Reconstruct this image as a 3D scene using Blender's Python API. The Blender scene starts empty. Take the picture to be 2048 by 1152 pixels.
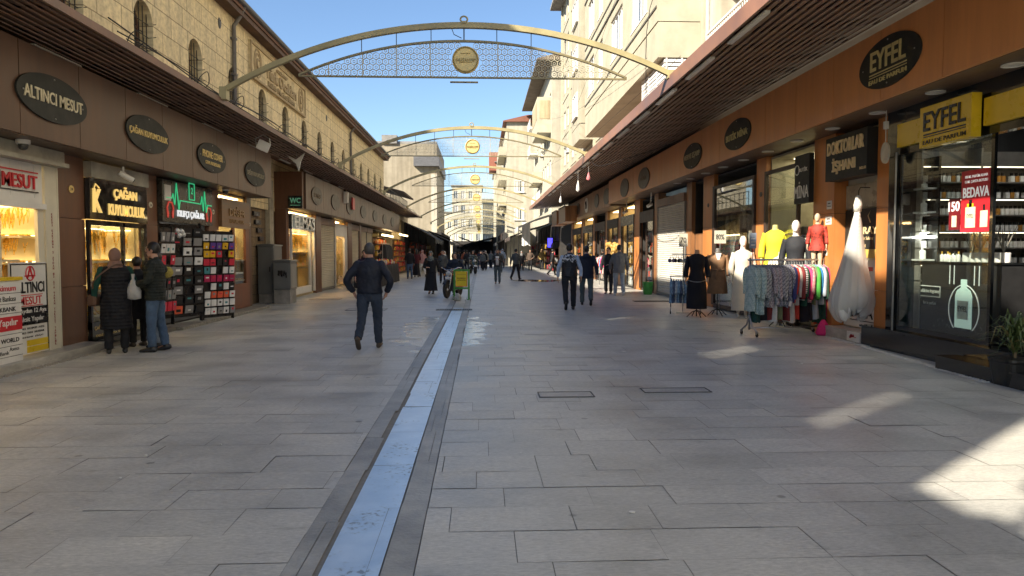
import bpy, bmesh, math, random
from mathutils import Vector, Matrix
R_ = math.radians
rnd = random.Random(7)
S = bpy.context.scene
COL = S.collection
# ---------------------------------------------------------------- camera
cd = bpy.data.cameras.new('camera'); cam = bpy.data.objects.new('camera', cd); COL.objects.link(cam)
cd.sensor_width = 36.0; cd.lens = 1450.0/2048*36; cd.clip_start = 0.05; cd.clip_end = 2000
cam.location = (0, 0, 1.6)
cam.rotation_euler = (R_(90-2.803), 0, R_(-2.448))
S.camera = cam
# ---------------------------------------------------------------- light
SUN_EL, SUN_AZ = R_(34.6), R_(230)          # azimuth clockwise from +Y
w = bpy.data.worlds.new('World'); S.world = w; w.use_nodes = True
nt = w.node_tree; bg = nt.nodes['Background']
sky = nt.nodes.new('ShaderNodeTexSky'); sky.sky_type = 'NISHITA'; sky.sun_disc = False
sky.sun_elevation = SUN_EL; sky.sun_rotation = SUN_AZ
sky.air_density = 1.0; sky.dust_density = 0.2; sky.ozone_density = 4.0
nt.links.new(sky.outputs[0], bg.inputs[0]); bg.inputs[1].default_value = 0.069
sl = bpy.data.lights.new('sun', 'SUN'); sl.energy = 4.1; sl.angle = R_(0.55); sl.color = (1, .895, .73)
so = bpy.data.objects.new('sun', sl); COL.objects.link(so)
sd = Vector((math.sin(SUN_AZ)*math.cos(SUN_EL), math.cos(SUN_AZ)*math.cos(SUN_EL), math.sin(SUN_EL)))
so.rotation_euler = sd.to_track_quat('Z', 'Y').to_euler(); so.location = (-30, -20, 40)
S.view_settings.view_transform = 'Standard'; S.view_settings.look = 'None'
S.view_settings.exposure = 1.55; S.view_settings.gamma = 1
S.render.engine = 'CYCLES'
S.cycles.max_bounces = 8; S.cycles.diffuse_bounces = 6; S.cycles.transparent_max_bounces = 12
S.cycles.sample_clamp_indirect = 6

# ---------------------------------------------------------------- measured planes of the street
def L(x, y, D):            # point on the left-hand plane X = -D
    k = D/(962.0-x); return (-D, 1450*k, 1.6+(505-y)*k)
def Rr(x, y, D):           # point on the right-hand plane X = D
    k = D/(x-962.0); return (D, 1450*k, 1.6+(505-y)*k)
def LY(x, D): return 1450*D/(962.0-x)
def RY(x, D): return 1450*D/(x-962.0)
def G(x, y):               # point on the ground
    Y = 1450*1.6/(y-505.0); return ((x-962.0)/1450*Y, Y, 0.0)
# ---------------------------------------------------------------- helpers
def hx(s):
    s = s.lstrip('#'); v = [int(s[i:i+2], 16)/255 for i in (0, 2, 4)]
    return tuple(c/12.92 if c <= .04045 else ((c+.055)/1.055)**2.4 for c in v)
MC = {}
def newmat(name):
    m = bpy.data.materials.new(name); m.use_nodes = True
    return m, m.node_tree, m.node_tree.nodes['Principled BSDF']
def N(nt, t, **k):
    n = nt.nodes.new(t)
    for a, b in k.items(): setattr(n, a, b)
    return n
def ramp(nt, src, stops):
    r = N(nt, 'ShaderNodeValToRGB'); nt.links.new(src, r.inputs[0])
    e = r.color_ramp.elements
    while len(e) < len(stops): e.new(.5)
    for i, (p, c) in enumerate(stops):
        e[i].position = p; e[i].color = tuple(c)+(1,) if len(c) == 3 else c
    return r
def mix(nt, a, b, fac, mode='MIX'):
    m = N(nt, 'ShaderNodeMix', data_type='RGBA', blend_type=mode)
    for s, v in ((0, fac), (6, a), (7, b)):
        if hasattr(v, 'is_linked') or hasattr(v, 'links'): nt.links.new(v, m.inputs[s])
        else: m.inputs[s].default_value = v if s == 0 else tuple(v)+((1,) if len(v) == 3 else ())
    return m.outputs[2]
def mat(name, col, rough=.55, metal=0, var=.18, vs=6, bump=0, bs=30, emit=0, spec=.5, coat=0, st=(1, 1, 1), dirt=0):
    if name in MC: return MC[name]
    if isinstance(col, str): col = hx(col)
    m, nt, b = newmat(name); MC[name] = m
    tc = N(nt, 'ShaderNodeTexCoord'); mp = N(nt, 'ShaderNodeMapping'); mp.inputs['Scale'].default_value = st
    nt.links.new(tc.outputs['Object'], mp.inputs[0])
    no = N(nt, 'ShaderNodeTexNoise'); no.inputs['Scale'].default_value = vs; no.inputs['Detail'].default_value = 6
    no.inputs['Roughness'].default_value = .65
    nt.links.new(mp.outputs[0], no.inputs[0])
    lo = tuple(c*(1-var) for c in col); hi = tuple(min(1, c*(1+var)) for c in col)
    r = ramp(nt, no.outputs[0], [(.3, lo), (.7, hi)])
    src = r.outputs[0]
    if dirt:
        n2 = N(nt, 'ShaderNodeTexNoise'); n2.inputs['Scale'].default_value = vs*.22; n2.inputs['Detail'].default_value = 8
        nt.links.new(mp.outputs[0], n2.inputs[0])
        r2 = ramp(nt, n2.outputs[0], [(.42, (1-dirt,)*3), (.62, (1, 1, 1))])
        src = mix(nt, src, r2.outputs[0], 1.0, 'MULTIPLY')
    nt.links.new(src, b.inputs['Base Color'])
    rr = ramp(nt, no.outputs[0], [(.3, (max(0, rough-.08),)*3), (.7, (min(1, rough+.08),)*3)])
    nt.links.new(rr.outputs[0], b.inputs['Roughness'])
    b.inputs['Metallic'].default_value = metal; b.inputs['Specular IOR Level'].default_value = spec
    b.inputs['Coat Weight'].default_value = coat
    if bump:
        n3 = N(nt, 'ShaderNodeTexNoise'); n3.inputs['Scale'].default_value = bs; n3.inputs['Detail'].default_value = 4
        nt.links.new(mp.outputs[0], n3.inputs[0])
        bp = N(nt, 'ShaderNodeBump'); bp.inputs['Strength'].default_value = bump; bp.inputs['Distance'].default_value = .02
        nt.links.new(n3.outputs[0], bp.inputs['Height']); nt.links.new(bp.outputs[0], b.inputs['Normal'])
    if emit:
        nt.links.new(src, b.inputs['Emission Color']); b.inputs['Emission Strength'].default_value = emit
    return m
def glass(name='window_glass', tint=(.93, .96, .95), refl=.8, base=.03):
    if name in MC: return MC[name]
    m = bpy.data.materials.new(name); m.use_nodes = True; nt = m.node_tree; nt.nodes.clear(); MC[name] = m
    o = N(nt, 'ShaderNodeOutputMaterial'); t = N(nt, 'ShaderNodeBsdfTransparent'); g = N(nt, 'ShaderNodeBsdfGlossy')
    t.inputs[0].default_value = tint+(1,); g.inputs['Roughness'].default_value = .015
    lw = N(nt, 'ShaderNodeLayerWeight'); fr = N(nt, 'ShaderNodeMath', operation='POWER'); fr.inputs[1].default_value = 4.0
    nt.links.new(lw.outputs['Facing'], fr.inputs[0])
    ma = N(nt, 'ShaderNodeMath', operation='MULTIPLY_ADD'); ma.inputs[1].default_value = refl; ma.inputs[2].default_value = base
    nt.links.new(fr.outputs[0], ma.inputs[0])
    mx = N(nt, 'ShaderNodeMixShader'); nt.links.new(ma.outputs[0], mx.inputs[0])
    nt.links.new(t.outputs[0], mx.inputs[1]); nt.links.new(g.outputs[0], mx.inputs[2]); nt.links.new(mx.outputs[0], o.inputs[0])
    return m
def lamp(name, col, strength):
    return mat(name, col, .5, var=.02, emit=strength)

class MB:
    def __init__(s): s.v = []; s.f = []; s.m = []; s.T = None
    def add(s, vs, fs, m=0):
        o = len(s.v)
        if s.T is not None: vs = [tuple(s.T @ Vector(p)) for p in vs]
        s.v += [tuple(p) for p in vs]; s.f += [tuple(i+o for i in f) for f in fs]; s.m += [m]*len(fs)
        return s
    def box(s, x0, x1, y0, y1, z0, z1, m=0):
        if x0 > x1: x0, x1 = x1, x0
        if y0 > y1: y0, y1 = y1, y0
        if z0 > z1: z0, z1 = z1, z0
        return s.add([(x0,y0,z0),(x1,y0,z0),(x1,y1,z0),(x0,y1,z0),(x0,y0,z1),(x1,y0,z1),(x1,y1,z1),(x0,y1,z1)],
              [(0,3,2,1),(4,5,6,7),(0,1,5,4),(1,2,6,5),(2,3,7,6),(3,0,4,7)], m)
    def cbox(s, c, d, rot=None, m=0):      # centred box, optional rotation matrix
        Mx = rot if rot is not None else Matrix.Identity(3)
        vs = []
        for z in (-.5, .5):
            for x, y in ((-.5,-.5),(.5,-.5),(.5,.5),(-.5,.5)):
                vs.append(tuple(Vector(c)+Mx @ Vector((x*d[0], y*d[1], z*d[2]))))
        return s.add(vs, [(0,3,2,1),(4,5,6,7),(0,1,5,4),(1,2,6,5),(2,3,7,6),(3,0,4,7)], m)
    def quad(s, a, b, c, d, m=0): return s.add([a, b, c, d], [(0,1,2,3)], m)
    def prism(s, poly, ax, t0, t1, m=0):   # 2-D polygon extruded along axis ax ('x','y','z')
        def P(u, v, t): return (t,u,v) if ax == 'x' else (u,t,v) if ax == 'y' else (u,v,t)
        n = len(poly); vs = [P(u,v,t0) for u,v in poly]+[P(u,v,t1) for u,v in poly]
        fs = [tuple(range(n-1,-1,-1)), tuple(range(n,2*n))]+[(i,(i+1)%n,n+(i+1)%n,n+i) for i in range(n)]
        return s.add(vs, fs, m)
    def tube(s, pts, r, n=8, m=0, cap=True, flat=1.0):
        pts = [Vector(p) for p in pts]; k = len(pts)
        rs = r if isinstance(r, (list, tuple)) else [r]*k
        vs = []; ref = None
        for i, p in enumerate(pts):
            t = (pts[min(i+1,k-1)]-pts[max(i-1,0)])
            t = t.normalized() if t.length > 1e-9 else Vector((0,0,1))
            if ref is None:
                ref = Vector((0,0,1)) if abs(t.z) < .9 else Vector((1,0,0))
            a = (ref-t*ref.dot(t)).normalized(); bb = t.cross(a); ref = a
            q = rs[i]; qa, qb = q if isinstance(q, (list, tuple)) else (q, q*flat)
            for j in range(n):
                th = 2*math.pi*j/n
                vs.append(tuple(p+a*math.cos(th)*qa+bb*math.sin(th)*qb))
        fs = [(i*n+j, i*n+(j+1)%n, (i+1)*n+(j+1)%n, (i+1)*n+j) for i in range(k-1) for j in range(n)]
        if cap: fs += [tuple(range(n-1,-1,-1)), tuple(range((k-1)*n, k*n))]
        return s.add(vs, fs, m)
    def lathe(s, prof, c=(0,0,0), n=20, m=0, ax='z', sx=1, sy=1):
        vs = []; k = len(prof)
        for r, z in prof:
            for j in range(n):
                th = 2*math.pi*j/n; u, v = r*math.cos(th)*sx, r*math.sin(th)*sy
                p = (u,v,z) if ax == 'z' else (u,z,v) if ax == 'y' else (z,u,v)
                vs.append((p[0]+c[0], p[1]+c[1], p[2]+c[2]))
        fs = [(i*n+j, i*n+(j+1)%n, (i+1)*n+(j+1)%n, (i+1)*n+j) for i in range(k-1) for j in range(n)]
        fs += [tuple(range(n-1,-1,-1)), tuple(range((k-1)*n, k*n))]
        return s.add(vs, fs, m)
    def ball(s, c, r, n=12, m=0, k=8):
        rx, ry, rz = r if isinstance(r, (list, tuple)) else (r, r, r)
        vs = [(c[0], c[1], c[2]-rz)]; fs = []
        for i in range(1, k):
            a = -math.pi/2+math.pi*i/k
            for j in range(n):
                th = 2*math.pi*j/n
                vs.append((c[0]+rx*math.cos(a)*math.cos(th), c[1]+ry*math.cos(a)*math.sin(th), c[2]+rz*math.sin(a)))
        vs.append((c[0], c[1], c[2]+rz)); e = len(vs)-1
        for j in range(n):
            fs.append((0, 1+(j+1)%n, 1+j)); fs.append((e, 1+(k-2)*n+j, 1+(k-2)*n+(j+1)%n))
            for i in range(k-2): fs.append((1+i*n+j, 1+i*n+(j+1)%n, 1+(i+1)*n+(j+1)%n, 1+(i+1)*n+j))
        return s.add(vs, fs, m)
    def rings(s, rr, n=16, m=0, power=2.0):      # horizontal loft: (cx, cy, z, rx, ry)
        vs = []; k = len(rr)
        for cx, cy, z, rx, ry in rr:
            for j in range(n):
                th = 2*math.pi*j/n; c, q = math.cos(th), math.sin(th)
                vs.append((cx+rx*math.copysign(abs(c)**(2/power), c), cy+ry*math.copysign(abs(q)**(2/power), q), z))
        fs = [(i*n+j, i*n+(j+1)%n, (i+1)*n+(j+1)%n, (i+1)*n+j) for i in range(k-1) for j in range(n)]
        fs += [tuple(range(n-1,-1,-1)), tuple(range((k-1)*n, k*n))]
        return s.add(vs, fs, m)
    def build(s, name, mats, parent=None, smooth=False, loc=None, angle=None):
        me = bpy.data.meshes.new(name); me.from_pydata(s.v, [], s.f)
        for mm in (mats if isinstance(mats, (list, tuple)) else [mats]): me.materials.append(mm)
        if any(s.m): me.polygons.foreach_set('material_index', s.m)
        if smooth:
            me.polygons.foreach_set('use_smooth', [True]*len(s.f))
        me.update()
        if smooth and angle:
            try: me.set_sharp_from_angle(angle=R_(angle))
            except Exception: pass
        o = bpy.data.objects.new(name, me); COL.objects.link(o)
        if parent is not None: o.parent = parent
        if loc is not None: o.location = loc
        return o
def tag(o, label=None, cat=None, group=None, kind=None):
    if label: o['label'] = label
    if cat: o['category'] = cat
    if group: o['group'] = group
    if kind: o['kind'] = kind
    return o
def thing(name, label, cat, loc=(0,0,0), rz=0, group=None):
    o = bpy.data.objects.new(name, None); COL.objects.link(o); o.location = loc; o.rotation_euler = (0,0,rz)
    o.empty_display_size = .1
    return tag(o, label, cat, group)
KIDS = {}
def copy_tree(o, parent=None):
    kids = [c for c in bpy.data.objects if c.parent == o]
    c = o.copy(); COL.objects.link(c)
    if parent is not None: c.parent = parent
    for k in kids: copy_tree(k, c)
    return c
def mod_remesh(o, voxel, smooth=4):
    r = o.modifiers.new('remesh', 'REMESH'); r.mode = 'VOXEL'; r.voxel_size = voxel; r.use_smooth_shade = True
    if smooth:
        q = o.modifiers.new('smooth', 'SMOOTH'); q.iterations = smooth; q.factor = .5
    return o
TX = {}
def _txt(sx, bold, lsp):
    k = (sx, bold, lsp)
    if k in TX: return TX[k]
    cu = bpy.data.curves.new('lettering', 'FONT'); cu.body = sx; cu.size = 1; cu.offset = bold; cu.extrude = .5
    cu.space_character = lsp; cu.resolution_u = 3; cu.align_x = 'CENTER'
    ob = bpy.data.objects.new('lettering', cu); COL.objects.link(ob)
    me = ob.to_mesh(); vs = [tuple(v.co) for v in me.vertices]; fs = [tuple(p.vertices) for p in me.polygons]
    ob.to_mesh_clear(); bpy.data.objects.remove(ob); bpy.data.curves.remove(cu)
    xs = [v[0] for v in vs] or [0, 1]; ys = [v[1] for v in vs] or [0, 1]
    x0, x1, y0, y1 = min(xs), max(xs), min(ys), max(ys)
    vs = [((x-x0)/(x1-x0)-.5, (y-y0)/(y1-y0)-.5, z+.5) for x, y, z in vs]
    TX[k] = (vs, fs, (x1-x0)/(y1-y0)); return TX[k]
def text(mb, sx, c, right, up, h, wd=None, depth=.008, m=0, bold=0.0, lsp=1.0):
    """letters standing on the plane through c, at height h and (if given) total width wd"""
    vs, fs, asp = _txt(sx, bold, lsp)
    wd = wd or h*asp
    c, right, up = Vector(c), Vector(right).normalized(), Vector(up).normalized(); nn = right.cross(up)
    return mb.add([tuple(c+right*x*wd+up*y*h+nn*z*depth) for x, y, z in vs], fs, m)
LR, RR, UP = (0,1,0), (0,-1,0), (0,0,1)      # reading direction on the left and on the right side
FR = (1,0,0)                                  # facing the camera
def ellipse(a, b, n=40): return [(a*math.cos(2*math.pi*i/n), b*math.sin(2*math.pi*i/n)) for i in range(n)]
def cr(pts, sub=4):                           # catmull-rom on tuples of any length
    out = []; n = len(pts)
    for i in range(n-1):
        p0, p1, p2, p3 = pts[max(i-1,0)], pts[i], pts[i+1], pts[min(i+2,n-1)]
        for k in range(sub):
            t = k/sub
            out.append(tuple(.5*(2*b+(c-a)*t+(2*a-5*b+4*c-d)*t*t+(-a+3*b-3*c+d)*t**3) for a, b, c, d in zip(p0,p1,p2,p3)))
    out.append(tuple(pts[-1])); return out
# ---------------------------------------------------------------- surface materials
def paver_mat():
    m, nt, b = newmat('basalt_pavers')
    tc = N(nt, 'ShaderNodeTexCoord'); ge = N(nt, 'ShaderNodeNewGeometry')
    r0 = ramp(nt, ge.outputs['Random Per Island'], [(0, (.43,.432,.41)), (.35, (.46,.46,.434)), (.7, (.475,.473,.445)), (1, (.51,.507,.475))])
    n1 = N(nt, 'ShaderNodeTexNoise'); n1.inputs['Scale'].default_value = 38; n1.inputs['Detail'].default_value = 8; n1.inputs['Roughness'].default_value = .75
    mp = N(nt, 'ShaderNodeMapping'); mp.inputs['Scale'].default_value = (.55, 1.6, 1); nt.links.new(tc.outputs['Object'], mp.inputs[0]); nt.links.new(mp.outputs[0], n1.inputs[0])
    c1 = mix(nt, r0.outputs[0], ramp(nt, n1.outputs[0], [(.3, (.72,.72,.72)), (.7, (1.25,1.24,1.22))]).outputs[0], 1, 'MULTIPLY')
    n2 = N(nt, 'ShaderNodeTexNoise'); n2.inputs['Scale'].default_value = .9; n2.inputs['Detail'].default_value = 9; n2.inputs['Roughness'].default_value = .6; nt.links.new(tc.outputs['Object'], n2.inputs[0])
    c2 = mix(nt, c1, ramp(nt, n2.outputs[0], [(.36, (.78,.79,.80)), (.5, (1,1,1)), (.66, (1.14,1.12,1.08))]).outputs[0], 1, 'MULTIPLY')
    # dark gum and oil spots
    vo = N(nt, 'ShaderNodeTexVoronoi'); vo.inputs['Scale'].default_value = 1.35; nt.links.new(tc.outputs['Object'], vo.inputs[0])
    c3 = mix(nt, c2, ramp(nt, vo.outputs['Distance'], [(.035, (.5,.5,.5)), (.05, (1,1,1))]).outputs[0], .8, 'MULTIPLY')
    v2 = N(nt, 'ShaderNodeTexVoronoi'); v2.inputs['Scale'].default_value = 2.7; nt.links.new(tc.outputs['Object'], v2.inputs[0])
    c4 = mix(nt, c3, ramp(nt, v2.outputs['Distance'], [(.016, (1.9,1.9,1.85)), (.024, (1,1,1))]).outputs[0], .55, 'MULTIPLY')
    n5 = N(nt, 'ShaderNodeTexNoise'); n5.inputs['Scale'].default_value = 300; nt.links.new(tc.outputs['Object'], n5.inputs[0])
    c5 = mix(nt, c4, ramp(nt, n5.outputs[0], [(.66, (1,1,1)), (.74, (1.7,1.7,1.68))]).outputs[0], .6, 'MULTIPLY')
    n7 = N(nt, 'ShaderNodeTexNoise'); n7.inputs['Scale'].default_value = 4.2; n7.inputs['Detail'].default_value = 10; n7.inputs['Roughness'].default_value = .7; nt.links.new(mp.outputs[0], n7.inputs[0])
    c5 = mix(nt, c5, ramp(nt, n7.outputs[0], [(.28, (.62,.62,.61)), (.4, (.94,.94,.94)), (.6, (1,1,1)), (.72, (1.12,1.11,1.09))]).outputs[0], 1, 'MULTIPLY')
    # wet film round the end of the drain, reflected sky painted in pale blue
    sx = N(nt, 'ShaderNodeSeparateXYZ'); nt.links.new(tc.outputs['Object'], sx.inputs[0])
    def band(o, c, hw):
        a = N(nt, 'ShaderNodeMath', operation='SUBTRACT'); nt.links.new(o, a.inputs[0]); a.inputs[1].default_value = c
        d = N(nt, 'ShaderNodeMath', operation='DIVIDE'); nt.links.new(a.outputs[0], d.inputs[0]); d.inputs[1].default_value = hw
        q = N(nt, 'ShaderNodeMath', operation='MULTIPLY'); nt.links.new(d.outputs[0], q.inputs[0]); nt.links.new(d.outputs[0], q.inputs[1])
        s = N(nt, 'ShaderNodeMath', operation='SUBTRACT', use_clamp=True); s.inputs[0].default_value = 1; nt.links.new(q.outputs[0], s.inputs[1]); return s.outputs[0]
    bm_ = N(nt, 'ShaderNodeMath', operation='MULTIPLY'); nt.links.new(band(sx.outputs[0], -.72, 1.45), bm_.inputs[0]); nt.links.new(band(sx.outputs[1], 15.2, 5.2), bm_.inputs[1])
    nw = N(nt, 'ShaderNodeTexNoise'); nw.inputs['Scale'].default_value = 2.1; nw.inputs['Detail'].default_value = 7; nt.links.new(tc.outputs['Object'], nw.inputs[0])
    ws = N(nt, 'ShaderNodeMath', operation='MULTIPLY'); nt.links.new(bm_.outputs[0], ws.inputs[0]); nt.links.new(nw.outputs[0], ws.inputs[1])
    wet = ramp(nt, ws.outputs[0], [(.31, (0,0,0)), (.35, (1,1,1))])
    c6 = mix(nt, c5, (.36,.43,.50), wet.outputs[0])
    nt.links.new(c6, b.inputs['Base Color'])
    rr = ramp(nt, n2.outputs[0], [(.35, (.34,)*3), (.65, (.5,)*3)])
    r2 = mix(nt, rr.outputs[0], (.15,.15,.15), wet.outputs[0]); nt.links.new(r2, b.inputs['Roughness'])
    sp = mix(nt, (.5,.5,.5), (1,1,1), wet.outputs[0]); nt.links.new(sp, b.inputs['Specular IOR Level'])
    bp = N(nt, 'ShaderNodeBump'); bp.inputs['Strength'].default_value = .22; bp.inputs['Distance'].default_value = .01
    nt.links.new(n1.outputs[0], bp.inputs['Height']); nt.links.new(bp.outputs[0], b.inputs['Normal'])
    return m
def wet_sky_slab_mat():
    m, nt, b = newmat('wet_slab_sky_tint')
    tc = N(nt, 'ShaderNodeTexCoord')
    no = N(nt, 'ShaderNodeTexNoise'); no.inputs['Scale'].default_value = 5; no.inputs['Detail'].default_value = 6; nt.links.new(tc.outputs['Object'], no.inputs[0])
    r = ramp(nt, no.outputs[0], [(.3, (.34,.47,.62)), (.7, (.52,.64,.77))])  # blue of the reflected sky painted into the base colour
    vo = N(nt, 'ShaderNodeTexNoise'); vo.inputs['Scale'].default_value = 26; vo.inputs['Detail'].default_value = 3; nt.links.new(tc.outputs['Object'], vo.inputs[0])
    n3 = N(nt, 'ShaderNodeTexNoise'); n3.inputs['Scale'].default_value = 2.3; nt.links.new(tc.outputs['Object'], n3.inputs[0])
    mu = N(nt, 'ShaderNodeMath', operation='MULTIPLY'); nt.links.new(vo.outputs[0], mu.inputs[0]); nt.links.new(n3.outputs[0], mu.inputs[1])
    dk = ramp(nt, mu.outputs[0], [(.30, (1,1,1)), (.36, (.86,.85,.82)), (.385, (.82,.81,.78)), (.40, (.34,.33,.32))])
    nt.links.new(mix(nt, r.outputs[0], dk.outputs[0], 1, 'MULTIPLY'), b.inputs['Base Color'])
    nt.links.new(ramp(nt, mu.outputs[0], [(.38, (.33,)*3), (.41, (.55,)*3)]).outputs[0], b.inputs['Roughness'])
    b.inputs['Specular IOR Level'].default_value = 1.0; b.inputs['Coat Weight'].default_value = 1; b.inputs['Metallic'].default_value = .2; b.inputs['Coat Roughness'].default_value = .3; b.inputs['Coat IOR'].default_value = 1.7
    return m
def wall_stone(name, a, b_, mort, bw, bh, ax='yz', streak=.5):
    m, nt, b = newmat(name); tc = N(nt, 'ShaderNodeTexCoord'); sx = N(nt, 'ShaderNodeSeparateXYZ'); cb = N(nt, 'ShaderNodeCombineXYZ')
    nt.links.new(tc.outputs['Object'], sx.inputs[0])
    nt.links.new(sx.outputs[1 if ax == 'yz' else 0], cb.inputs[0]); nt.links.new(sx.outputs[2], cb.inputs[1])
    br = N(nt, 'ShaderNodeTexBrick'); br.inputs['Scale'].default_value = 1; br.inputs['Brick Width'].default_value = bw; br.inputs['Row Height'].default_value = bh
    br.inputs['Mortar Size'].default_value = .013; br.inputs['Mortar Smooth'].default_value = .4; br.offset_frequency = 2; br.squash = .8; br.squash_frequency = 3
    br.inputs['Color1'].default_value = a+(1,); br.inputs['Color2'].default_value = b_+(1,); br.inputs['Mortar'].default_value = mort+(1,)
    n0 = N(nt, 'ShaderNodeTexNoise'); n0.inputs['Scale'].default_value = 3; nt.links.new(cb.outputs[0], n0.inputs[0])
    ma = N(nt, 'ShaderNodeVectorMath', operation='MULTIPLY_ADD'); ma.inputs[1].default_value = (.03,.03,.03); nt.links.new(n0.outputs[1], ma.inputs[0]); nt.links.new(cb.outputs[0], ma.inputs[2])
    nt.links.new(ma.outputs[0], br.inputs[0])
    n1 = N(nt, 'ShaderNodeTexNoise'); n1.inputs['Scale'].default_value = 9; n1.inputs['Detail'].default_value = 9; n1.inputs['Roughness'].default_value = .7; nt.links.new(cb.outputs[0], n1.inputs[0])
    c = mix(nt, br.outputs[0], ramp(nt, n1.outputs[0], [(.3, (.7,.68,.64)), (.7, (1.2,1.2,1.2))]).outputs[0], 1, 'MULTIPLY')
    mp = N(nt, 'ShaderNodeMapping'); mp.inputs['Scale'].default_value = (2.2, .25, 1); nt.links.new(cb.outputs[0], mp.inputs[0])
    n2 = N(nt, 'ShaderNodeTexNoise'); n2.inputs['Scale'].default_value = 1.1; n2.inputs['Detail'].default_value = 6; nt.links.new(mp.outputs[0], n2.inputs[0])
    c = mix(nt, c, ramp(nt, n2.outputs[0], [(.4, (1-streak*.6, 1-streak*.65, 1-streak*.72)), (.6, (1.08,1.06,1.02))]).outputs[0], 1, 'MULTIPLY')
    nt.links.new(c, b.inputs['Base Color']); b.inputs['Roughness'].default_value = .85
    h = mix(nt, ramp(nt, br.outputs['Fac'], [(0, (1,1,1)), (1, (0,0,0))]).outputs[0], n1.outputs[0], .35)
    bp = N(nt, 'ShaderNodeBump'); bp.inputs['Strength'].default_value = .6; bp.inputs['Distance'].default_value = .015
    nt.links.new(h, bp.inputs['Height']); nt.links.new(bp.outputs[0], b.inputs['Normal'])
    return m
def plaster(name, col, streak=.25):
    if name in MC: return MC[name]
    m, nt, b = newmat(name); MC[name] = m; tc = N(nt, 'ShaderNodeTexCoord')
    n1 = N(nt, 'ShaderNodeTexNoise'); n1.inputs['Scale'].default_value = 1.3; n1.inputs['Detail'].default_value = 9; n1.inputs['Roughness'].default_value = .65; nt.links.new(tc.outputs['Object'], n1.inputs[0])
    mp = N(nt, 'ShaderNodeMapping'); mp.inputs['Scale'].default_value = (1.5, 1.5, .12); nt.links.new(tc.outputs['Object'], mp.inputs[0])
    n2 = N(nt, 'ShaderNodeTexNoise'); n2.inputs['Scale'].default_value = 1.6; n2.inputs['Detail'].default_value = 7; nt.links.new(mp.outputs[0], n2.inputs[0])
    c = mix(nt, col, ramp(nt, n1.outputs[0], [(.3, (.82,.81,.79)), (.65, (1.06,1.05,1.03))]).outputs[0], 1, 'MULTIPLY')
    c = mix(nt, c, ramp(nt, n2.outputs[0], [(.38, (1-streak,1-streak*1.08,1-streak*1.2)), (.58, (1,1,1))]).outputs[0], 1, 'MULTIPLY')
    nt.links.new(c, b.inputs['Base Color']); b.inputs['Roughness'].default_value = .8
    n3 = N(nt, 'ShaderNodeTexNoise'); n3.inputs['Scale'].default_value = 60; nt.links.new(tc.outputs['Object'], n3.inputs[0])
    bp = N(nt, 'ShaderNodeBump'); bp.inputs['Strength'].default_value = .15; bp.inputs['Distance'].default_value = .01; nt.links.new(n3.outputs[0], bp.inputs['Height']); nt.links.new(bp.outputs[0], b.inputs['Normal'])
    return m
PAVE = paver_mat()
GROUT = mat('dark_grout', (.235,.225,.205), .9, vs=12)
BROWN = mat('brown_cladding', (.125,.066,.040), .42, var=.22, vs=3, st=(3,3,.5), spec=.5, dirt=.18)
BROWN2 = mat('brown_column_cladding', (.155,.068,.036), .38, var=.18, vs=3, st=(3,3,.5), dirt=.15)
ORANGE = mat('orange_brown_cladding', (.55,.215,.062), .42, var=.08, vs=3, st=(4,4,.35), dirt=.2)
ORANGEF = mat('orange_brown_fascia', (.66,.29,.11), .40, var=.07, vs=3, st=(4,4,.35), dirt=.1)  # column cladding lightened for the fascia, its gloss painted into the colour
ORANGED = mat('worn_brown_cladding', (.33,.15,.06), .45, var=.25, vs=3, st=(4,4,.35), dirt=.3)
DKBROWN = mat('dark_brown_metal', (.05,.030,.022), .5, var=.2, vs=5)
CANOPY = mat('canopy_brown_metal', (.24,.135,.09), .5, var=.25, vs=2.5, dirt=.25)
CANOPY2 = mat('canopy_slat', (.27,.165,.115), .45, var=.3, vs=2.5, st=(6,.6,2), dirt=.2)
RUST = mat('canopy_edge_paint', (.29,.15,.10), .45, var=.2, vs=1.5, dirt=.3)
BLACK = mat('black_paint', (.012,.012,.013), .3, var=.2)
BLKGLOSS = mat('black_gloss_panel', (.008,.009,.010), .12, var=.3, coat=.5)
SIGNBLK = mat('black_sign_face', (.016,.019,.018), .6, var=.15)
WHITE = mat('white_paint', (.74,.73,.70), .45, var=.06, vs=4, dirt=.1)
CREAMP = mat('cream_paint', (.66,.62,.50), .45, var=.06, vs=4, dirt=.1)
SHUT = mat('shutter_cream', (.60,.54,.41), .45, var=.06, vs=3, dirt=.12)
SHUTW = mat('shutter_white', (.66,.65,.60), .45, var=.06, vs=3, dirt=.12)
STEEL = mat('steel', (.45,.45,.45), .35, metal=.9, var=.1)
DKSTEEL = mat('dark_iron', (.03,.027,.025), .55, metal=.3, var=.3, vs=12)
GOLD = mat('gold_metal', (.85,.52,.09), .3, metal=.45, var=.2, vs=20)
GOLDT = mat('gold_letter', (.72,.55,.22), .35, metal=.4, var=.08)
BRASS = mat('brass_paint', (.44,.38,.20), .5, metal=.1, var=.15, vs=3, dirt=.2)
YELLOW = mat('yellow_panel', (.72,.50,.02), .3, var=.06, vs=3, coat=.3)
RED = mat('red_print', (.55,.02,.03), .4, var=.06)
GLASS = glass()
GLASSM = glass('mirror_shop_glass', (.88,.92,.90), 1.3, .05)
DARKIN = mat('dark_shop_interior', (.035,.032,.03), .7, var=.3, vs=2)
CREAMIN = mat('cream_shop_interior', (.55,.47,.30), .6, var=.1, vs=2)
MARBLE = mat('marble_sill', (.52,.50,.45), .35, var=.22, vs=5, st=(3,1,3), dirt=.3)
CONC = mat('concrete', (.28,.27,.25), .85, var=.2, vs=7, bump=.2, dirt=.25)
WARM = lamp('warm_lamp', (1,.74,.36), 4)
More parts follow.
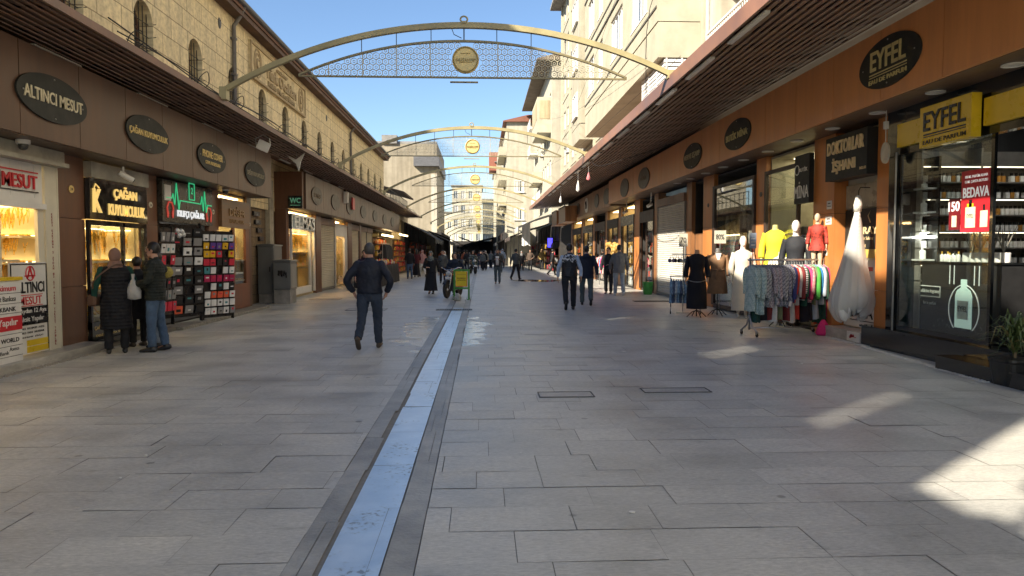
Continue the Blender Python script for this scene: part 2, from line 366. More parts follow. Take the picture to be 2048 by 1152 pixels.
WARM2 = lamp('warm_display_lamp', (1,.78,.38), 2.4)
COOL = lamp('white_lamp', (1,.97,.9), 10)
LETLIT = lamp('lit_gold_letter', (.85,.58,.18), .26)
LETWH = lamp('lit_white_letter', (.8,.82,.85), .22)

# ---------------------------------------------------------------- ground
mb = MB(); mb.quad((-260,-80,-.014),(260,-80,-.014),(260,520,-.014),(-260,520,-.014))
tag(mb.build('ground', GROUT), kind='structure')
def pavers(x0, x1, ya, yb, wmin, wmax, dmin, dmax, seed, gap=.0045):
    q = random.Random(seed); mb = MB(); y = ya
    while y < yb:
        d = q.uniform(dmin, dmax); x = x0-q.uniform(0, wmin)
        while x < x1:
            wd = q.uniform(wmin, wmax); a, b = max(x, x0), min(x+wd, x1)
            if b-a > .03:
                g = gap*q.choice((.5,.6,.8,1,1.6)); h = g*q.uniform(.4,1.3); z = [q.uniform(-.0016,.0016) for _ in range(4)]; zz = q.uniform(-.0015,.0015)
                mb.quad((a+g/2,y+h/2,z[0]+zz),(b-g/2,y+h/2,z[1]+zz),(b-g/2,y+d-h/2,z[2]+zz),(a+g/2,y+d-h/2,z[3]+zz))
            x += wd
        y += d
    return mb
P = pavers(-7.6, -1.0, -1.5, 92, .42, .9, .34, .43, 3, .004)
Q = pavers(-.336, 7.6, -1.5, 92, .42, .88, .36, .43, 5, .004)
P.add(Q.v, Q.f)
Q = pavers(-1.0, -.84, -1.5, 92, .2, .2, .7, 1.15, 6, .003); BD = MB(); BD.add(Q.v, Q.f)
Q = pavers(-.505, -.34, -1.5, 92, .2, .2, .6, 1.1, 8, .003); BD.add(Q.v, Q.f)
Q = pavers(-.815, -.51, 20.0, 92, .4, .4, .4, .6, 9, .005); P.add(Q.v, Q.f)
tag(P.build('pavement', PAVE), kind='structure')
tag(BD.build('drain_border', mat('dark_border_stone', (.35,.355,.34), .45, var=.3, vs=3.5, bump=.2, bs=40, dirt=.3)), kind='structure')
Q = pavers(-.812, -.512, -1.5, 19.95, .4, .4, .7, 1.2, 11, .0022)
tag(Q.build('drain_channel', wet_sky_slab_mat()), kind='structure')
mb = MB(); mb.quad((-40,92,-.005),(40,92,-.005),(40,400,-.005),(-40,400,-.005)); tag(mb.build('far_street', mat('far_paving', (.38,.375,.36), .5, vs=.6)), kind='structure')
# grates and covers let into the paving
GROUT2 = mat('stone_frame', (.13,.13,.125), .6)
def cover(name, label, x, y, wx, wy, m, slots=True, group=None):
    t = thing(name, label, 'drain cover', (x, y, .003), 0, group)
    f = MB(); e = .035 if slots else .012
    f.box(-wx/2,wx/2,-wy/2,-wy/2+e,0,.008); f.box(-wx/2,wx/2,wy/2-e,wy/2,0,.008)
    f.box(-wx/2,-wx/2+e,-wy/2+e,wy/2-e,0,.008); f.box(wx/2-e,wx/2,-wy/2+e,wy/2-e,0,.008)
    f.build('frame', DKSTEEL if slots else GROUT2, t)
    g = MB()
    if slots:
        n = int((wx-2*e)/.06)
        for i in range(n):
            c = -wx/2+e+(i+.5)*(wx-2*e)/n; g.box(c-.016,c+.016,-wy/2+e,wy/2-e,0,.006)
    else: g.box(-wx/2+e+.006,wx/2-e-.006,-wy/2+e+.006,wy/2-e-.006,0,.004)
    g.build('grate' if slots else 'lid', m, t)
cover('drain_grate', 'wide iron drain grate at the far end of the blue wet strip', -.75, 19.9+.35, 1.0, .42, DKSTEEL)
STONELID = mat('stone_lid', (.34,.335,.32), .45, var=.25, vs=12)
cover('manhole_cover', 'square stone-filled cover beyond the walking man on the left', -3.2, 20.4, 1.1, .62, STONELID, False)
cover('manhole_cover', 'stone-filled cover near the grey cabinets on the left', -5.3, 25.0, 1.0, .7, STONELID, False)
cover('manhole_cover', 'stone-filled cover set in the paving right of the blue strip', .95, 8.05, .62, .30, STONELID, False)
cover('manhole_cover', 'long thin stone-filled cover right of the other one in the open paving', 2.25, 8.25, .78, .27, STONELID, False)
cover('drain_grate', 'pale iron grate before the white shutter on the right', 5.6, 23.5, 1.2, .5, DKSTEEL)
cover('manhole_cover', 'stone-filled cover before the shuttered shops on the left', -5.2, 31.0, .9, .7, STONELID, False)
# cream cobble gutter against the shops
mb = MB()
for i in range(420):
    y = rnd.uniform(8.6,12.0); mb.ball((6.22+rnd.uniform(-.05,.05)+(y-8.6)*.075, y, .004), (.016,.018,.012), 6, 0, 4)
for i in range(260):
    y = rnd.uniform(12.0,13.4); mb.ball((6.56+rnd.uniform(-.06,.05), y, .004), (.016,.018,.012), 6, 0, 4)
tag(mb.build('pebble_gutter', mat('white_pebbles', (.55,.54,.5), .6, vs=30)), 'strip of small white pebbles along the black plinth', 'pebbles', kind='stuff')
# litter
for i, (x, y, sc) in enumerate([(1270,1038,.016),(1372,660,.035),(1406,710,.028),(1618,733,.02),(1250,706,.04),(1455,670,.02),(297,908,.010),(246,953,.010),(444,888,.008)]):
    gx, gy, _ = G(x, y); q = random.Random(i); mb = MB()
    ring = [(sc*(1+.4*q.random())*math.cos(a), sc*.8*(1+.4*q.random())*math.sin(a)) for a in [k*math.pi/3.5 for k in range(7)]]
    mb.prism(ring, 'z', .004, .009)
    tag(mb.build('paper_scrap', mat('scrap_paper', (.7,.69,.66), .7), loc=(gx, gy, 0)), 'small white paper scrap lying on the paving', 'litter', 'paper scraps on the paving')
# ---------------------------------------------------------------- stone building on the left
SANDST = wall_stone('sandstone_blocks', (.87,.75,.48), (.80,.69,.44), (.40,.31,.185), .92, .46, streak=.2)
def holed(mb, ax, t0, t1, us, vs, holes, m=0):
    U = sorted(set(list(us)+[h[0] for h in holes]+[h[1] for h in holes])); V = sorted(set(list(vs)+[h[2] for h in holes]+[h[3] for h in holes]))
    for i in range(len(U)-1):
        run = None
        for j in range(len(V)):
            solid = j < len(V)-1 and not any(h[0]-1e-6 <= U[i] and U[i+1] <= h[1]+1e-6 and h[2]-1e-6 <= V[j] and V[j+1] <= h[3]+1e-6 for h in holes)
            if solid and run is None: run = V[j]
            if not solid and run is not None:
                mb.prism([(U[i],run),(U[i+1],run),(U[i+1],V[j]),(U[i],V[j])], ax, t0, t1, m); run = None
WX = -7.0
sb = thing('stone_building', 'long old sandstone building with arched barred windows and dark eaves', 'building', (0,0,0))
wy = [12.9+2.745*k for k in range(15)]
mb = MB(); hw, zb, zs = .43, 5.25, 6.4
prev = 4.0
for y in wy:
    mb.prism([(prev,3.0),(y-hw,3.0),(y-hw,8.4),(prev,8.4)], 'x', WX-.4, WX)
    mb.prism([(y-hw,3.0),(y+hw,3.0),(y+hw,zb),(y-hw,zb)], 'x', WX-.4, WX)
    arch = [(y+hw*math.cos(a), zs+hw*math.sin(a)) for a in [math.pi-k*math.pi/12 for k in range(13)]]
    mb.prism([(y-hw,8.4)]+arch+[(y+hw,8.4)], 'x', WX-.4, WX)
    prev = y+hw
mb.prism([(prev,3.0),(53,3.0),(53,8.4),(prev,8.4)], 'x', WX-.4, WX)
mb.box(-20,WX-.4,52.6,53,0,8.4); mb.box(-20,WX-.4,4.0,4.4,0,8.4)
mb.build('wall', SANDST, sb)
UH = [(1.3,2.15,9.8,11.1),(-2.75,-2.1,9.5,11.3),(8.0,8.6,9.1,10.2)]  # openings placed to throw sun patches on the paving
mb = MB(); holed(mb, 'x', -7.75, -7.45, (-4.0,1.5,17.5), (8.75,13.4), UH); mb.box(-7.75,-7.45,-4.0,1.5,13.4,14.0); mb.box(-14.2,-7.0,-4.0,3.98,0,8.3); mb.box(-14.2,-6.7,-24,-4.02,0,8.85); mb.build('unseen_sun_screen', SANDST, sb)  # unseen upper wall and wing, added to block and shape the sun
for y0_, y1_, z0_, z1_ in UH:
    mb = MB(); z = z0_+.02
    while z < z1_-.05: mb.box(-7.603,-7.597,y0_,y1_,z,z+.073); z += .095
    mb.build('sun_dimming_slats', mat('dimming_slat_wood',(.14,.075,.05),.6), sb)  # slats added across the openings to dim the sun patches
mb = MB(); mb.box(-6.76,-6.70,-24,-4.05,9.35,9.68)
for k in range(9): mb.box(-6.755,-6.705,-23.5+k*2.4,-23.42+k*2.4,8.85,9.35)
mb.build('unseen_shadow_rail', DKSTEEL, sb)  # unseen rail, added to cast a shadow band on the paving
mb = MB(); mb.box(-7.1,-6.72,-5.55,-5.05,8.86,10.9); mb.box(-7.1,-6.72,-7.6,-7.2,8.86,10.4); mb.build('chimney', SANDST, sb)  # unseen stacks, added so their shadows split the sun patch
mb = MB()
mb.prism([(-7.02,8.4),(-6.62,8.36),(-6.62,8.46),(-12,10.6),(-18,8.4)], 'y', -4.0, 53.3)
mb.build('roof', mat('roof_tiles', (.16,.08,.05), .8, bump=.4), sb)
mb = MB()
mb.prism([(-6.62+.11*math.cos(a), 8.56+.11*math.sin(a)) for a in [math.pi+k*math.pi/8 for k in range(9)]], 'y', -4.0, 53.3)
mb.box(-6.735,-6.72,-3.6,53.3,8.46,8.57)
mb.build('gutter', mat('gutter_zinc', (.10,.105,.11), .45, metal=.4), sb)
mb = MB(); mb.box(-6.98,-6.66,4,53.2,8.22,8.355); mb.build('eaves_board', mat('eaves_wood', (.13,.07,.045), .7, dirt=.3), sb)
for y in (21.0, 39.3):
    mb = MB(); mb.tube([(-6.62,y,8.5),(-6.75,y,8.2),(-6.92,y,7.95),(-6.92,y,4.7)], .06, 10)
    for z in (7.6,6.6,5.6): mb.box(-7.0,-6.85,y-.075,y+.075,z-.03,z+.03)
    mb.build('downpipe', mat('pipe_grey', (.16,.15,.14), .5, metal=.3), sb, True, angle=40)
GR = mat('window_dark_glass', (.03,.033,.035), .12, var=.4, vs=1.2)
WOODF = mat('window_wood', (.14,.075,.05), .6)
w0 = None
for y in wy:
    if w0 is None:
        f = MB(); ring = []
        for a in [math.pi-k*math.pi/12 for k in range(13)]: ring.append((hw*math.cos(a), 1.15+hw*math.sin(a)))
        inn = [(u*.86, 1.15+(v-1.15)*.86) for u, v in ring]
        o_ = [(-hw,0)]+ring+[(hw,0)]; i_ = [(-hw*.86,.06)]+inn+[(hw*.86,.06)]
        n = len(o_)
        for k in range(n-1): f.prism([o_[k],o_[k+1],i_[k+1],i_[k]], 'x', -.06, 0)
        f.box(-.05,-.008,-hw*.86,hw*.86,1.12,1.17); f.box(-.05,-.01,-.025,.025,.06,1.12)
        f.box(-.06,0,-hw,hw,0,.06)
        w0 = f.build('window', WOODF, sb, loc=(WX-.3, y, zb))
        p = MB(); p.prism([(-hw,0)]+ring+[(hw,0)], 'x', -.075, -.065); p.build('pane', GR, w0)
        g = MB()
        for k in range(5):
            u = -hw*.8+k*hw*.4; g.tube([(.2,u,.02),(.2,u,1.15+math.sqrt(max(0,hw*hw-u*u))*.97)], .011, 6)
        for k in range(5): g.tube([(.2,-hw,.12+k*.27),(.2,hw,.12+k*.27)], .010, 6)
        for k in range(5):
            for u in (-hw,hw): g.tube([(.2,u,.12+k*.27),(.36,u*1.03,.14+k*.27)], .008, 5)
        g.build('grille', DKSTEEL, w0)
    else:
        c = copy_tree(w0); c.location = (WX-.3, y, zb)
# relief name stone
mb = MB(); mb.box(-6.998,-6.94,22.5,29.3,6.92,8.02); 
nm = mb.build('name_stone', wall_stone('pale_relief_stone', (.74,.62,.38), (.71,.60,.37), (.55,.46,.29), 1.6, 1.2, streak=.25), sb)
mb = MB(); rs = .055
text(mb, 'GAZİANTEP', (-6.94,25.9,7.78), LR, UP, .14, 1.3, rs, 0, .01)
text(mb, 'Türk Ocakları', (-6.94,25.9,7.46), LR, UP, .40, 3.8, rs, 0, .012)
text(mb, 'Kültür Merkezi Binası', (-6.94,25.9,7.1), LR, UP, .17, 3.3, rs, 0, .008)
for yy in (23.2,28.6):
    for r in (.42,.30):
        pts = [(-6.93, yy+r*.85*math.cos(a), 7.47+r*math.sin(a)) for a in [k*math.pi/14 for k in range(29)]]
        mb.tube(pts, .03, 6)
    mb.prism([(yy+.16*math.cos(a), 7.47+.16*math.sin(a)) for a in [k*math.pi/10 for k in range(3,18)]]+[(yy+.04+.12*math.cos(a), 7.47+.12*math.sin(a)) for a in [k*math.pi/10 for k in range(17,2,-1)]], 'x', -6.94, -6.89)
for z0, z1 in ((6.92,6.99),(7.95,8.02)): mb.box(-6.94,-6.90,22.5,29.3,z0,z1)
for y0, y1 in ((22.5,22.57),(29.23,29.3)): mb.box(-6.94,-6.90,y0,y1,6.99,7.95)
mb.build('relief_lettering', mat('relief_letter_stone', (.46,.36,.21), .85), nm)
for y, z in ((20.1,7.75),(33.6,7.7)):
    mb = MB(); mb.ball((-7.0,y,z),(.03,.12,.15),14); mb.build('vent_hole', BLACK, sb)
# ---------------------------------------------------------------- canopies over the pavements
def canopy(name, label, s, xo, xi, zo, zi, y0, y1, eh, nsl, medge):
    """s = +1 right side, -1 left side; xo outer edge, xi inner edge against the fascia"""
    t = thing(name, label, 'canopy', (0,0,0))
    mb = MB(); mb.box(s*xo, s*(xo+.05), y0, y1, zo, zo+eh); mb.box(s*(xo+.05), s*(xo+.14), y0, y1, zo+eh-.04, zo+eh-.004)
    mb.build('edge_board', medge, t)
    mb = MB(); dx = (xi-xo-.12)/nsl
    for i in range(nsl):
        x = xo+.1+dx*(i+.5); z = zo+(zi-zo)*(i+.5)/nsl
        q = random.Random(i); y = y0
        while y < y1:
            ln = q.uniform(3.4,5.2); e = min(y+ln, y1)
            mb.cbox((s*x, (y+e)/2, z+.03), (dx*.72, e-y-.012, .018), Matrix.Rotation(s*R_(-14+q.uniform(-3,3)), 3, 'Y'))
            y = e
    mb.build('slats', CANOPY2, t)
    y = y0+.3
    while y < y1:
        mb = MB()
        z = (zo+zi)/2
        mb.prism([(s*(xo+.06),zo+.06),(s*xi,zi+.06),(s*xi,zi+.15),(s*(xo+.06),zo+.15)], 'y', y-.02, y+.02); mb.build('joist', DKBROWN, t)
        y += 1.0
    mb = MB(); mb.prism([(s*(xo+.06),zo+eh-.05),(s*(xi+.9),zi+.24),(s*(xi+.9),zi+.26),(s*(xo+.06),zo+eh-.03)], 'y', y0, y1)
    mb.build('cover_sheet', CANOPY, t)
    return t
CL = canopy('shop_canopy', 'long dark brown slatted canopy over the left-hand shops', -1, 5.1, 6.35, 4.54, 4.52, 4.0, 63, .11, 9, CANOPY)
CR = canopy('shop_canopy', 'long reddish brown slatted canopy over the right-hand shops', 1, 3.8, 6.25, 4.92, 5.12, 3.0, 57, .25, 17, RUST)
UNLIT = mat('opal_tube', (.62,.62,.58), .35, var=.05)
for i in range(16):
    y = 5.2+i*2.35; mb = MB(); mb.box(3.87,3.95,y,y+1.5,4.862,4.90); mb.build('light_strip', UNLIT, CR)
for i in range(8):
    y = 10.5+i*3.1; mb = MB(); mb.box(-6.25,-6.19,y,y+1.2,4.475,4.50); mb.build('light_strip', UNLIT, CL)
# cables and curls of wire left along the canopy edges
def cable(pts, label, r=.012, m=None, group=None):
    mb = MB(); mb.tube(cr(pts, 4), r, 5)
    return tag(mb.build('cable', m or DKSTEEL, None, True), label, 'cable', group)
for k, (x, z, r) in enumerate(((-5.3,4.83,.011),(-5.45,4.98,.012),(-5.2,4.76,.008))):
    pts = [(x+.03*math.sin(i*1.7+k), 11+i*2.0, z+.05*math.sin(i*1.3+k*2)-.02*(i%3)) for i in range(26)]
    cable(pts, ['thin slack wire low along the left canopy edge','thick black cable strung above the left canopy','thin wire lying on the rim of the left canopy'][k], r)
for i in range(14):
    y = 11+i*2.6+rnd.uniform(-.6,.6)
    pts = [(-5.25, y, 4.66),(-5.2,y+.05,4.85),(-5.1,y+.16,4.9+rnd.uniform(0,.08)),(-5.12,y+.26,4.78),(-5.2,y+.2,4.68)]
    cable(pts, 'short curl of wire sticking up from the left canopy rim', .008, None, 'wire curls on the left canopy rim')
cable([(3.95,26,4.9),(3.95,24.4,4.5),(4.3,22.2,4.42),(5.6,20.4,4.75),(6.0,19.8,5.0)], 'dark cable sagging under the right canopy')
cable([(3.75,16.5,5.2),(3.75,16.2,7),(4.6,16.6,9),(6.9,23.1,13)], 'thin wire running from the right canopy up to the flats', .009)
# shop boards (fascias)
def fascia(name, label, s, x, y0, y1, z0, z1, pw, m, soff, xi, back=None):
    t = thing(name, label, 'shop fascia', (0,0,0))
    mb = MB(); y = y0
    while y < y1-.02:
        e = min(y+pw, y1); mb.box(s*x, s*(x+.05), y+.007, e-.007, z0, z1); y = e
    mb.build('panels', m, t)
    mb = MB(); mb.box(s*(x+.052), s*(xi+.3), y0, y1, z0+.012, z1-.01); mb.build('backing', DKBROWN, t)
    mb = MB(); y = y0
    while y < y1-.02:
        e = min(y+pw*1.5, y1); mb.box(s*(x+.052), s*xi, y+.005, e-.005, z0-.008, z0+.006); y = e
    mb.build('soffit', soff, t)
    return t
SOFF = mat('soffit_brown', (.11,.07,.05), .4, var=.2, vs=2)
SOFFR = mat('soffit_dark', (.14,.09,.06), .4, var=.2, vs=2)
FL = fascia('fascia', 'brown panelled shop fascia of the nearest shops on the left', -1, 6.0, 6.98, 21.2, 3.16, 4.38, 1.42, BROWN, SOFF, 6.6)
FL2 = fascia('fascia', 'brown panelled shop fascia above the shutters further along on the left', -1, 6.0, 25.3, 54, 3.10, 4.34, 1.4, BROWN, SOFF, 6.6)
FRt = fascia('fascia', 'orange brown panelled shop fascia along the right-hand shops', 1, 6.0, 3.4, 34.0, 3.88, 4.93, 1.475, ORANGEF, SOFFR, 6.9)
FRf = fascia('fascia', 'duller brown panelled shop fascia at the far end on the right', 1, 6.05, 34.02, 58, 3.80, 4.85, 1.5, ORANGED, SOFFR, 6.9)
for i in range(11):
    y = 8.6+i*1.5; xx = 6.42
    mb = MB(); mb.lathe([(.13,3.866),(.13,3.850),(.11,3.848),(.105,3.856),(.001,3.856)], (xx,y,0), 24); mb.build('downlight', UNLIT, FRt)
# oval name boards
def oval(sx, yc, zc, X, lines, label, a=.84, b=.32, m=None, face=None, rim=True, tilt=None):
    t = thing('oval_sign', label, 'sign', (sx*X, yc, zc), 0, 'oval shop signs')
    d = -sx
    mb = MB(); mb.prism(ellipse(a, b, 48), 'x', d*.0, d*.03)
    mb.build('board', face or SIGNBLK, t)
    mb = MB(); r = LR if sx < 0 else RR
    for (tx, z, h, wd, bo) in lines:
        if tx == '-': mb.box(d*.03, d*.036, -wd/2, wd/2, z-h/2, z+h/2)
        else: text(mb, tx, (d*.03,0,z), r, UP, h, wd, .014, 0, bo)
    if lines: mb.build('lettering', m or GOLDT, t)
    if rim:
        mb = MB()
        for u, v in ((-.84,0),(.84,0),(0,.85),(0,-.85)): mb.lathe([(.012,0),(.012,.008),(.004,.011)], (d*.03+(0 if d > 0 else -.011), u*a, v*b), 8, 0, 'x')
        mb.build('screws', STEEL, t)
    return t
OL = 6.002
oval(-1, 10.55, 3.74, 5.998, [('ALTINCI MESUT', 0, .17, 1.4, .012)], 'dark oval sign with one pale line of letters, nearest on the left fascia', m=mat('pale_gold_letter', (.62,.56,.40), .4))
oval(-1, 13.45, 3.72, 5.998, [('ÇAĞAN KUYUMCULUK', .0, .17, 1.5, .012)], 'dark oval sign above the black jeweller on the left fascia')
oval(-1, 16.55, 3.70, 5.998, [('PHONE COVER', .05, .15, 1.2, .012), ('GSM AKSESUAR', -.13, .075, .9, .003)], 'dark oval sign with two lines of letters above the phone shop')
oval(-1, 19.65, 3.68, 5.998, [('DEĞER KUYUMCULUK', 0, .15, 1.45, .008)], 'dark oval sign with dull letters, last before the gap in the left fascia', m=mat('dull_letter', (.30,.27,.2), .5))
FADE = mat('faded_brown_board', (.050,.036,.027), .45, var=.15)
FADL = mat('faded_letter', (.2,.15,.11), .5)
for i, (y, tx) in enumerate(((26.9,'ELMAS'),(30.3,''),(33.6,''),(37.4,''),(41.5,''),(45.6,''),(49.6,''))):
    t = oval(-1, y, 3.66, 5.998, [(tx, 0, .16, 1.0, .006)] if tx else [], ['faded brown oval sign over the white framed jeweller past the cabinets','blank faded oval sign above the first cream shutter','blank faded oval board beside the red fascia banner','blank faded oval board above the narrow shutters','blank faded oval board above the clothes rail','blank faded oval board above the bright stall','blank faded oval board at the far end of the left fascia'][i], face=FADE, m=FADL, rim=False)
EY = [('EYFEL', .08, .29, .92, .014), ('-', -.115, .018, .98, 0), ('-', -.155, .012, .98, 0), ('EAU DE PARFUM', -.225, .065, .98, .004)]
PALEG = mat('pale_gold_relief', (.66,.58,.28), .35, metal=.2)
oval(1, 10.55, 4.41, 6.0, EY, 'dark oval perfume shop sign on the orange fascia, nearest on the right', .80, .37, PALEG)
oval(1, 16.85, 4.36, 6.0, [('BUTİK MİNA', 0, .2, 1.4, .012)], 'dark oval boutique sign, second from the front on the orange fascia', .86, .35, PALEG)
oval(1, 20.45, 4.33, 6.0, [('MERVE EŞARP', 0, .19, 1.5, .01)], 'dark oval sign, third from the front on the orange fascia', .86, .35, mat('grey_gold', (.42,.38,.24), .4))
oval(1, 26.6, 4.33, 6.0, [('GELİN', .02, .2, .8, .01)], 'brown oval sign on the orange fascia above the white shutter', .9, .38, FADL, FADE, False)
for i, (y, lb) in enumerate(((30.2,'brown oval board on the orange fascia past the shutter'),(34.8,'brown oval board where the duller fascia begins'))):
    oval(1, y, 4.30, 6.0 if y < 34 else 6.05, [], lb, .85, .38, None, FADE, False)
t = oval(1, 41.5, 4.3, 6.05, [], 'white oval sign with a dark bag mark on the far right fascia', .62, .42, None, WHITE, False)
mb = MB(); mb.box(-.035,-.045,-.34,.34,-.2,.03); mb.tube([(-.04,-.18,.03),(-.04,-.12,.2),(-.04,.12,.2),(-.04,.18,.03)], .03, 6); mb.build('bag_mark', DKBROWN, t)
for i, y in enumerate((37.8, 45, 48.5)):
    oval(1, y, 4.3, 6.05, [], ['dim oval board between two dull fascia panels','dim oval board beyond the white oval sign','dim oval board last on the right fascia'][i], .7, .36, None, FADE, False)
# ---------------------------------------------------------------- shop fronts, left
def column(s, x, y0, y1, z1, label, m, depth=.32, split=(1.05,2.15)):
    t = thing('brown_column', label, 'column', (s*x, y0, 0), 0, 'clad shop columns')
    w = y1-y0; d = s; z = 0; mb = MB()
    for a in list(split)+[z1]:
        mb.box(0, d*.04, 0, w, z+.004, a-.004); mb.box(d*.041, d*depth, .0, .035, z+.004, a-.004); mb.box(d*.041, d*depth, w-.035, w, z+.004, a-.004); z = a
    mb.build('cladding', m, t)
    mb = MB(); mb.box(d*.042, d*(depth-.01), .037, w-.037, 0, z1); mb.build('core', DKBROWN, t)
    return t
def plate(par, s, y, z, m=None, tx=''):
    mb = MB(); mb.prism(ellipse(.075,.06,20), 'x', -s*.0, -s*.012); o = mb.build('number_plate', m or WHITE, par, loc=(0,y,z))
    mb = MB()
    if tx: text(mb, tx, (-s*.012,0,0), RR if s > 0 else LR, UP, .045, .075, .003); mb.build('number', BLACK, o)
C0 = column(-1, 6.6, 11.62, 12.42, 3.16, 'brown clad column between the white and the black jewellers', BROWN2); plate(C0, -1, .42, 2.62, GOLDT, '24')
C1 = column(-1, 6.6, 14.55, 15.15, 3.16, 'brown clad column between the black jeweller and the phone shop', BROWN2); plate(C1, -1, .3, 2.55, CREAMP, '26')
C2 = column(-1, 6.6, 17.95, 18.62, 3.16, 'brown clad column between the phone shop and the wood fronted jeweller', BROWN2); plate(C2, -1, .3, 2.6, CREAMP, '28')
C3 = column(-1, 6.6, 20.85, 21.2, 3.16, 'brown clad column at the end of the near left shops', BROWN); plate(C3, -1, .18, 2.4, CREAMP, '30')
def kerbsill(name, label, x0, x1, y0, y1, h, m):
    mb = MB(); mb.box(x0, x1, y0, y1, -.01, h); o = mb.build(name, m)
    b = o.modifiers.new('bevel', 'BEVEL'); b.width = .012; b.segments = 2
    return tag(o, label, 'step')
kerbsill('marble_step', 'pale worn marble step in front of the white jeweller', -6.62, -6.2, 6.0, 12.3, .12, MARBLE)
kerbsill('stone_step', 'low dark stone step in front of the black jeweller', -6.62, -6.25, 12.32, 15.1, .08, mat('dark_step', (.16,.15,.13), .5, var=.3, dirt=.4))
kerbsill('stone_kerb', 'speckled stone kerb before the phone shop', -6.62, -6.12, 15.12, 21.25, .07, mat('speckled_kerb', (.22,.21,.18), .6, var=.5, vs=14))
mb = MB()
for i in range(700):
    y = rnd.uniform(8.6,12.3); mb.ball((-6.15+rnd.uniform(-.045,.05), y, .003), (.014,.016,.012), 6, 0, 4)
tag(mb.build('pebble_strip', mat('brown_pebbles', (.30,.27,.22), .6, vs=30)), 'strip of brown pebbles along the marble step', 'pebbles', kind='stuff')
def room(t, s, x, y0, y1, depth, z1, wallm, floorm=None, name='interior', fz=.1):
    mb = MB(); a = x+depth
    mb.box(s*a, s*(a+.05), y0, y1, fz, z1); mb.box(s*(x+.06), s*a, y0, y0+.04, fz, z1); mb.box(s*(x+.06), s*a, y1-.04, y1, fz, z1)
    mb.box(s*(x+.06), s*a, y0+.042, y1-.042, z1-.05, z1); mb.build(name, wallm, t)
    mb = MB(); mb.box(s*(x+.02), s*a, y0+.042, y1-.042, 0, fz); mb.build('floor', floorm or wallm, t)
def chains(y0, y1, z0, z1, n, seed, x=0.0):
    q = random.Random(seed); mb = MB()
    for i in range(n):
        y = q.uniform(y0,y1); ln = q.uniform(.15,(z1-z0)*.9); zt = z1-q.choice((0,.02,.3*(z1-z0)))
        zb_ = max(z0, zt-ln); wd = q.uniform(.012,.035)
        mb.tube([(x+q.uniform(-.05,.05),y-wd,zt),(x+.02,y-wd*.6,(zt+zb_)/2),(x+.03,y,zb_),(x+.02,y+wd*.6,(zt+zb_)/2),(x+q.uniform(-.05,.05),y+wd,zt)], q.uniform(.006,.012), 5)
    return mb
def trays(y0, y1, z, n, seed, x=0.0, d=.4):
    q = random.Random(seed); mb = MB()
    for i in range(n):
        y = q.uniform(y0,y1); xx = x-q.uniform(0,d); r = q.uniform(.02,.045)
        mb.lathe([(r*.6,0),(r,.008),(r,.02),(r*.55,.03)], (xx,y,z), 8)
    return mb
def jewel_display(loc, y0, y1, tiers, label, seed, s=-1, back=CREAMIN, group='gold jewellery displays'):
    """backboard with hanging gold chains over stepped trays of rings; origin at the window's foot"""
    t = thing('jewellery_display', label, 'jewellery display', loc, 0, group)
    mb = MB(); mb.box(-.02,-.06,y0,y1,.05,tiers[-1][1]+.1)
    for z, _ in tiers: mb.box(-.02,.42,y0,y1,z-.03,z)
    mb.build('stand', back, t)
    c = MB(); r = MB()
    for k, (z0, z1) in enumerate(tiers):
        q = chains(y0+.05,y1-.05,z0+.12,z1-.02,int((y1-y0)*26),seed+k,.12); c.add(q.v,q.f)
        q = trays(y0+.05,y1-.05,z0,int((y1-y0)*40),seed+9+k,.36,.3); r.add(q.v,q.f)
    tag(c.build('gold_chains', GOLD, t), kind='stuff'); tag(r.build('ring_trays', GOLD, t), kind='stuff')
    mb = MB()
    for z, z1 in tiers: mb.box(.02,.09,y0+.05,y1-.05,z1-.006,z1+.012)
    mb.build('lamp_strip', WARM2, t)
    return t
# --- white jeweller (ALTINCI MESUT)
S1 = thing('jeweller_shop', 'white framed jewellery shop with red and grey lettering, nearest on the left', 'shop', (0,0,0))
room(S1, -1, 6.6, 6.9, 11.6, 2.6, 3.14, CREAMIN, mat('beige_tiles', (.5,.43,.3), .3))
mb = MB(); mb.box(-6.6,-6.42,6.9,11.56,2.90,3.14); mb.box(-6.42,-6.35,6.9,11.56,2.90,2.96); mb.build('shutter_box', mat('shutter_box_beige', (.42,.40,.33), .5, dirt=.3), S1)
mb = MB(); mb.box(-6.6,-6.56,6.9,11.2,2.32,2.90); 
for i in range(16): mb.box(-6.56,-6.552,6.95+i*.27,6.962+i*.27,2.40,2.88)
mb.box(-6.6,-6.50,6.9,11.2,2.24,2.32); sgn = mb.build('sign_board', WHITE, S1)
mb = MB(); text(mb, 'ALTINCI', (-6.552,9.62,2.60), LR, UP, .26, 1.2, .02, 0, .006); mb.build('shop_name', mat('dark_grey_letter', (.05,.05,.05), .4), sgn)
mb = MB(); text(mb, 'MESUT', (-6.552,10.66,2.62), LR, UP, .20, .78, .02, 0, .006); mb.box(-6.552,-6.54,10.24,11.08,2.755,2.775); mb.build('shop_name', RED, sgn)
mb = MB(); mb.box(-6.552,-6.54,10.24,11.08,2.475,2.49); mb.build('rule', BLACK, sgn)
mb = MB(); mb.box(-6.62,-6.54,11.22,11.56,.12,2.90); mb.box(-6.54,-6.53,11.22,11.25,.12,2.90); mb.box(-6.54,-6.53,11.53,11.56,.12,2.90); mb.box(-6.60,-6.54,10.12,10.2,.12,2.24); mb.box(-6.60,-6.55,11.05,11.2,.12,2.24)
fr = mb.build('frame', CREAMP, S1)
mb = MB()
tx = 'KREDİ KARTINA 2 AYDAN 12 AYA VARAN TAKSİT YAPILIR'
for i, ch in enumerate(tx):
    if ch != ' ': text(mb, ch, (-6.54,11.39,2.18-i*.0412), LR, UP, .035, .034, .004, 0, .01)
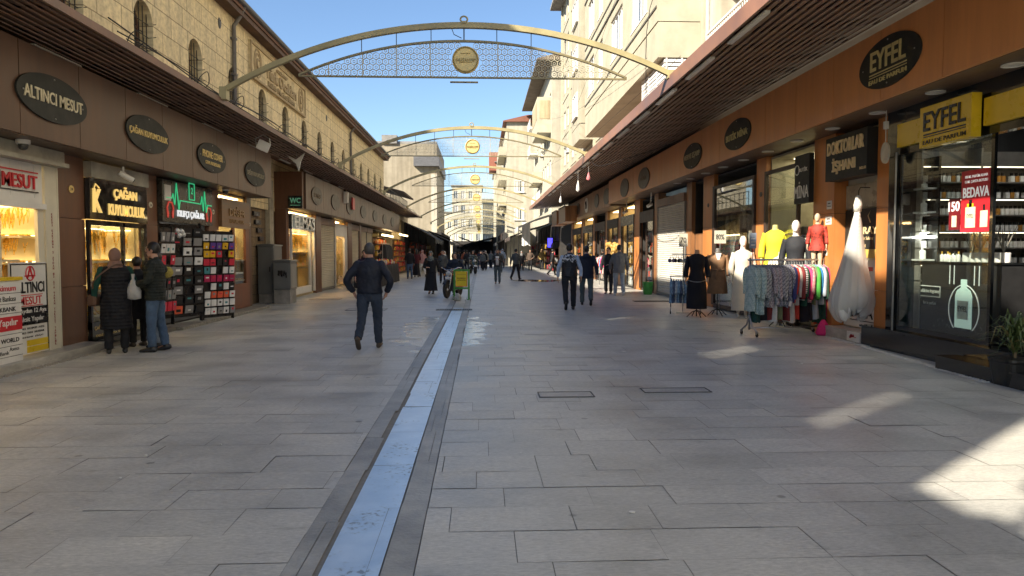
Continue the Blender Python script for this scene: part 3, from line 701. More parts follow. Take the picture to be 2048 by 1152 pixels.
mb.build('vertical_lettering', mat('brown_red_letter', (.30,.10,.08), .5), fr)
mb = MB(); mb.box(-6.58,-6.57,8.2,10.12,.2,2.24); mb.build('shop_window', GLASS, S1)
mb = MB(); mb.box(-7.25,-7.21,10.15,10.22,.12,2.1); mb.box(-7.25,-7.21,10.95,11.03,.12,2.1); mb.box(-7.25,-7.21,10.22,10.95,2.02,2.1)
mb.tube([(-7.2,10.3,1.2),(-7.14,10.3,1.25),(-7.14,10.3,1.55),(-7.2,10.3,1.6)], .015, 8)
mb.cbox((-7.2,10.55,1.75),(.04,.05,.95), Matrix.Rotation(R_(-38),3,'X')); mb.build('inner_door', mat('door_cream', (.5,.46,.36), .4), S1)
mb = MB(); mb.box(-8.2,-6.9,7.6,11.4,3.06,3.085); mb.build('ceiling_lamp', WARM, S1)
jewel_display((-6.98,0,.1), 8.4, 10.62, [(.95,1.4),(1.4,2.12)], 'tiers of hanging gold chains in the white jeweller window', 11)
jd = jewel_display((-9.1,11.5,.1), 0, 2.3, [(.9,1.35),(1.35,1.75),(1.75,2.2)], 'gold chains on the far side wall of the white jeweller', 12); jd.rotation_euler = (0,0,R_(-90))
# poster board by the door
PB = thing('poster_board', 'white board with a round red emblem and bold lettering by the shop door', 'poster', (-6.5,10.72,.14))
mb = MB(); mb.box(-.03,0,-.42,.42,.0,1.32); mb.build('board', WHITE, PB)
mb = MB(); 
for a in ((-.42,-.4,.03,1.3),(.4,.42,.03,1.3)): mb.box(0,.006,a[0],a[1],a[2],a[3])
mb.box(0,.006,-.4,.4,1.285,1.3); mb.box(0,.008,-.36,.42,.42,.68); text(mb, 'ALTINCI', (0,.02,.96), LR, UP, .16, .66, .006, 0, .02)
text(mb, 'BONUS  MAXIMUM  AXESS', (0,.02,.37), LR, UP, .03, .6, .004); text(mb, 'WORLD  PARAF  HALKBANK', (0,.02,.31), LR, UP, .03, .6, .004); text(mb, 'VAKIFBANK  ZİRAAT', (0,.02,.25), LR, UP, .03, .55, .004)
mb.build('black_print', BLACK, PB)
mb = MB(); text(mb, 'MESUT', (0,.02,.77), LR, UP, .12, .52, .006, 0, .006); mb.box(0,.006,-.26,.3,.845,.855); mb.box(0,.006,-.26,.3,.69,.70)
pts = [(.004,.02+.1*math.cos(a),1.16+.1*math.sin(a)) for a in [k*math.pi/10 for k in range(21)]]; mb.tube(pts, .01, 5)
mb.prism([(-.06,1.08),(-.03,1.08),(.02,1.2),(.07,1.08),(.10,1.08),(.03,1.26),(.01,1.26)], 'x', 0, .006); mb.box(0,.006,-.1,.14,1.115,1.135)
mb.build('red_print', RED, PB)
mb = MB(); text(mb, '2 Aydan 12 Aya', (.008,.02,.615), LR, UP, .085, .7, .004, 0, .01); text(mb, 'Taksit Yapılır', (.008,.0,.495), LR, UP, .09, .62, .004, 0, .01); mb.build('white_print', WHITE, PB)
mb = MB(); mb.box(0,.006,-.1,.42,.115,.2); mb.box(0,.006,-.1,.42,.02,.105); mb.build('yellow_labels', YELLOW, PB)
# bank placard stand at the frame edge
BP = thing('bank_placard_stand', 'white stand of bank card placards in front of the white jeweller', 'placard', (-6.32,9.55,.0))
mb = MB(); mb.box(-.3,0,-.9,.68,.12,1.22); mb.build('cabinet', WHITE, BP)
mb = MB(); mb.box(-.3,.02,-.9,.7,1.224,1.27); mb.build('gold_top', YELLOW, BP)
mb = MB(); mb.box(0,.006,-.9,.68,.55,.74); mb.build('red_band', RED, BP)
mb = MB(); text(mb, 'Yapılır', (.006,.37,.65), LR, UP, .12, .42, .004, 0, .012); mb.build('white_print', WHITE, BP)
mb = MB(); text(mb, 'maximum', (0,.32,1.12), LR, UP, .07, .5, .004, 0, .012); mb.build('red_print', RED, BP)
mb = MB(); text(mb, 'Ziraat Bankası', (0,.3,.98), LR, UP, .07, .52, .004); text(mb, 'HALKBANK', (0,.3,.84), LR, UP, .06, .52, .004, 0, .01); text(mb, 'WORLD', (0,.42,.42), LR, UP, .06, .38, .004, 0, .02); text(mb, 'VakıfBank', (0,.2,.26), LR, UP, .05, .38, .004); text(mb, 'Axess', (0,.5,.30), LR, UP, .05, .2, .004)
for z in (.2,.34,.5,.78,.91,1.05): mb.box(0,.003,-.9,.68,z,z+.006)
mb.build('black_print', BLACK, BP)
# --- black jeweller (ÇAĞAN KUYUMCULUK)
S2 = thing('jeweller_shop', 'black framed jewellery shop with glowing gold letters on a black sign', 'shop', (0,0,0))
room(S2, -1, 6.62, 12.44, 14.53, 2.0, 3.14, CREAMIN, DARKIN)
mb = MB(); mb.box(-6.62,-6.48,12.44,14.53,2.86,3.12); mb.build('shutter_box', mat('shutter_box_beige', (.42,.40,.33), .5), S2)
mb = MB(); mb.box(-6.62,-6.52,12.44,14.53,2.16,2.85); sgn = mb.build('sign_board', BLKGLOSS, S2)
mb = MB(); text(mb, 'ÇAĞAN', (-6.52,13.66,2.66), LR, UP, .26, .86, .02, 0, .016); text(mb, 'KUYUMCULUK', (-6.52,13.72,2.36), LR, UP, .20, 1.36, .02, 0, .012)
text(mb, 'K', (-6.52,12.66,2.48), LR, UP, .40, .26, .03, 0, .02)
mb.tube([(-6.51,12.52,2.28),(-6.51,12.53,2.62),(-6.51,12.62,2.76),(-6.51,12.74,2.70)], .012, 6); mb.build('shop_name', LETLIT, sgn)
mb = MB(); mb.box(-6.60,-6.54,12.44,12.5,.3,2.15); mb.box(-6.60,-6.54,13.6,13.66,.3,2.15); mb.box(-6.60,-6.54,14.42,14.53,.3,2.15); mb.box(-6.60,-6.54,12.5,14.42,2.06,2.15); mb.build('frame', BLKGLOSS, S2)
mb = MB(); mb.box(-6.585,-6.575,12.5,13.6,.42,2.06); mb.box(-6.585,-6.575,13.66,14.42,.12,2.06); mb.build('shop_window', GLASS, S2)
mb = MB(); mb.box(-6.60,-6.53,12.44,13.66,.09,.42); bs = mb.build('plinth', BLKGLOSS, S2)
mb = MB(); text(mb, 'ÇAĞAN KUYUMCULUK', (-6.53,13.04,.32), LR, UP, .09, 1.08, .006, 0, .015); text(mb, 'KREDİ KARTLARINA TAKSİT', (-6.53,13.04,.19), LR, UP, .05, 1.0, .005); mb.build('lettering', GOLDT, bs)
mb = MB(); text(mb, 'ÇAĞAN ALTINDA', (-6.57,13.05,1.98), LR, UP, .09, .95, .004); mb.build('window_lettering', GOLDT, S2)
mb = MB(); mb.box(-8.2,-6.8,12.6,14.4,3.06,3.085); mb.build('ceiling_lamp', WARM, S2)
jd = jewel_display((-8.5,14.45,.1), 0, 1.75, [(.42,.85),(.85,1.35),(1.35,1.92)], 'gold chains on the far side wall of the black jeweller', 22); jd.rotation_euler = (0,0,R_(-90))
jewel_display((-7.02,0,.1), 12.5, 13.75, [(.42,.85),(.85,1.35),(1.35,1.92)], 'tiers of gold chains and rings in the black jeweller window', 21)
mb = MB(); mb.box(-6.6,-6.2,12.6,13.5,.085,.105); tag(mb.build('door_mat', mat('rubber_mat', (.06,.06,.055), .8, bump=.4, bs=80)), 'dark rubber mat on the black jeweller step', 'mat')
# --- phone shop
S3 = thing('phone_shop', 'phone accessory shop under a black sign with neon heartbeat line', 'shop', (0,0,0))
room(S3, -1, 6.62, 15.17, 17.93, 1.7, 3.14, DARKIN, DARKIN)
mb = MB(); mb.box(-6.66,-6.50,15.17,17.93,2.24,3.11); sgn = mb.build('sign_board', mat('sign_brown_black', (.03,.028,.022), .3), S3)
x = -6.49
mb = MB(); text(mb, 'KILIFÇI ÇAĞLAR', (x,16.6,2.45), LR, UP, .22, 1.5, .02, 0, .014); mb.build('shop_name', LETWH, sgn)
NG = lamp('green_neon', (.05,.5,.22), .25); NR = lamp('red_neon', (.6,.07,.05), .15)
mb = MB()
mb.tube([(x,15.3,2.74),(x,15.6,2.74),(x,15.66,2.84),(x,15.74,2.62),(x,15.84,3.07),(x,15.96,2.52),(x,16.02,2.72),(x,16.4,2.72),(x,17.0,2.72),(x,17.18,2.72),(x,17.25,2.90),(x,17.33,2.57),(x,17.42,3.02),(x,17.52,2.54),(x,17.6,2.72),(x,17.85,2.72)], .014, 6)
for a, b in (((16.52,2.78),(16.52,3.14)),((16.82,2.78),(16.82,3.14)),((16.52,3.14),(16.82,3.14)),((16.52,2.78),(16.82,2.78))): mb.tube([(x,a[0],a[1]),(x,b[0],b[1])], .012, 6)
text(mb, '2', (x,16.67,2.98), LR, UP, .14, .1, .01); mb.build('neon_heartbeat', NG, sgn)
mb = MB()
for yc in (15.52,17.68):
    mb = MB(); mb.tube([(x,yc-.13,2.40),(x,yc-.15,2.54),(x,yc-.08,2.65),(x,yc+.08,2.65),(x,yc+.15,2.54),(x,yc+.13,2.40)], .018, 6)
    for u in (-.12,.12): mb.ball((x,yc+u,2.40),(.02,.035,.08),8)
    mb.build('neon_headphones', NR, sgn)
mb = MB(); mb.box(-6.5,-6.48,15.25,15.55,2.68,3.0); mb.build('notice', WHITE, sgn)
# phone-case racks: boards with hooks, each rack a thing with its packs
def case_rack(name, label, loc, rz, wd, hgt, z0, cols, rows, pal, seed, sides=(0,)):
    t = thing(name, label, 'display rack', loc, rz)
    mb = MB(); mb.box(-wd/2,wd/2,-.02,.02,z0-.06,z0+hgt+.06); mb.box(-wd/2,-wd/2+.03,-.035,.035,.0,z0+hgt+.1); mb.box(wd/2-.03,wd/2,-.035,.035,.0,z0+hgt+.1)
    mb.build('board', BLACK, t)
    q = random.Random(seed)
    for r in range(rows):
        row = pal[r % len(pal)]
        for c in range(cols):
            if q.random() < .05: continue
            cx = -wd/2+(c+.5)*wd/cols+q.uniform(-.008,.008); cz = z0+hgt-(r+.5)*hgt/rows; w_, h_ = wd/cols*.8, hgt/rows*.80
            m_ = q.choice(row); p = MB()
            tl = Matrix.Rotation(R_(q.uniform(-4,4)),3,'Z')@Matrix.Rotation(R_(q.uniform(2,10)),3,'X')
            p.cbox((0,-.08,0),(w_,.022,h_),tl); p.cbox((0,-.0925,h_*q.uniform(-.2,.2)),(w_*q.uniform(.25,.6),.004,h_*q.uniform(.12,.4)),tl,1)
            p.tube([(0,0,h_*.42),(0,-.09,h_*.42)], .004, 5, 2)
            p.build('case_pack', [m_, q.choice(PRINT), STEEL], t, loc=(cx,0,cz))
    return t
pk = lambda n, c, r=.35: mat(n, c, r, var=.1)
PW, PR_, PY, PP, PK, PB_, PG = pk('pack_white',(.75,.75,.74)), pk('pack_red',(.6,.03,.06)), pk('pack_yellow',(.75,.42,.02)), pk('pack_purple',(.12,.06,.30)), pk('pack_black',(.02,.02,.02)), pk('pack_crimson',(.45,.02,.09)), pk('pack_grey',(.25,.25,.25))
PO = pk('pack_orange',(.75,.12,.05)); PT = pk('pack_teal',(.06,.25,.28)); PRINT = [PK, PG, PW, PR_, PT]
case_rack('case_rack', 'colourful phone case rack of red, yellow and white packs on the kerb', (-6.1,17.05,.05), R_(58), .85, 1.86, .12, 5, 10, [[PW,PW,PB_],[PY,PR_,PP],[PY,PR_,PP,PB_],[PK,PR_,PT],[PW,PW,PT],[PB_,PR_,PB_],[PK,PW,PK],[PW,PW,PO],[PW,PW,PW],[PW,PG,PW]], 4)
case_rack('case_rack', 'black rack of dark and grey phone cases inside the phone shop entrance', (-6.55,16.1,.05), R_(62), 1.1, 1.9, .2, 4, 9, [[PK,PG],[PG,PK],[PG,PW,PG],[PG,PW],[PK,PK,PG],[PG,PK],[PK,PG],[PK,PK],[PG,PK,PO]], 5)
case_rack('case_rack', 'narrow dark rack of cables and cases beside the column of the phone shop', (-6.62,15.5,.05), R_(80), .5, 1.7, .3, 3, 7, [[PK,PG],[PG,PW],[PK,PR_],[PK,PG],[PK],[PG],[PR_,PW]], 6)
mb = MB()
for i in range(9): mb.ball((-6.25+.03*math.sin(i*2),15.25+i*.035,2.0+.05*math.cos(i*3)),(.05,.05,.055),8)
tag(mb.build('hanging_ornaments', mat('silver_ornament', (.6,.6,.6), .3, metal=.5)), 'cluster of silvery ornaments hanging at the phone shop', 'ornaments', kind='stuff')
mb = MB(); mb.box(-8.1,-6.9,15.4,17.7,3.06,3.085); mb.build('ceiling_lamp', lamp('dim_white_lamp',(1,.95,.85),2.5), S3)
# --- DEĞER jeweller
S4 = thing('jeweller_shop', 'wood fronted jewellery shop beside the grey cabinets', 'shop', (0,0,0))
room(S4, -1, 6.62, 18.64, 20.83, 1.8, 3.14, CREAMIN, DARKIN)
mb = MB(); mb.box(-6.64,-6.52,18.64,20.83,2.25,2.98); sgn = mb.build('sign_board', mat('wood_sign', (.20,.105,.05), .4, var=.3, vs=3, st=(1,.4,6)), S4)
mb = MB(); text(mb, 'DEĞER', (-6.52,19.75,2.68), LR, UP, .26, 1.2, .025, 0, .01); text(mb, 'KUYUMCULUK', (-6.52,19.75,2.42), LR, UP, .1, 1.1, .02, 0, .004); mb.build('shop_name', mat('bronze_letter',(.32,.20,.09),.35,metal=.5), sgn)
mb = MB(); mb.box(-6.62,-6.55,18.64,19.62,.08,.95); mb.box(-6.62,-6.55,19.62,20.83,.08,.75); mb.box(-6.62,-6.55,20.55,20.83,.75,2.25); mb.box(-6.62,-6.55,19.56,19.66,.95,2.25); mb.build('frame', mat('red_wood', (.19,.07,.035), .4, var=.3, vs=3, st=(4,4,.4)), S4)
mb = MB(); mb.box(-6.6,-6.59,18.64,19.56,.95,2.25); mb.box(-6.6,-6.59,19.66,20.55,.75,2.25); mb.build('shop_window', GLASS, S4)
jewel_display((-7.02,0,.1), 18.7, 20.8, [(.75,1.3),(1.3,2.0)], 'lit gold chains behind the window of the wood fronted jeweller', 31)
mb = MB(); mb.box(-8.0,-6.8,18.8,20.7,3.06,3.085); mb.build('ceiling_lamp', WARM, S4)
# --- gap with cabinets
gp = thing('alley_wall', 'rough stone wall with stepped dark toothing behind the grey cabinets', 'wall', (0,0,0))
mb = MB(); mb.box(-7.5,-7.1,21.3,25.2,0,4.5); mb.build('wall', wall_stone('dark_alley_stone', (.26,.19,.12), (.22,.16,.10), (.14,.11,.08), .6, .3), gp)
mb = MB()
for i in range(4): mb.box(-7.098,-7.03,22.9+i*.18,23.5+i*.12,2.75-i*.26,2.89-i*.26)
mb.build('toothing', BLACK, gp)
mb = MB(); mb.box(-7.098,-6.95,24.3,24.75,0,4.0); mb.build('plaster_pier', mat('pale_broken_plaster', (.42,.38,.30), .85, var=.4, vs=3), gp)
CG = mat('cabinet_grey', (.165,.17,.165), .45, var=.12, vs=3, dirt=.2)
def cabinet(label, x0, x1, y0, y1, z0, z1, base, mark=False):
    t = thing('utility_cabinet', label, 'cabinet', ((x0+x1)/2, (y0+y1)/2, 0)); hx_, hy = (x1-x0)/2, (y1-y0)/2
    mb = MB(); mb.box(-hx_,hx_,-hy,hy,z0,z1-.05); o = mb.build('body', CG, t); bv = o.modifiers.new('bevel','BEVEL'); bv.width = .012
    mb = MB(); mb.prism([(-hx_-.03,z1-.05),(hx_+.03,z1-.05),(hx_+.02,z1-.01),(0,z1+.02),(-hx_-.02,z1-.01)], 'y', -hy-.03, hy+.03); mb.build('lid', CG, t)
    mb = MB(); mb.box(-hx_+.04,hx_-.04,-hy-.014,-hy-.002,z0+.05,z1-.1); d = mb.build('door', CG, t)
    mb = MB(); mb.box(hx_+.002,hx_+.012,-hy+.05,hy-.05,z0+.06,z1-.12); mb.build('door', mat('cabinet_pale',(.30,.295,.26),.45,var=.12,dirt=.2) if mark else CG, t)
    mb = MB(); mb.box(hx_*.5,hx_*.62,-hy-.035,-hy-.016,(z0+z1)/2-.08,(z0+z1)/2+.08); mb.build('handle', BLACK, d)
    mb = MB(); mb.box(-hx_+.02,hx_-.02,-hy+.02,hy-.02,0,z0-.004); mb.build('base', base, t)
    if mark:
        mb = MB()
        for i in range(5): mb.prism([(-.12+i*.05+.02*(i%2),z0+.45+.05*math.sin(i*2)),(-.06+i*.05,z0+.43),(-.05+i*.04,z0+.58),(-.11+i*.05,z0+.62)], 'y', -hy-.02, -hy-.0145)
        mb.build('sprayed_mark', BLACK, d)
    return t
cabinet('big dark grey utility cabinet in the gap between the left shops', -7.1+.06, -6.55, 23.2, 24.2, .28, 1.86, CONC)
cabinet('smaller grey utility cabinet on a concrete base with a black sprayed mark', -6.42, -5.9, 22.7, 23.5, .44, 1.37, CONC, True)
# --- second run on the left
en = thing('brown_end_wall', 'dark brown end wall of the second shop row carrying a green WC sign', 'wall', (0,0,0))
mb = MB(); mb.box(-7.1,-6.06,25.02,25.28,3.1,4.34); mb.box(-7.0,-6.62,25.05,25.4,0,3.1); mb.build('cladding', BROWN2, en)
t = thing('toilet_sign', 'small black sign with green WC letters on the brown end wall', 'sign', (-6.28,25.0,3.32)); mb = MB(); mb.box(-.24,.24,-.06,.0,-.2,.2); mb.build('box', BLACK, t)
mb = MB(); text(mb, 'WC', (0,-.06,.04), FR, UP, .18, .36, .012, 0, .03); mb.box(-.17,.17,-.07,-.06,-.13,-.11); mb.build('lettering', lamp('green_sign',(.12,.35,.22),.1), t)
def shutter(name, label, s, x, y0, y1, z0, z1, m, group=None, step=.075):
    t = thing(name, label, 'shutter', (s*x, y0, 0), 0, group); w_ = y1-y0
    mb = MB(); prof = []; z = z0; k = 0
    while z < z1-.01:
        prof += [(s*.02, z), (s*-.008, z+step*.25), (s*-.012, z+step*.6), (s*.016, z+step*.93)]; z += step
    prof.append((s*.02, z1)); n = len(prof)
    vs = [(px,.05,pz) for px,pz in prof]+[(px,w_-.05,pz) for px,pz in prof]
    mb.add(vs, [(i,i+1,n+i+1,n+i) for i in range(n-1)]); mb.build('slat_curtain', m, t, True, angle=30)
    mb = MB(); mb.box(s*-.03,s*.06,0,.05,0,z1); mb.box(s*-.03,s*.06,w_-.05,w_,0,z1); mb.box(s*-.02,s*.03,.052,w_-.052,z0-.02,z0+.06); mb.build('guide_rails', mat('rail_grey',(.22,.21,.19),.5), t)
    mb = MB(); mb.box(s*-.06,s*.2,0,w_,z1,z1+.28); mb.build('roller_box', CANOPY, t)
    return t
S5 = thing('jeweller_shop', 'white framed jewellery shop with big silver letters past the grey cabinets', 'shop', (0,0,0))
room(S5, -1, 6.62, 25.42, 29.0, 1.8, 3.1, CREAMIN, CREAMIN)
mb = MB(); mb.box(-6.64,-6.52,25.42,28.95,2.42,2.95); sgn = mb.build('sign_board', BLKGLOSS, S5)
mb = MB(); text(mb, 'ELMAS', (-6.52,27.2,2.68), LR, UP, .42, 3.0, .05, 0, .01); mb.build('shop_name', mat('silver_letter',(.7,.7,.68),.25,metal=.6), sgn)
mb = MB(); 
for a, b in ((25.42,25.5),(28.2,28.3),(28.85,29.0)): mb.box(-6.62,-6.54,a,b,.1,2.42)
mb.box(-6.62,-6.54,25.5,28.2,.1,.35); mb.build('frame', WHITE, S5)
mb = MB(); mb.box(-6.6,-6.59,25.5,28.2,.35,2.42); mb.box(-6.6,-6.59,28.3,28.85,.1,2.42); mb.build('shop_window', GLASS, S5)
jd = jewel_display((-8.2,28.9,.1), 0, 1.4, [(.95,1.5),(1.5,2.2)], 'gold chains on the inner side wall past the grey cabinets', 42); jd.rotation_euler = (0,0,R_(-90))
jewel_display((-7.05,0,.1), 25.6, 28.4, [(.95,1.5),(1.5,2.2)], 'gold and silver chains in the lit window past the grey cabinets', 41)
mb = MB(); mb.box(-8.0,-6.8,25.6,28.8,3.0,3.03); mb.build('ceiling_lamp', WARM, S5)
column(-1, 6.5, 29.0, 29.9, 3.1, 'brown clad column between the silver lettered jeweller and the wide shutter', BROWN2)
shutter('roller_shutter', 'wide cream roller shutter right after the silver lettered jeweller', -1, 6.58, 29.9, 32.9, .06, 2.75, SHUT, 'cream shutters on the left')
S6 = thing('narrow_shop', 'narrow white framed shop window between two cream shutters', 'shop', (0,0,0))
room(S6, -1, 6.62, 33.0, 35.9, 1.4, 3.1, CREAMIN, CREAMIN)
mb = MB(); mb.box(-6.62,-6.54,33.0,33.12,.1,2.9); mb.box(-6.62,-6.54,35.2,35.9,.1,2.9); mb.box(-6.62,-6.54,33.12,35.2,2.35,2.9); mb.build('frame', WHITE, S6)
mb = MB(); mb.box(-6.6,-6.59,33.12,35.2,.1,2.35); mb.build('shop_window', GLASS, S6); mb = MB(); mb.box(-7.8,-6.8,33.2,35.2,3.0,3.03); mb.build('ceiling_lamp', WARM, S6)
def goods_wall(name, label, loc, L_, H_, rows, pal, seed, s, depth=.3, cat='shelf', z0=.1, dens=.85):
    t = thing(name, label, cat, loc)
    mb = MB(); mb.box(s*depth,s*(depth+.03),0,L_,z0,H_)
    for r in range(rows+1): z = z0+(H_-z0)*r/rows; mb.box(0,s*depth,0,L_,z-.02,z)
    mb.build('shelves', BROWN, t)
    q = random.Random(seed); mb = MB()
    for r in range(rows):
        z = z0+(H_-z0)*r/rows; y = .03
        while y < L_-.06:
            w_ = q.uniform(.05,.18); h_ = q.uniform(.35,.85)*(H_-z0)/rows
            if q.random() < dens:
                k = q.randrange(len(pal))
                if q.random() < .5: mb.box(s*.04,s*q.uniform(.1,depth-.02),y,y+w_*.85,z+.001,z+h_,k)
                else: mb.lathe([(w_*.3,0),(w_*.4,h_*.3),(w_*.36,h_*.7),(w_*.15,h_*.85),(w_*.15,h_)], (s*.12,y+w_/2,z+.001), 8, k)
            y += w_
    tag(mb.build('goods', pal, t), kind='stuff')
    return t
goods_wall('shelf_of_goods', 'glittering shelves of trinkets inside the narrow white shop', (-7.2,33.2,0), 2.0, 2.3, 6, [GOLD,PW,PG,PT], 3, -1)
column(-1, 6.5, 35.9, 37.0, 3.1, 'brown clad column after the narrow white shop', BROWN2)
shutter('roller_shutter', 'narrow cream roller shutter behind the walking man', -1, 6.58, 37.0, 39.3, .06, 2.75, SHUT, 'cream shutters on the left')
column(-1, 6.5, 39.3, 39.9, 3.1, 'thin brown clad column between the narrow shutters', BROWN2)
shutter('roller_shutter', 'second narrow cream shutter just left of the hanging clothes', -1, 6.58, 39.9, 42.0, .06, 2.75, SHUT, 'cream shutters on the left')
shutter('roller_shutter', 'third narrow cream shutter beside the dark clothes stall', -1, 6.58, 42.1, 44.2, .06, 2.75, SHUT, 'cream shutters on the left')
S7 = thing('market_stall', 'deep dark shop opening with warm lit goods beyond the shutters', 'shop', (0,0,0))
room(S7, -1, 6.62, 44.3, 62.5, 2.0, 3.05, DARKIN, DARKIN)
mb = MB(); mb.box(-6.45,-6.35,47.6,53,2.7,2.8); mb.build('lamp_strip', WARM, S7)
mb = MB(); mb.box(-6.05,-6.0,54.1,60,2.9,3.0); mb.build('lamp_strip', WARM, S7)
goods_wall('shelf_of_goods', 'bright copper and brass wares lit in the far left stall', (-6.75,47.6,0), 5.4, 2.6, 6, [GOLD,PO,CREAMP,mat('copper',(.7,.3,.15),.3,metal=1)], 13, -1)
goods_wall('shelf_of_goods', 'tall shelf of orange wares at the end of the left row', (-6.3,54.2,0), 7.0, 2.6, 6, [GOLD,PO,mat('copper',(.7,.3,.15),.3,metal=1),PR_], 14, -1)
st = thing('stall_table', 'long stall table draped in black cloth at the edge of the left shops', 'table', (-5.1,32.2,0))
mb = MB(); n = 60; vs = []
for i in range(n+1):
    y = i*8.5/n; wv = .035*math.sin(i*1.9)+.02*math.sin(i*.7)
    vs += [(.55+wv,y,.03),(.5+wv*.4,y,.95)]
mb.add(vs, [(2*i,2*i+2,2*i+3,2*i+1) for i in range(n)])
vs = [(-.5+1.05*i/12,-.02+.02*math.sin(i*2.3),z) for i in range(13) for z in (.03,.95)]; mb.add(vs, [(2*i,2*i+2,2*i+3,2*i+1) for i in range(12)])
o = mb.build('skirt', mat('black_cloth',(.018,.018,.02),.8,bump=.2), st, True)
mb = MB(); mb.box(-.5,.5,0,8.5,.952,.985); mb.build('top', mat('black_cloth',(.018,.018,.02),.8), st)
q = random.Random(5); mb = MB(); pal = [GOLD,PO,CREAMP,PR_,PG]
for i in range(130):
    y = q.uniform(2.5,8.3); xx = q.uniform(-.4,.4); h_ = q.uniform(.05,.3); r = q.uniform(.03,.08); mb.lathe([(r*.6,0),(r,h_*.4),(r*.7,h_*.8),(r*.4,h_)], (xx,y,.987), 8, q.randrange(5))
tag(mb.build('trinkets', pal, loc=(-5.1,32.2,0)), 'small copper and coloured trinkets spread on the black stall table', 'trinkets', kind='stuff')
rl = thing('clothes_rail', 'dark coats hanging in front of the far left stall', 'clothes rail', (-6.0,44.6,0))
mb = MB(); mb.tube([(0,0,2.15),(0,3.4,2.15)], .02, 8); 
for y in (0,3.4): mb.tube([(0,y,0),(0,y,2.15)], .02, 8)
mb.build('frame', STEEL, rl)
for i in range(9):
    y = .2+i*.36; mb = MB(); mb.rings([(.0,y,.85,.22,.1),(.02,y,1.2,.24,.12),(0,y,1.75,.22,.1),(0,y,2.0,.17,.07),(0,y,2.1,.05,.04)], 12); mb.build('coat', [mat('coat_black',(.02,.02,.022),.8),mat('coat_grey',(.06,.06,.065),.8)][i%2], rl, True)
for i, (y, sc, lb) in enumerate(((18.6,1,'white flood lamp hanging tilted under the left canopy edge'),(21.9,.8,'crumpled white bird-shaped ornament hanging under the left canopy'))):
    t = thing('hanging_lamp' if i == 0 else 'hanging_ornament', lb, 'lamp' if i == 0 else 'ornament', (-5.45,y,4.35))
    mb = MB()
    if i == 0:
        mb.cbox((0,0,-.08),(.3,.1,.24),Matrix.Rotation(R_(25),3,'Y')@Matrix.Rotation(R_(20),3,'Z')); mb.build('housing', WHITE, t)
        mb = MB(); mb.tube([(-.17,0,-.08),(-.2,0,.1),(.0,0,.2),(.15,0,.1),(.17,0,-.05)], .015, 6); mb.build('bracket', STEEL, t)
    else:
        mb.prism([(-.28,.12),(-.02,0),(.24,.2),(.12,-.06),(.06,-.34),(-.02,-.12),(-.14,-.02)], 'y', -.02, .03); mb.build('wings', WHITE, t)
        mb = MB(); mb.tube([(0,0,0),(0,0,.24)], .005, 5); mb.build('string', STEEL, t)
for i, (yy, z, kind) in enumerate(((10.35,3.05,'dome'),(13.15,3.0,'bullet'),(18.3,3.08,'dome'))):
    t = thing('security_camera', ['round dome camera under the fascia above the white jeweller','white bullet camera above the black jeweller sign','small dome camera above the wood fronted jeweller'][i], 'camera', (-6.3,yy,z+.08))
    if kind == 'dome':
        mb = MB(); mb.lathe([(.09,.02),(.09,-.03),(.075,-.04)], n=16); mb.build('mount', WHITE, t, True, angle=40); mb = MB(); mb.ball((0,0,-.06),.065,14); mb.build('dome', mat('smoked_dome',(.05,.05,.05),.1), t, True)
    else:
        mb = MB(); mb.tube([(0,0,.03),(0,0,-.06),(.03,.02,-.09)], .02, 8); mb.build('bracket', WHITE, t); mb = MB(); mb.tube([(-.05,-.05,-.08),(.12,.1,-.2)], .05, 12); mb.tube([(.12,.1,-.2),(.13,.11,-.21)], .035, 12, 1); mb.build('body', [WHITE,BLACK], t, True, angle=40)
# ---------------------------------------------------------------- shop fronts, right
D = 6.75
MARK0 = set(bpy.data.objects)
def rcol(y0, y1, label, m=ORANGE, z1=3.87, tags=None):
    t = column(1, D, y0, y1, z1, label, m, .3, (.95, 2.35))
    return t
PA = rcol(12.0, 12.42, 'orange clad column between the perfume shop and the doctors entrance'); plate(PA, 1, .2, 3.22, WHITE, '18')
PBc = rcol(13.92, 14.78, 'orange clad column with white stickers between the boutique and the entrance')
for z, w_, yy in ((2.52,.2,.18),(2.22,.24,.2),(1.62,.15,.3)):
    mb = MB(); mb.box(-.006,-.001,yy-w_/2,yy+w_/2,z-.08,z+.08); s_ = mb.build('sticker', WHITE, PBc)
    mb = MB(); mb.box(-.009,-.0065,yy-w_*.35,yy+w_*.35,z-.035,z-.02); mb.box(-.009,-.0065,yy-w_*.25,yy+w_*.25,z+.02,z+.04); mb.build('print', BLACK, s_)
PCc = rcol(17.25, 17.85, 'orange clad column between the two boutique windows'); plate(PCc, 1, .3, 3.0, FADE)
PDc = rcol(21.1, 22.1, 'orange clad column left of the coat window'); plate(PDc, 1, .5, 3.0, FADE)
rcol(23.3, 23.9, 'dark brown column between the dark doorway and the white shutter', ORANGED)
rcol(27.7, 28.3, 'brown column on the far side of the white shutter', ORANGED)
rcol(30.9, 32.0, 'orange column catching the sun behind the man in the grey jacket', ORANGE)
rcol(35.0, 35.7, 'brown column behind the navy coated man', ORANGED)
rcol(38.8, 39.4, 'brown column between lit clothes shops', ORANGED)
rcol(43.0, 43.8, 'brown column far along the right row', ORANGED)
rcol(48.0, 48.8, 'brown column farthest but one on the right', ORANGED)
rcol(53.5, 54.3, 'brown column at the far end of the right row', ORANGED)
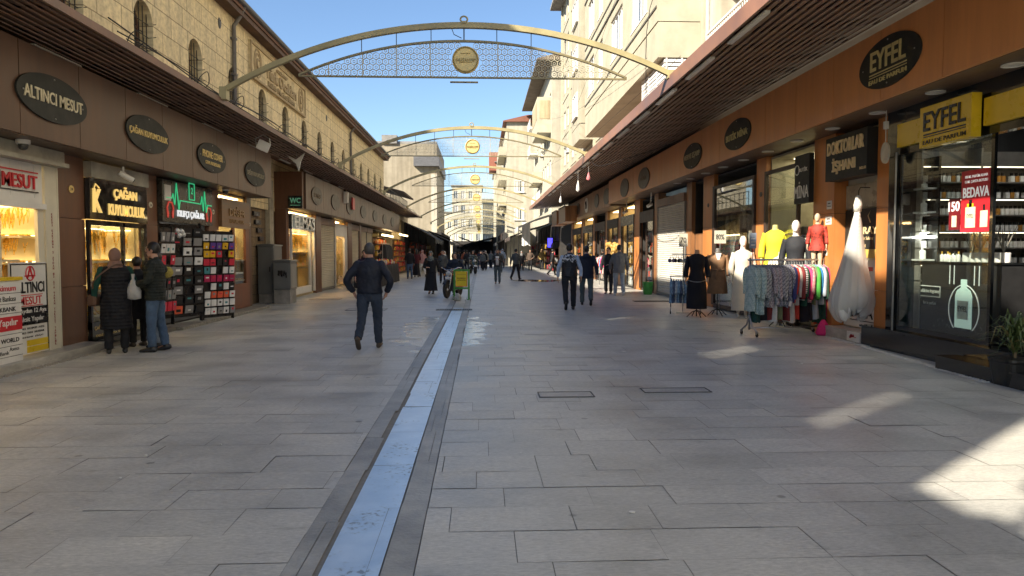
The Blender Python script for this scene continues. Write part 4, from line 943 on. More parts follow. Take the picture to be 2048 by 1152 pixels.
# --- perfume shop
E1 = thing('perfume_shop', 'black perfume shop with a yellow box sign and big window', 'shop', (0,0,0))
room(E1, 1, D+.1, 5.0, 11.95, 3.2, 3.86, mat('black_shop_wall', (.016,.016,.017), .4), mat('dark_tile_floor', (.06,.055,.05), .25), fz=.3)
mb = MB(); mb.box(6.62,7.1,5.0,12.58,-.01,.32); mb.box(6.58,6.9,5.0,12.58,.322,.35); mb.build('plinth', BLKGLOSS, E1)
mb = MB(); mb.box(6.26,6.575,5.0,9.95,-.01,.165); mb.box(6.24,6.575,5.0,9.97,.167,.19); mb.build('step', BLKGLOSS, E1)
mb = MB(); mb.box(6.70,6.95,11.62,11.98,.35,3.2); mb.box(6.66,6.70,11.72,11.76,.35,3.2); mb.box(6.68,6.72,9.50,9.56,.35,3.15); mb.box(6.68,6.74,9.56,11.62,.35,.43); mb.box(6.66,6.8,5.0,11.98,3.15,3.87); mb.box(6.9,6.96,8.05,8.11,.35,3.15); mb.box(6.68,6.72,5,5.06,.35,3.15)
mb.build('frame', BLKGLOSS, E1)
mb = MB(); mb.box(6.64,6.658,11.68,11.70,.35,3.2); mb.build('edge_trim', STEEL, E1)
mb = MB(); mb.box(6.70,6.708,9.56,11.62,.43,3.15); mb.build('shop_window', GLASSM, E1)
mb = MB(); mb.box(6.90,6.908,5.1,8.05,.35,3.15); mb.build('glass_door', GLASSM, E1)
mb = MB(); mb.box(6.60,6.658,7.6,9.62,3.26,3.62); mb.build('yellow_band', YELLOW, E1)
mb = MB(); mb.box(6.60,6.658,10.8,11.6,3.26,3.62); mb.build('yellow_band', YELLOW, E1)
sg = thing('box_sign', 'yellow box sign with black lettering over the perfume shop window', 'sign', (6.46,10.22,3.42))
mb = MB(); mb.box(0,.139,-.56,.56,-.29,.29); mb.build('box', YELLOW, sg)
mb = MB(); text(mb, 'EYFEL', (0,0,.07), RR, UP, .27, .92, .015, 0, .01); mb.box(-.006,0,-.46,.46,-.125,-.105); mb.box(-.006,0,-.46,.46,-.155,-.142); text(mb, 'EAU DE PARFUM', (0,0,-.225), RR, UP, .06, .94, .008, 0, .004); mb.build('lettering', BLACK, sg)
# counter, graphic panel, bottles
ct = thing('shop_counter', 'black counter with a glowing bottle picture behind the perfume shop glass', 'counter', (7.0,10.04,.35))
mb = MB(); mb.box(0,.55,-.3,1.46,0,1.08); mb.build('body', mat('counter_black',(.02,.02,.021),.35), ct); mb = MB(); mb.box(-.02,.57,-.32,1.48,1.084,1.11); mb.build('top', BLKGLOSS, ct)
mb = MB(); mb.prism([(.62,.15),(.62,.62),(.58,.70),(.5,.74),(.5,.86),(.38,.86),(.38,.74),(.30,.70),(.26,.62),(.26,.15)], 'x', -.012, -.001); gb = mb.build('bottle_picture', lamp('bottle_glow',(.42,.56,.50),.22), ct)
mb = MB(); mb.box(-.018,-.013,.32,.56,.28,.55); mb.build('bottle_label', mat('label_pale',(.65,.72,.68),.4), gb); mb = MB(); text(mb, 'EYFEL', (-.018,.44,.43), RR, UP, .08, .2, .003, 0, .01); mb.build('lettering', BLACK, gb)
mb = MB(); pts = [(-.004,.44+.33*math.cos(a),.42+.36*math.sin(a)) for a in [-.9+k*(math.pi+1.8)/24 for k in range(25)]]; mb.tube(pts, .008, 5)
for u in (.12,.22,.66,.76): mb.box(-.006,-.001,u,u+.012,.78,1.06)
mb.build('white_lines', lamp('white_line',(.6,.64,.62),.12), ct)
mb = MB(); mb.box(-.005,-.001,.98,1.5,.56,.575); mb.box(-.005,-.001,.98,1.5,.72,.735); mb.box(-.005,-.001,.98,.995,.575,.72); mb.box(-.005,-.001,1.485,1.5,.575,.72); text(mb, 'addictive fragrance', (-.001,1.24,.645), RR, UP, .075, .46, .004, 0, .004); text(mb, 'for in parfum', (-.001,1.24,.46), RR, UP, .07, .32, .004, 0, .004); mb.build('lettering', mat('print_white',(.6,.62,.6),.4), ct)
mb = MB(); q = random.Random(3)
for i in range(60): mb.ball((-.004,.44+q.gauss(0,.28),.12+abs(q.gauss(0,.05))),(.004,q.uniform(.006,.02),q.uniform(.006,.02)),6,0,4)
tag(mb.build('splash_print', mat('print_grey',(.12,.14,.14),.4), ct), kind='stuff')
BOT = [mat('bottle_glass',(.7,.72,.68),.12), mat('bottle_white',(.78,.77,.74),.3), mat('bottle_cap',(.02,.02,.02),.3), GOLD, mat('bottle_amber',(.45,.22,.05),.15)]
def bottle(mb, x, y, z, h, r, m, capm=2):
    mb.lathe([(r*.9,0),(r,h*.03),(r,h*.6),(r*.85,h*.68),(r*.35,h*.72),(r*.35,h*.76)], (x,y,z), 10, m); mb.lathe([(r*.45,h*.76),(r*.45,h)], (x,y,z), 8, capm)
q = random.Random(8)
b0 = None
for i in range(26):
    y = 11.44-i*.066+q.uniform(-.01,.01); z = 1.463
    if i < 12:
        mb = MB(); bottle(mb,0,0,0,.13+.05*q.random(),.028,q.choice((0,1,1)),q.choice((2,3)))
        o = mb.build('perfume_bottle', BOT, None, True, loc=(7.12+q.uniform(0,.12),y,z), angle=40); tag(o, 'small clear perfume bottle standing on the black counter', 'bottle', 'tester bottles on the perfume counter')
    elif i % 2 == 0:
        mb = MB(); mb.lathe([(.05,0),(.055,.02),(.055,.13),(.047,.135)], (0,0,0), 16); o = mb.build('white_jar', WHITE, None, True, loc=(7.14,y,z), angle=40); tag(o, 'white jar in the row on the black perfume counter', 'jar', 'white jars on the perfume counter')
for k, y in enumerate((10.55,10.35,10.1,9.9)):
    mb = MB(); 
    for i in range(9):
        a = q.uniform(0,6.3); r = q.uniform(.06,.2); mb.tube([(0,0,0),(r*.4*math.cos(a),r*.4*math.sin(a),.16),(r*math.cos(a),r*math.sin(a),.36+q.uniform(-.06,.06))], [.006,.008,.002], 4)
    o = mb.build('dried_stems', mat('dry_stem',(.16,.15,.12),.7), loc=(7.14,y,1.6)); tag(o, 'thin dried stems sticking out of the white jars', 'stems', 'dried stems on the perfume counter')
sh = thing('bottle_shelves', 'wall of lit shelves packed with small perfume bottles at the shop back', 'shelf', (9.95,11.7,.35), R_(90))
mb = MB()
for r in range(9): mb.box(-.2,.2,0,3.0,.55+r*.26-.02,.55+r*.26)
for y in (0,1.0,2.0,2.97): mb.box(-.2,.2,y,y+.03,.0,2.9)
mb.box(.2,.23,0,3,0,2.9); mb.build('shelf_boards', mat('shelf_grey',(.18,.17,.155),.5), sh)
mb = MB(); pm = []
for r in range(8):
    y = .08
    while y < 2.9:
        if q.random() < .93: mb.box(-.14,-.06,y,y+.055,.551+r*.26,.55+r*.26+.10,q.choice((0,1,1,1,4))); mb.box(-.12,-.08,y+.015,y+.04,.55+r*.26+.101,.55+r*.26+.15,2)
        y += .075
tag(mb.build('bottles', BOT, sh), kind='stuff')
mb = MB()
for r in range(2,9,2): mb.box(-.19,-.17,.05,2.95,.53+r*.26-.012,.53+r*.26-.002)
mb.build('shelf_lamps', lamp('shelf_lamp',(1,.85,.6),1.8), sh)
for k, (z, w_) in enumerate(((1.5,.2),(1.86,.2),(2.25,.2),(2.62,.2))):
    t = thing('glass_shelf', 'small shelf with spray bottles in the window corner, ' + ['lowest of the four','second from the bottom','third from the bottom','topmost of the four'][k], 'shelf', (7.0,11.5,z-.03))
    mb = MB(); mb.box(-.1,.1,-.16,.16,0,.025); mb.build('board', COOL if k == 1 else mat('shelf_white',(.6,.6,.58),.3), t)
    mb = MB(); bottle(mb,0,0,.026,.2 if k in (0,2) else .1,.05,1,1)
    if k in (0,2): mb.box(-.02,.02,-.06,.03,.2,.235,1); mb.box(-.012,.012,-.085,-.06,.205,.23,1)
    mb.build('spray_bottle', BOT, t, True, angle=40)
po = thing('poster', 'red BEDAVA poster with perfume bottles on the perfume shop window', 'poster', (6.69,9.87,2.30))
mb = MB(); mb.box(0,.006,-.29,.28,-.42,.42); mb.build('sheet', RED, po)
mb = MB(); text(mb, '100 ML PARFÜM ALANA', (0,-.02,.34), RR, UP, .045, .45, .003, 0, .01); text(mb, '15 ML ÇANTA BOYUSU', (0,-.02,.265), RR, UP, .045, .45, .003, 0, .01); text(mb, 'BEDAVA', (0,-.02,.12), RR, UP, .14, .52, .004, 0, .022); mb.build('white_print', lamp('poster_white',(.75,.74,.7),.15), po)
mb = MB(); mb.box(-.004,-.001,-.02,.18,-.36,-.08); mb.box(-.004,-.001,.05,.11,-.08,.02,1); mb.box(-.004,-.001,-.26,-.12,-.36,-.14); mb.box(-.004,-.001,-.21,-.17,-.14,-.06,1); mb.box(-.004,-.001,.02,.15,-.08,-.03,2); text(mb, 'EYFEL', (-.004,.08,-.2), RR, UP, .05, .13, .003, 1); mb.build('bottle_print', [mat('print_cream',(.7,.68,.5),.4),BLACK,YELLOW], po)
mb = MB(); mb.box(-.003,-.001,-.29,.28,-.42,-.37); mb.build('foot_band', mat('bright_red',(.7,.03,.05),.4), po)
p2_ = thing('poster', 'small dark red poster with white 150 left of the red BEDAVA poster', 'poster', (6.693,10.30,2.22))
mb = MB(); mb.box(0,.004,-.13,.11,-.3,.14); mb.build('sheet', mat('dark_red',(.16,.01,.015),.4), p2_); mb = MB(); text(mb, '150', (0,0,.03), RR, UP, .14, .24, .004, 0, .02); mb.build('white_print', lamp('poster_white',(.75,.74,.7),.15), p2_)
mb = MB(); mb.box(-.004,-.001,-.06,.04,-.26,-.1); mb.build('bottle_print', mat('print_cream',(.7,.68,.5),.4), p2_)
for k, (x, y) in enumerate(((7.5,10.8),(7.7,9.7),(8.3,10.6),(8.5,9.4),(7.4,8.6),(9.0,10.2))):
    mb = MB(); mb.lathe([(.13,3.80),(.13,3.79)], (x,y,0), 20); mb.build('ceiling_spot', lamp('spot_white',(1,.97,.9),9), E1)
mr = thing('hanging_mirror', 'round white disc hanging on a cord beside the yellow sign', 'disc', (6.5,11.75,3.3))
mb = MB(); mb.prism([(.12*math.cos(a),-.1+.17*math.sin(a)) for a in [k*math.pi/14 for k in range(28)]], 'x', -.012, .012); mb.build('disc', mat('disc_beige',(.5,.46,.38),.4), mr); mb = MB(); mb.tube([(0,0,.07),(0,0,.58)], .008, 6); mb.box(-.03,.03,-.03,.03,.28,.4); mb.build('cord', WHITE, mr)
# --- DOKTORLAR entrance
E2 = thing('entrance', 'doorway of the doctors building with white panel and black floor sign', 'entrance', (0,0,0))
mb = MB(); mb.box(7.02,7.1,12.43,13.91,.0,3.86); mb.build('back_wall', CREAMP, E2)
mb = MB(); mb.box(6.98,7.015,12.43,13.91,2.42,2.86); mb.build('marble_band', mat('veined_marble',(.46,.42,.34),.3,var=.3,vs=4,dirt=.3), E2)
mb = MB(); mb.box(6.62,7.0,12.6,13.91,-.01,.2); mb.build('step', MARBLE, E2); mb = MB(); mb.box(6.605,6.618,12.62,13.05,.02,.19); pn = mb.build('white_plate', WHITE, E2)
mb = MB(); q = random.Random(2)
for i in range(12): mb.box(6.600,6.604,12.72+q.uniform(0,.18),12.76+q.uniform(0,.2),.07+q.uniform(0,.05),.085+q.uniform(0,.06))
mb.build('red_stamp', RED, pn)
dk = thing('box_sign', 'black sign with two lines of gold letters above the entrance', 'sign', (6.56,13.16,3.36))
mb = MB(); mb.box(0,.3,-.74,.74,-.42,.38); mb.build('box', SIGNBLK, dk); mb = MB(); text(mb, 'DOKTORLAR', (0,0,.17), RR, UP, .24, 1.3, .025, 0, .024); text(mb, 'İŞHANI', (0,.04,-.17), RR, UP, .30, .82, .025, 0, .024); text(mb, 'NO:18', (0,-.62,-.3), RR, UP, .05, .2, .01); mb.build('lettering', mat('beige_gold',(.80,.62,.34),.4), dk)
mb = MB(); mb.box(7.11,7.14,11.3,11.7,.35,3.1); mb.build('shelf_panel', BLKGLOSS, E1)
fs = thing('floor_sign', 'black sign board with yellow Kat:2 strip behind the wedding dress', 'sign', (6.97,13.2,1.98))
mb = MB(); mb.box(0,.04,-.7,.7,-.32,.42); mb.build('board', SIGNBLK, fs); mb = MB(); mb.box(-.006,0,-.1,.68,-.47,-.32); mb.box(0,.04,-.7,.7,-.48,-.325); mb.build('yellow_strip', mat('ochre_strip',(.6,.45,.12),.4), fs)
mb = MB(); text(mb, 'Kat:2', (-.006,.3,-.4), RR, UP, .1, .34, .004, 0, .01); mb.build('strip_lettering', BLACK, fs)
mb = MB(); text(mb, 'ABARAY', (0,.06,.02), RR, UP, .13, 1.0, .006, 0, .02); text(mb, 'Tunay Kuaför Salonu', (0,.1,-.13), RR, UP, .08, .8, .004); text(mb, 'Kat', (0,-.0,-.25), RR, UP, .07, .12, .004); mb.tube([(-.004,-.2,.16),(-.004,-.12,.28),(-.004,-.2,.38),(-.004,-.28,.28),(-.004,-.2,.16)], .012, 5); mb.build('lettering', mat('beige_gold',(.80,.62,.34),.4), fs)
wp = thing('poster', 'white panel with big red and black letters by the entrance', 'poster', (6.98,13.2,.8))
mb = MB(); mb.box(0,.035,-.7,.7,-.58,.66); mb.build('sheet', WHITE, wp); mb = MB(); text(mb, 'KAT', (0,.18,.36), RR, UP, .36, .95, .006, 0, .03); mb.build('red_letters', RED, wp); mb = MB(); text(mb, 'PENRA', (0,.16,-.3), RR, UP, .2, 1.0, .006, 0, .02); mb.box(-.005,-.001,-.6,.68,-.46,-.445); mb.build('black_letters', BLACK, wp)
# --- boutique MİNA and the coat window
B1 = thing('boutique', 'clothes boutique with tall window and a dark blade sign', 'shop', (0,0,0))
room(B1, 1, D+.05, 14.8, 17.24, 1.8, 3.84, mat('boutique_wall',(.42,.38,.28),.6,dirt=.3), DARKIN)
mb = MB(); mb.box(6.70,6.78,15.42,15.48,.1,3.5); mb.box(6.70,6.78,17.16,17.24,.1,3.5); mb.box(6.70,6.78,15.48,17.16,3.42,3.5); mb.box(6.70,6.78,15.48,17.16,.02,.14); mb.box(6.72,6.77,15.48,17.16,1.98,2.02); mb.build('frame', DKBROWN, B1)
mb = MB(); mb.box(6.735,6.742,15.48,17.16,.14,3.42); mb.build('shop_window', GLASSM, B1)
mn = thing('box_sign', 'dark boutique sign with white letters beside the tall shop window', 'sign', (6.64,15.1,3.1)); mb = MB(); mb.box(0,.1,-.34,.34,-.48,.52); mb.build('box', SIGNBLK, mn); mb = MB(); text(mb, 'MİNA', (0,.0,-.2), RR, UP, .34, .66, .012, 0, .0); text(mb, 'BUTİK', (0,-.06,.22), RR, UP, .1, .4, .008); mb.tube([(-.004,.22+.1*math.cos(a),.22+.1*math.sin(a)) for a in [k*math.pi/8 for k in range(17)]], .01, 5); mb.build('lettering', mat('sign_white',(.78,.78,.75),.4), mn)
mb = MB(); mb.box(7.3,8.2,15.6,17.0,3.77,3.78); mb.build('ceiling_lamp', lamp('boutique_lamp',(1,.88,.55),3), B1)
B2 = thing('boutique', 'dark boutique window hung with scarves and coats', 'shop', (0,0,0))
room(B2, 1, D+.05, 17.9, 21.08, 1.4, 3.84, mat('dim_boutique_wall',(.1,.095,.09),.7,dirt=.3), DARKIN)
mb = MB(); mb.box(6.70,6.78,17.88,18.0,.1,3.5); mb.box(6.70,6.78,20.9,21.08,.1,3.5); mb.box(6.70,6.78,18.0,20.9,3.42,3.5); mb.box(6.70,6.78,18.0,20.9,.02,.14); mb.build('frame', DKBROWN, B2)
mb = MB(); mb.box(6.735,6.742,18.0,20.9,.14,3.42); mb.build('shop_window', GLASSM, B2)
q = random.Random(31)
for i in range(12):
    y = 18.2+i*.22; zt = q.uniform(2.3,3.3); ln = q.uniform(.6,1.5); w_ = q.uniform(.08,.16); mb = MB()
    rr = [(q.uniform(-.02,.02),q.uniform(-.03,.03),zt-ln*k/6,.05+.03*math.sin(k*1.3+i),w_*(1-.5*(k==0))) for k in range(7)][::-1]; mb.rings(rr, 14)
    o = mb.build('hanging_scarf', mat('scarf_%s' % ('grey','dark','silver')[i%3], [(.16,.16,.16),(.05,.05,.055),(.32,.31,.3)][i%3], .8, var=.6, vs=9), None, True, loc=(7.0,y,0)); tag(o, 'dark patterned scarf or coat hanging in the dim boutique window', 'scarf', 'scarves in the dim boutique window')
dw = thing('doorway', 'dark doorway with a brown door leaf left of the shutter column', 'doorway', (0,0,0)); room(dw, 1, D+.05, 22.12, 23.28, 1.2, 3.84, DARKIN)
mb = MB(); mb.box(6.85,6.9,22.15,23.2,0,2.2); mb.build('door', ORANGED, dw)
shutter('roller_shutter', 'big white roller shutter between the boutiques on the right', 1, D-.02, 23.95, 27.65, .06, 3.3, SHUTW)
far = [(28.35,30.85,'dark shop with handbags and a green tub by its door',1),(32.05,34.95,'golden lit shop window behind the man in the grey jacket',2),(35.75,38.75,'clothes shop with bright garments past the navy coated man',2),(39.45,42.95,'dim shop with a lettered window far on the right',1),(43.85,47.95,'small lit shop far along the right row',2),(48.85,53.45,'far shop with pale lit goods on the right',2)]
for i, (y0, y1, lb, lit) in enumerate(far):
    t = thing('shop', lb, 'shop', (0,0,0)); room(t, 1, D+.05, y0, y1, 1.6, 3.8, DARKIN if lit == 1 else mat('warm_wall',(.35,.26,.13),.6), DARKIN)
    mb = MB(); mb.box(6.72,6.80,y0,y0+.1,.1,3.3); mb.box(6.72,6.80,y1-.1,y1,.1,3.3); mb.box(6.72,6.80,y0+.1,y1-.1,2.85,3.3); mb.box(6.72,6.80,(y0+y1)/2-.04,(y0+y1)/2+.04,.1,2.85); mb.build('frame', [DKBROWN,BLACK,DKSTEEL][i%3], t)
    mb = MB(); mb.box(6.75,6.757,y0+.1,(y0+y1)/2-.04,.1,2.85); mb.build('shop_window', GLASS, t)
    if lit == 2:
        mb = MB(); mb.box(7.0,8.0,y0+.2,y1-.2,3.7,3.72); mb.build('ceiling_lamp', lamp('soft_warm_lamp',(1,.78,.42),2.5), t)
    goods_wall('shelf_of_goods', 'shelves of goods inside the ' + lb, (6.95,y0+.15,0), y1-y0-.3, 2.6, 5, [[PG,PK,CREAMP,PO],[GOLD,PY,CREAMP,PW],[PR_,PO,PW,PY]][i%3], 50+i, 1, .22)
mb = MB(); mb.lathe([(.15,0),(.18,.08),(.20,.44),(.215,.45),(.215,.48),(.17,.48),(.15,.44)], n=18); o = mb.build('green_tub', mat('green_plastic',(.06,.30,.06),.4), None, True, loc=(6.35,27.6,.0), angle=40); tag(o, 'bright green plastic tub standing by the far side of the white shutter', 'tub')
for i, (y, z) in enumerate(((27.0,3.4),(31.5,3.4))):
    t = thing('security_camera', ['white camera on the bracket above the white shutter','white camera over the golden lit shop'][i], 'camera', (6.3,y,z)); mb = MB(); mb.tube([(0,0,.42),(0,0,.1),(-.05,-.05,0)], .02, 8); mb.build('bracket', WHITE, t); mb = MB(); mb.tube([(.03,.03,0),(-.15,-.1,-.1)], .06, 12); mb.build('body', WHITE, t, True)
# hanging ornaments under the right canopy
for i, (y, z, ln, m, lb) in enumerate(((29.0,4.3,.75,WHITE,'white tassel hanging lowest from the right canopy edge'),(27.0,4.4,.5,mat('pink_cloth',(.6,.2,.22),.7),'pink ribbon hanging beside the white tassel'),(37.5,4.35,.6,WHITE,'small white tassel hanging further along the right canopy'))):
    t = thing('hanging_tassel', lb, 'ornament', (3.85+.12*i,y,z+.5)); mb = MB(); mb.tube([(0,0,0),(0,0,-.35)], .008, 5); mb.build('string', STEEL, t); mb = MB(); mb.rings([(0,0,-.35-ln*.6,.03,.03),(0,0,-.35-ln*.5,.085,.05),(0,0,-.35-ln*.3,.06,.04),(0,0,-.35,.012,.012)], 10); mb.build('cloth', m, t, True)

# the positions above were read off with the camera square to the street; turn them into true distances
def true_y(y):
    x = 962.0+1450*D/y; return D/math.tan(math.atan((x-1024)/1450)+R_(2.448))
for o in [o for o in bpy.data.objects if o not in MARK0 and o.parent is None]:
    y0 = o.location.y; ny = true_y(y0) if abs(y0) > 1 else y0
    if abs(o.rotation_euler.z) < .001:
        st_ = [(o, 0.0)]
        while st_:
            p_, off = st_.pop()
            if p_.type == 'MESH' and (p_ is o or abs(p_.rotation_euler.z) < .001):
                for v in p_.data.vertices: v.co.y = true_y(y0+off+v.co.y)-ny-off
            for c in [c for c in bpy.data.objects if c.parent == p_]: st_.append((c, off+c.location.y))
    o.location.y = ny
# ---------------------------------------------------------------- flats and far buildings
CREAM = plaster('cream_plaster', (.43,.405,.32), .14); CREAM2 = plaster('pale_plaster', (.46,.432,.335), .03); GREYP = plaster('grey_plaster', (.54,.51,.43)); OCHRE = plaster('ochre_plaster', (.48,.40,.26), .3); WHITEP = plaster('white_plaster', (.47,.447,.37), .14)
PVC = mat('white_window_frame', (.72,.71,.68), .4, var=.05)
PANE = mat('flat_window_glass', (.10,.12,.135), .06, var=.7, vs=.9, spec=.9)
CURT = mat('net_curtain', (.55,.54,.5), .8, var=.15, vs=8, st=(6,6,.3))
WC = {}
def window(par, ax, t, u, z, wd, hg, out, curtain=False, mull=1):
    """window part on a wall; ax 'x' = wall facing -X at X=t (u is Y), ax 'y' = wall facing the camera at Y=t (u is X)"""
    k = (ax, round(wd,2), round(hg,2), curtain, mull, out)
    loc = (t, u, z) if ax == 'x' else (u, t, z)
    if k in WC:
        c = copy_tree(WC[k], par); c.location = loc; return c
    def B(mb, a, b, z0, z1, d0, d1):
        if ax == 'x': mb.box(out*d0, out*d1, a, b, z0, z1)
        else: mb.box(a, b, out*d0, out*d1, z0, z1)
    mb = MB(); f = .07; h2 = wd/2
    B(mb,-h2,h2,0,f,-.02,.06); B(mb,-h2,h2,hg-f,hg,-.02,.06); B(mb,-h2,-h2+f,f,hg-f,-.02,.06); B(mb,h2-f,h2,f,hg-f,-.02,.06)
    for i in range(mull): c = -h2+wd*(i+1)/(mull+1); B(mb,c-.035,c+.035,f,hg-f,-.015,.05)
    B(mb,-h2-.06,h2+.06,-.06,-.003,-.02,.14)
    w_ = mb.build('window', PVC, par, loc=loc)
    mb = MB(); B(mb,-h2+f,h2-f,f,hg-f,.0,.008); mb.build('pane', PANE, w_)
    if curtain: mb = MB(); B(mb,-h2+f,-h2*.2,f,hg-f,.009,.013); B(mb,h2*.4,h2-f,f,hg-f,.009,.013); mb.build('curtain', CURT, w_)
    WC[k] = w_; return w_
def ac_unit(par_label, loc, facing='x'):
    t = thing('air_conditioner', par_label, 'air conditioner', loc); mb = MB(); mb.box(-.3,0,-.42,.42,0,.56); o = mb.build('case', WHITE, t); mb = MB(); mb.lathe([(.21,0),(.21,-.012),(.19,-.016)], (-.3,.08,.28), 18, 0, 'x'); mb.build('fan_grille', DKSTEEL, t); mb = MB(); mb.box(-.34,0,-.3,-.26,-.05,-.002); mb.box(-.34,0,.26,.3,-.05,-.002); mb.build('bracket', DKSTEEL, t); return t
# flats A: the cream block with the bay
A = thing('apartment_block', 'tall cream apartment block with a projecting bay above the right canopy', 'building', (0,0,0))
FX = 7.0; AY0, AY1, AH = 23.0, 62.5, 22.4
holes = []; wins = []
for fl in range(6):
    z = 5.9+fl*2.95
    for y in (28.5,33,37):
        if z < 7: holes.append((y-1.0,y+1.0,z-.55,z+1.35)); wins.append((y,z-.55,2.0,1.9,2,True))
    for y, w_ in ((41.6,1.7),(50.4,1.7),(53.3,1.1),(55.6,1.1),(58.3,1.7),(60.8,1.3)):
        holes.append((y-w_/2,y+w_/2,z,z+1.5)); wins.append((y,z,w_,1.5,1,(int(y)+fl)%2 == 0))
mb = MB(); holed(mb, 'x', FX, FX+.3, (AY0,AY1), (4.3,AH), holes); mb.box(FX+.3,20,AY1-.3,AY1,0,AH); mb.box(FX+.3,20,AY0,AY0+.3,0,AH); mb.build('wall', CREAM, A)
for y, z, w_, h_, ml, cu in wins: window(A, 'x', FX+.14, y, z, w_, h_, -1, cu, ml)
mb = MB(); mb.box(6.0,20,AY0-.2,AY1+.9,AH,AH+.22); mb.build('roof', CONC, A)
mb = MB()
for fl in range(6): mb.box(FX-.05,FX-.002,39.6,AY1,5.35+fl*2.95,5.47+fl*2.95)
for y in (44.3,52.0,56.7,62.3): mb.box(FX-.16,FX-.003,y-.13,y+.13,4.3,AH)
mb.build('string_courses', CREAM2, A)
# bay
BX, BY0, BY1 = 5.62, 23.2, 39.4
holes = []; wins = []
for fl in range(5):
    z = 9.75+fl*2.95
    for y, w_, ml in ((26.0,2.6,3),(30.3,2.6,3),(34.4,1.4,1),(37.3,2.0,2)):
        holes.append((y-w_/2,y+w_/2,z,z+1.75)); wins.append((y,z,w_,1.75,ml,True))
mb = MB(); holed(mb, 'x', BX, BX+.25, (BY0,BY1), (8.95,AH), holes); mb.box(BX+.25,FX-.002,BY0,BY0+.25,8.95,AH); mb.box(BX+.25,FX-.002,BY1-.25,BY1,8.95,AH)
mb.build('bay_wall', CREAM2, A)
mb = MB(); mb.box(BX+.03,FX-.003,BY0+.02,BY1-.02,7.82,8.93); mb.build('bay_base', CREAM2, A)
mb = MB()
for fl in range(5): mb.box(BX-.03,BX-.002,BY0+.1,BY1-.1,9.40+fl*2.95,9.47+fl*2.95); mb.box(BX-.05,BX-.003,BY0-.03,BY1,11.85+fl*2.95,11.93+fl*2.95)
mb.build('groove', mat('dark_groove',(.10,.095,.08),.8), A)
for y, z, w_, h_, ml, cu in wins: window(A, 'x', BX+.12, y, z, w_, h_, -1, cu, ml)
mb = MB()
for i in range(18): mb.box(5.9,6.95,23.22,23.25,5.5+i*.128,5.59+i*.128); mb.box(5.86,5.89,23.26,26.4,5.5+i*.128,5.59+i*.128)
for x in (5.9,6.4,6.9): mb.box(x,x+.05,23.2,23.219,5.45,7.8)
for y in (24.2,25.3,26.35): mb.box(5.84,5.859,y,y+.05,5.45,7.8)
mb.build('louvre_screen', WHITE, A)
mb = MB(); mb.box(5.95,6.9,23.3,26.35,5.45,7.8); mb.build('louvre_back', DKBROWN, A)
# second bay with washing
mb = MB(); mb.box(6.1,FX-.003,45.0,49.0,8.6,9.55); mb.box(6.1,FX-.003,45.0,49.0,9.6,AH-1); mb.build('bay_wall', CREAM, A)
for fl in range(4): window(A, 'x', 6.09, 47, 10.2+fl*2.95, 2.2, 1.5, -1, True, 2)
for i, (y, z) in enumerate(((41.0,15.8),(43.8,13.0),(52.6,12.7),(57.0,9.4),(54.0,16.0))):
    ac_unit(['white air conditioner high on the cream flats near the bay','white air conditioner left of the washing','white air conditioner beyond the hanging cloth','white air conditioner low on the far end of the cream flats','white air conditioner high on the far end of the cream flats'][i], (FX-.003,y,z))
cl = thing('hanging_cloth', 'pink cloth hung out to dry on the cream flats', 'laundry', (6.55,43.2,10.9))
mb = MB(); n = 10; vs = []
for i in range(n+1):
    u = i/n
    for k in range(7): v = k/6; vs.append((.06*math.sin(u*9+v*2)-.1*v, -.3+.85*u+.04*math.sin(v*5), -1.55*v*(1-.25*u)))
mb.add(vs, [(i*7+k,(i+1)*7+k,(i+1)*7+k+1,i*7+k+1) for i in range(n) for k in range(6)]); mb.build('cloth', mat('pink_towel',(.62,.26,.25),.85,var=.3,vs=4), cl, True)
mb = MB(); mb.tube([(0,-1.0,.02),(0,1.0,.02)], .01, 5); mb.tube([(0,-1.0,.02),(.45,-1.0,-.1)], .02, 5); mb.tube([(0,1.0,.02),(.45,1.0,-.1)], .02, 5); mb.build('line', DKSTEEL, cl)
# flats nearest on the right
N1 = thing('apartment_block', 'grey apartment block with a white railed balcony at the upper right', 'building', (0,0,0))
mb = MB(); mb.box(8.0,20,5,22.6,3.9,17); mb.box(7.1,8.0,22.3,22.95,3.9,19); mb.build('wall', GREYP, N1)
mb = MB(); mb.box(6.85,8.0,12.5,22.2,7.05,7.25); mb.box(6.85,8.0,12.5,22.2,10.1,10.3); mb.build('balcony_slab', WHITEP, N1)
mb = MB(); 
for i in range(60): y = 12.6+i*.16; mb.tube([(6.9,y,7.25),(6.9,y,8.2)], .018, 6)
mb.box(6.86,6.94,12.5,22.2,8.2,8.26); mb.box(6.88,6.92,12.5,22.2,7.3,7.34)
for i in range(6): x = 7.0+i*.16; mb.tube([(x,22.15,7.25),(x,22.15,8.2)], .018, 6)
mb.build('railing', WHITE, N1)
for y in (15,19): window(N1, 'x', 7.99, y, 7.3, 1.4, 2.1, -1, True, 1)
mb = MB(); mb.tube([(7.05,22.6,4),(7.05,22.6,19)], .07, 10); mb.build('pipe', mat('pipe_pale',(.4,.4,.38),.5), N1)
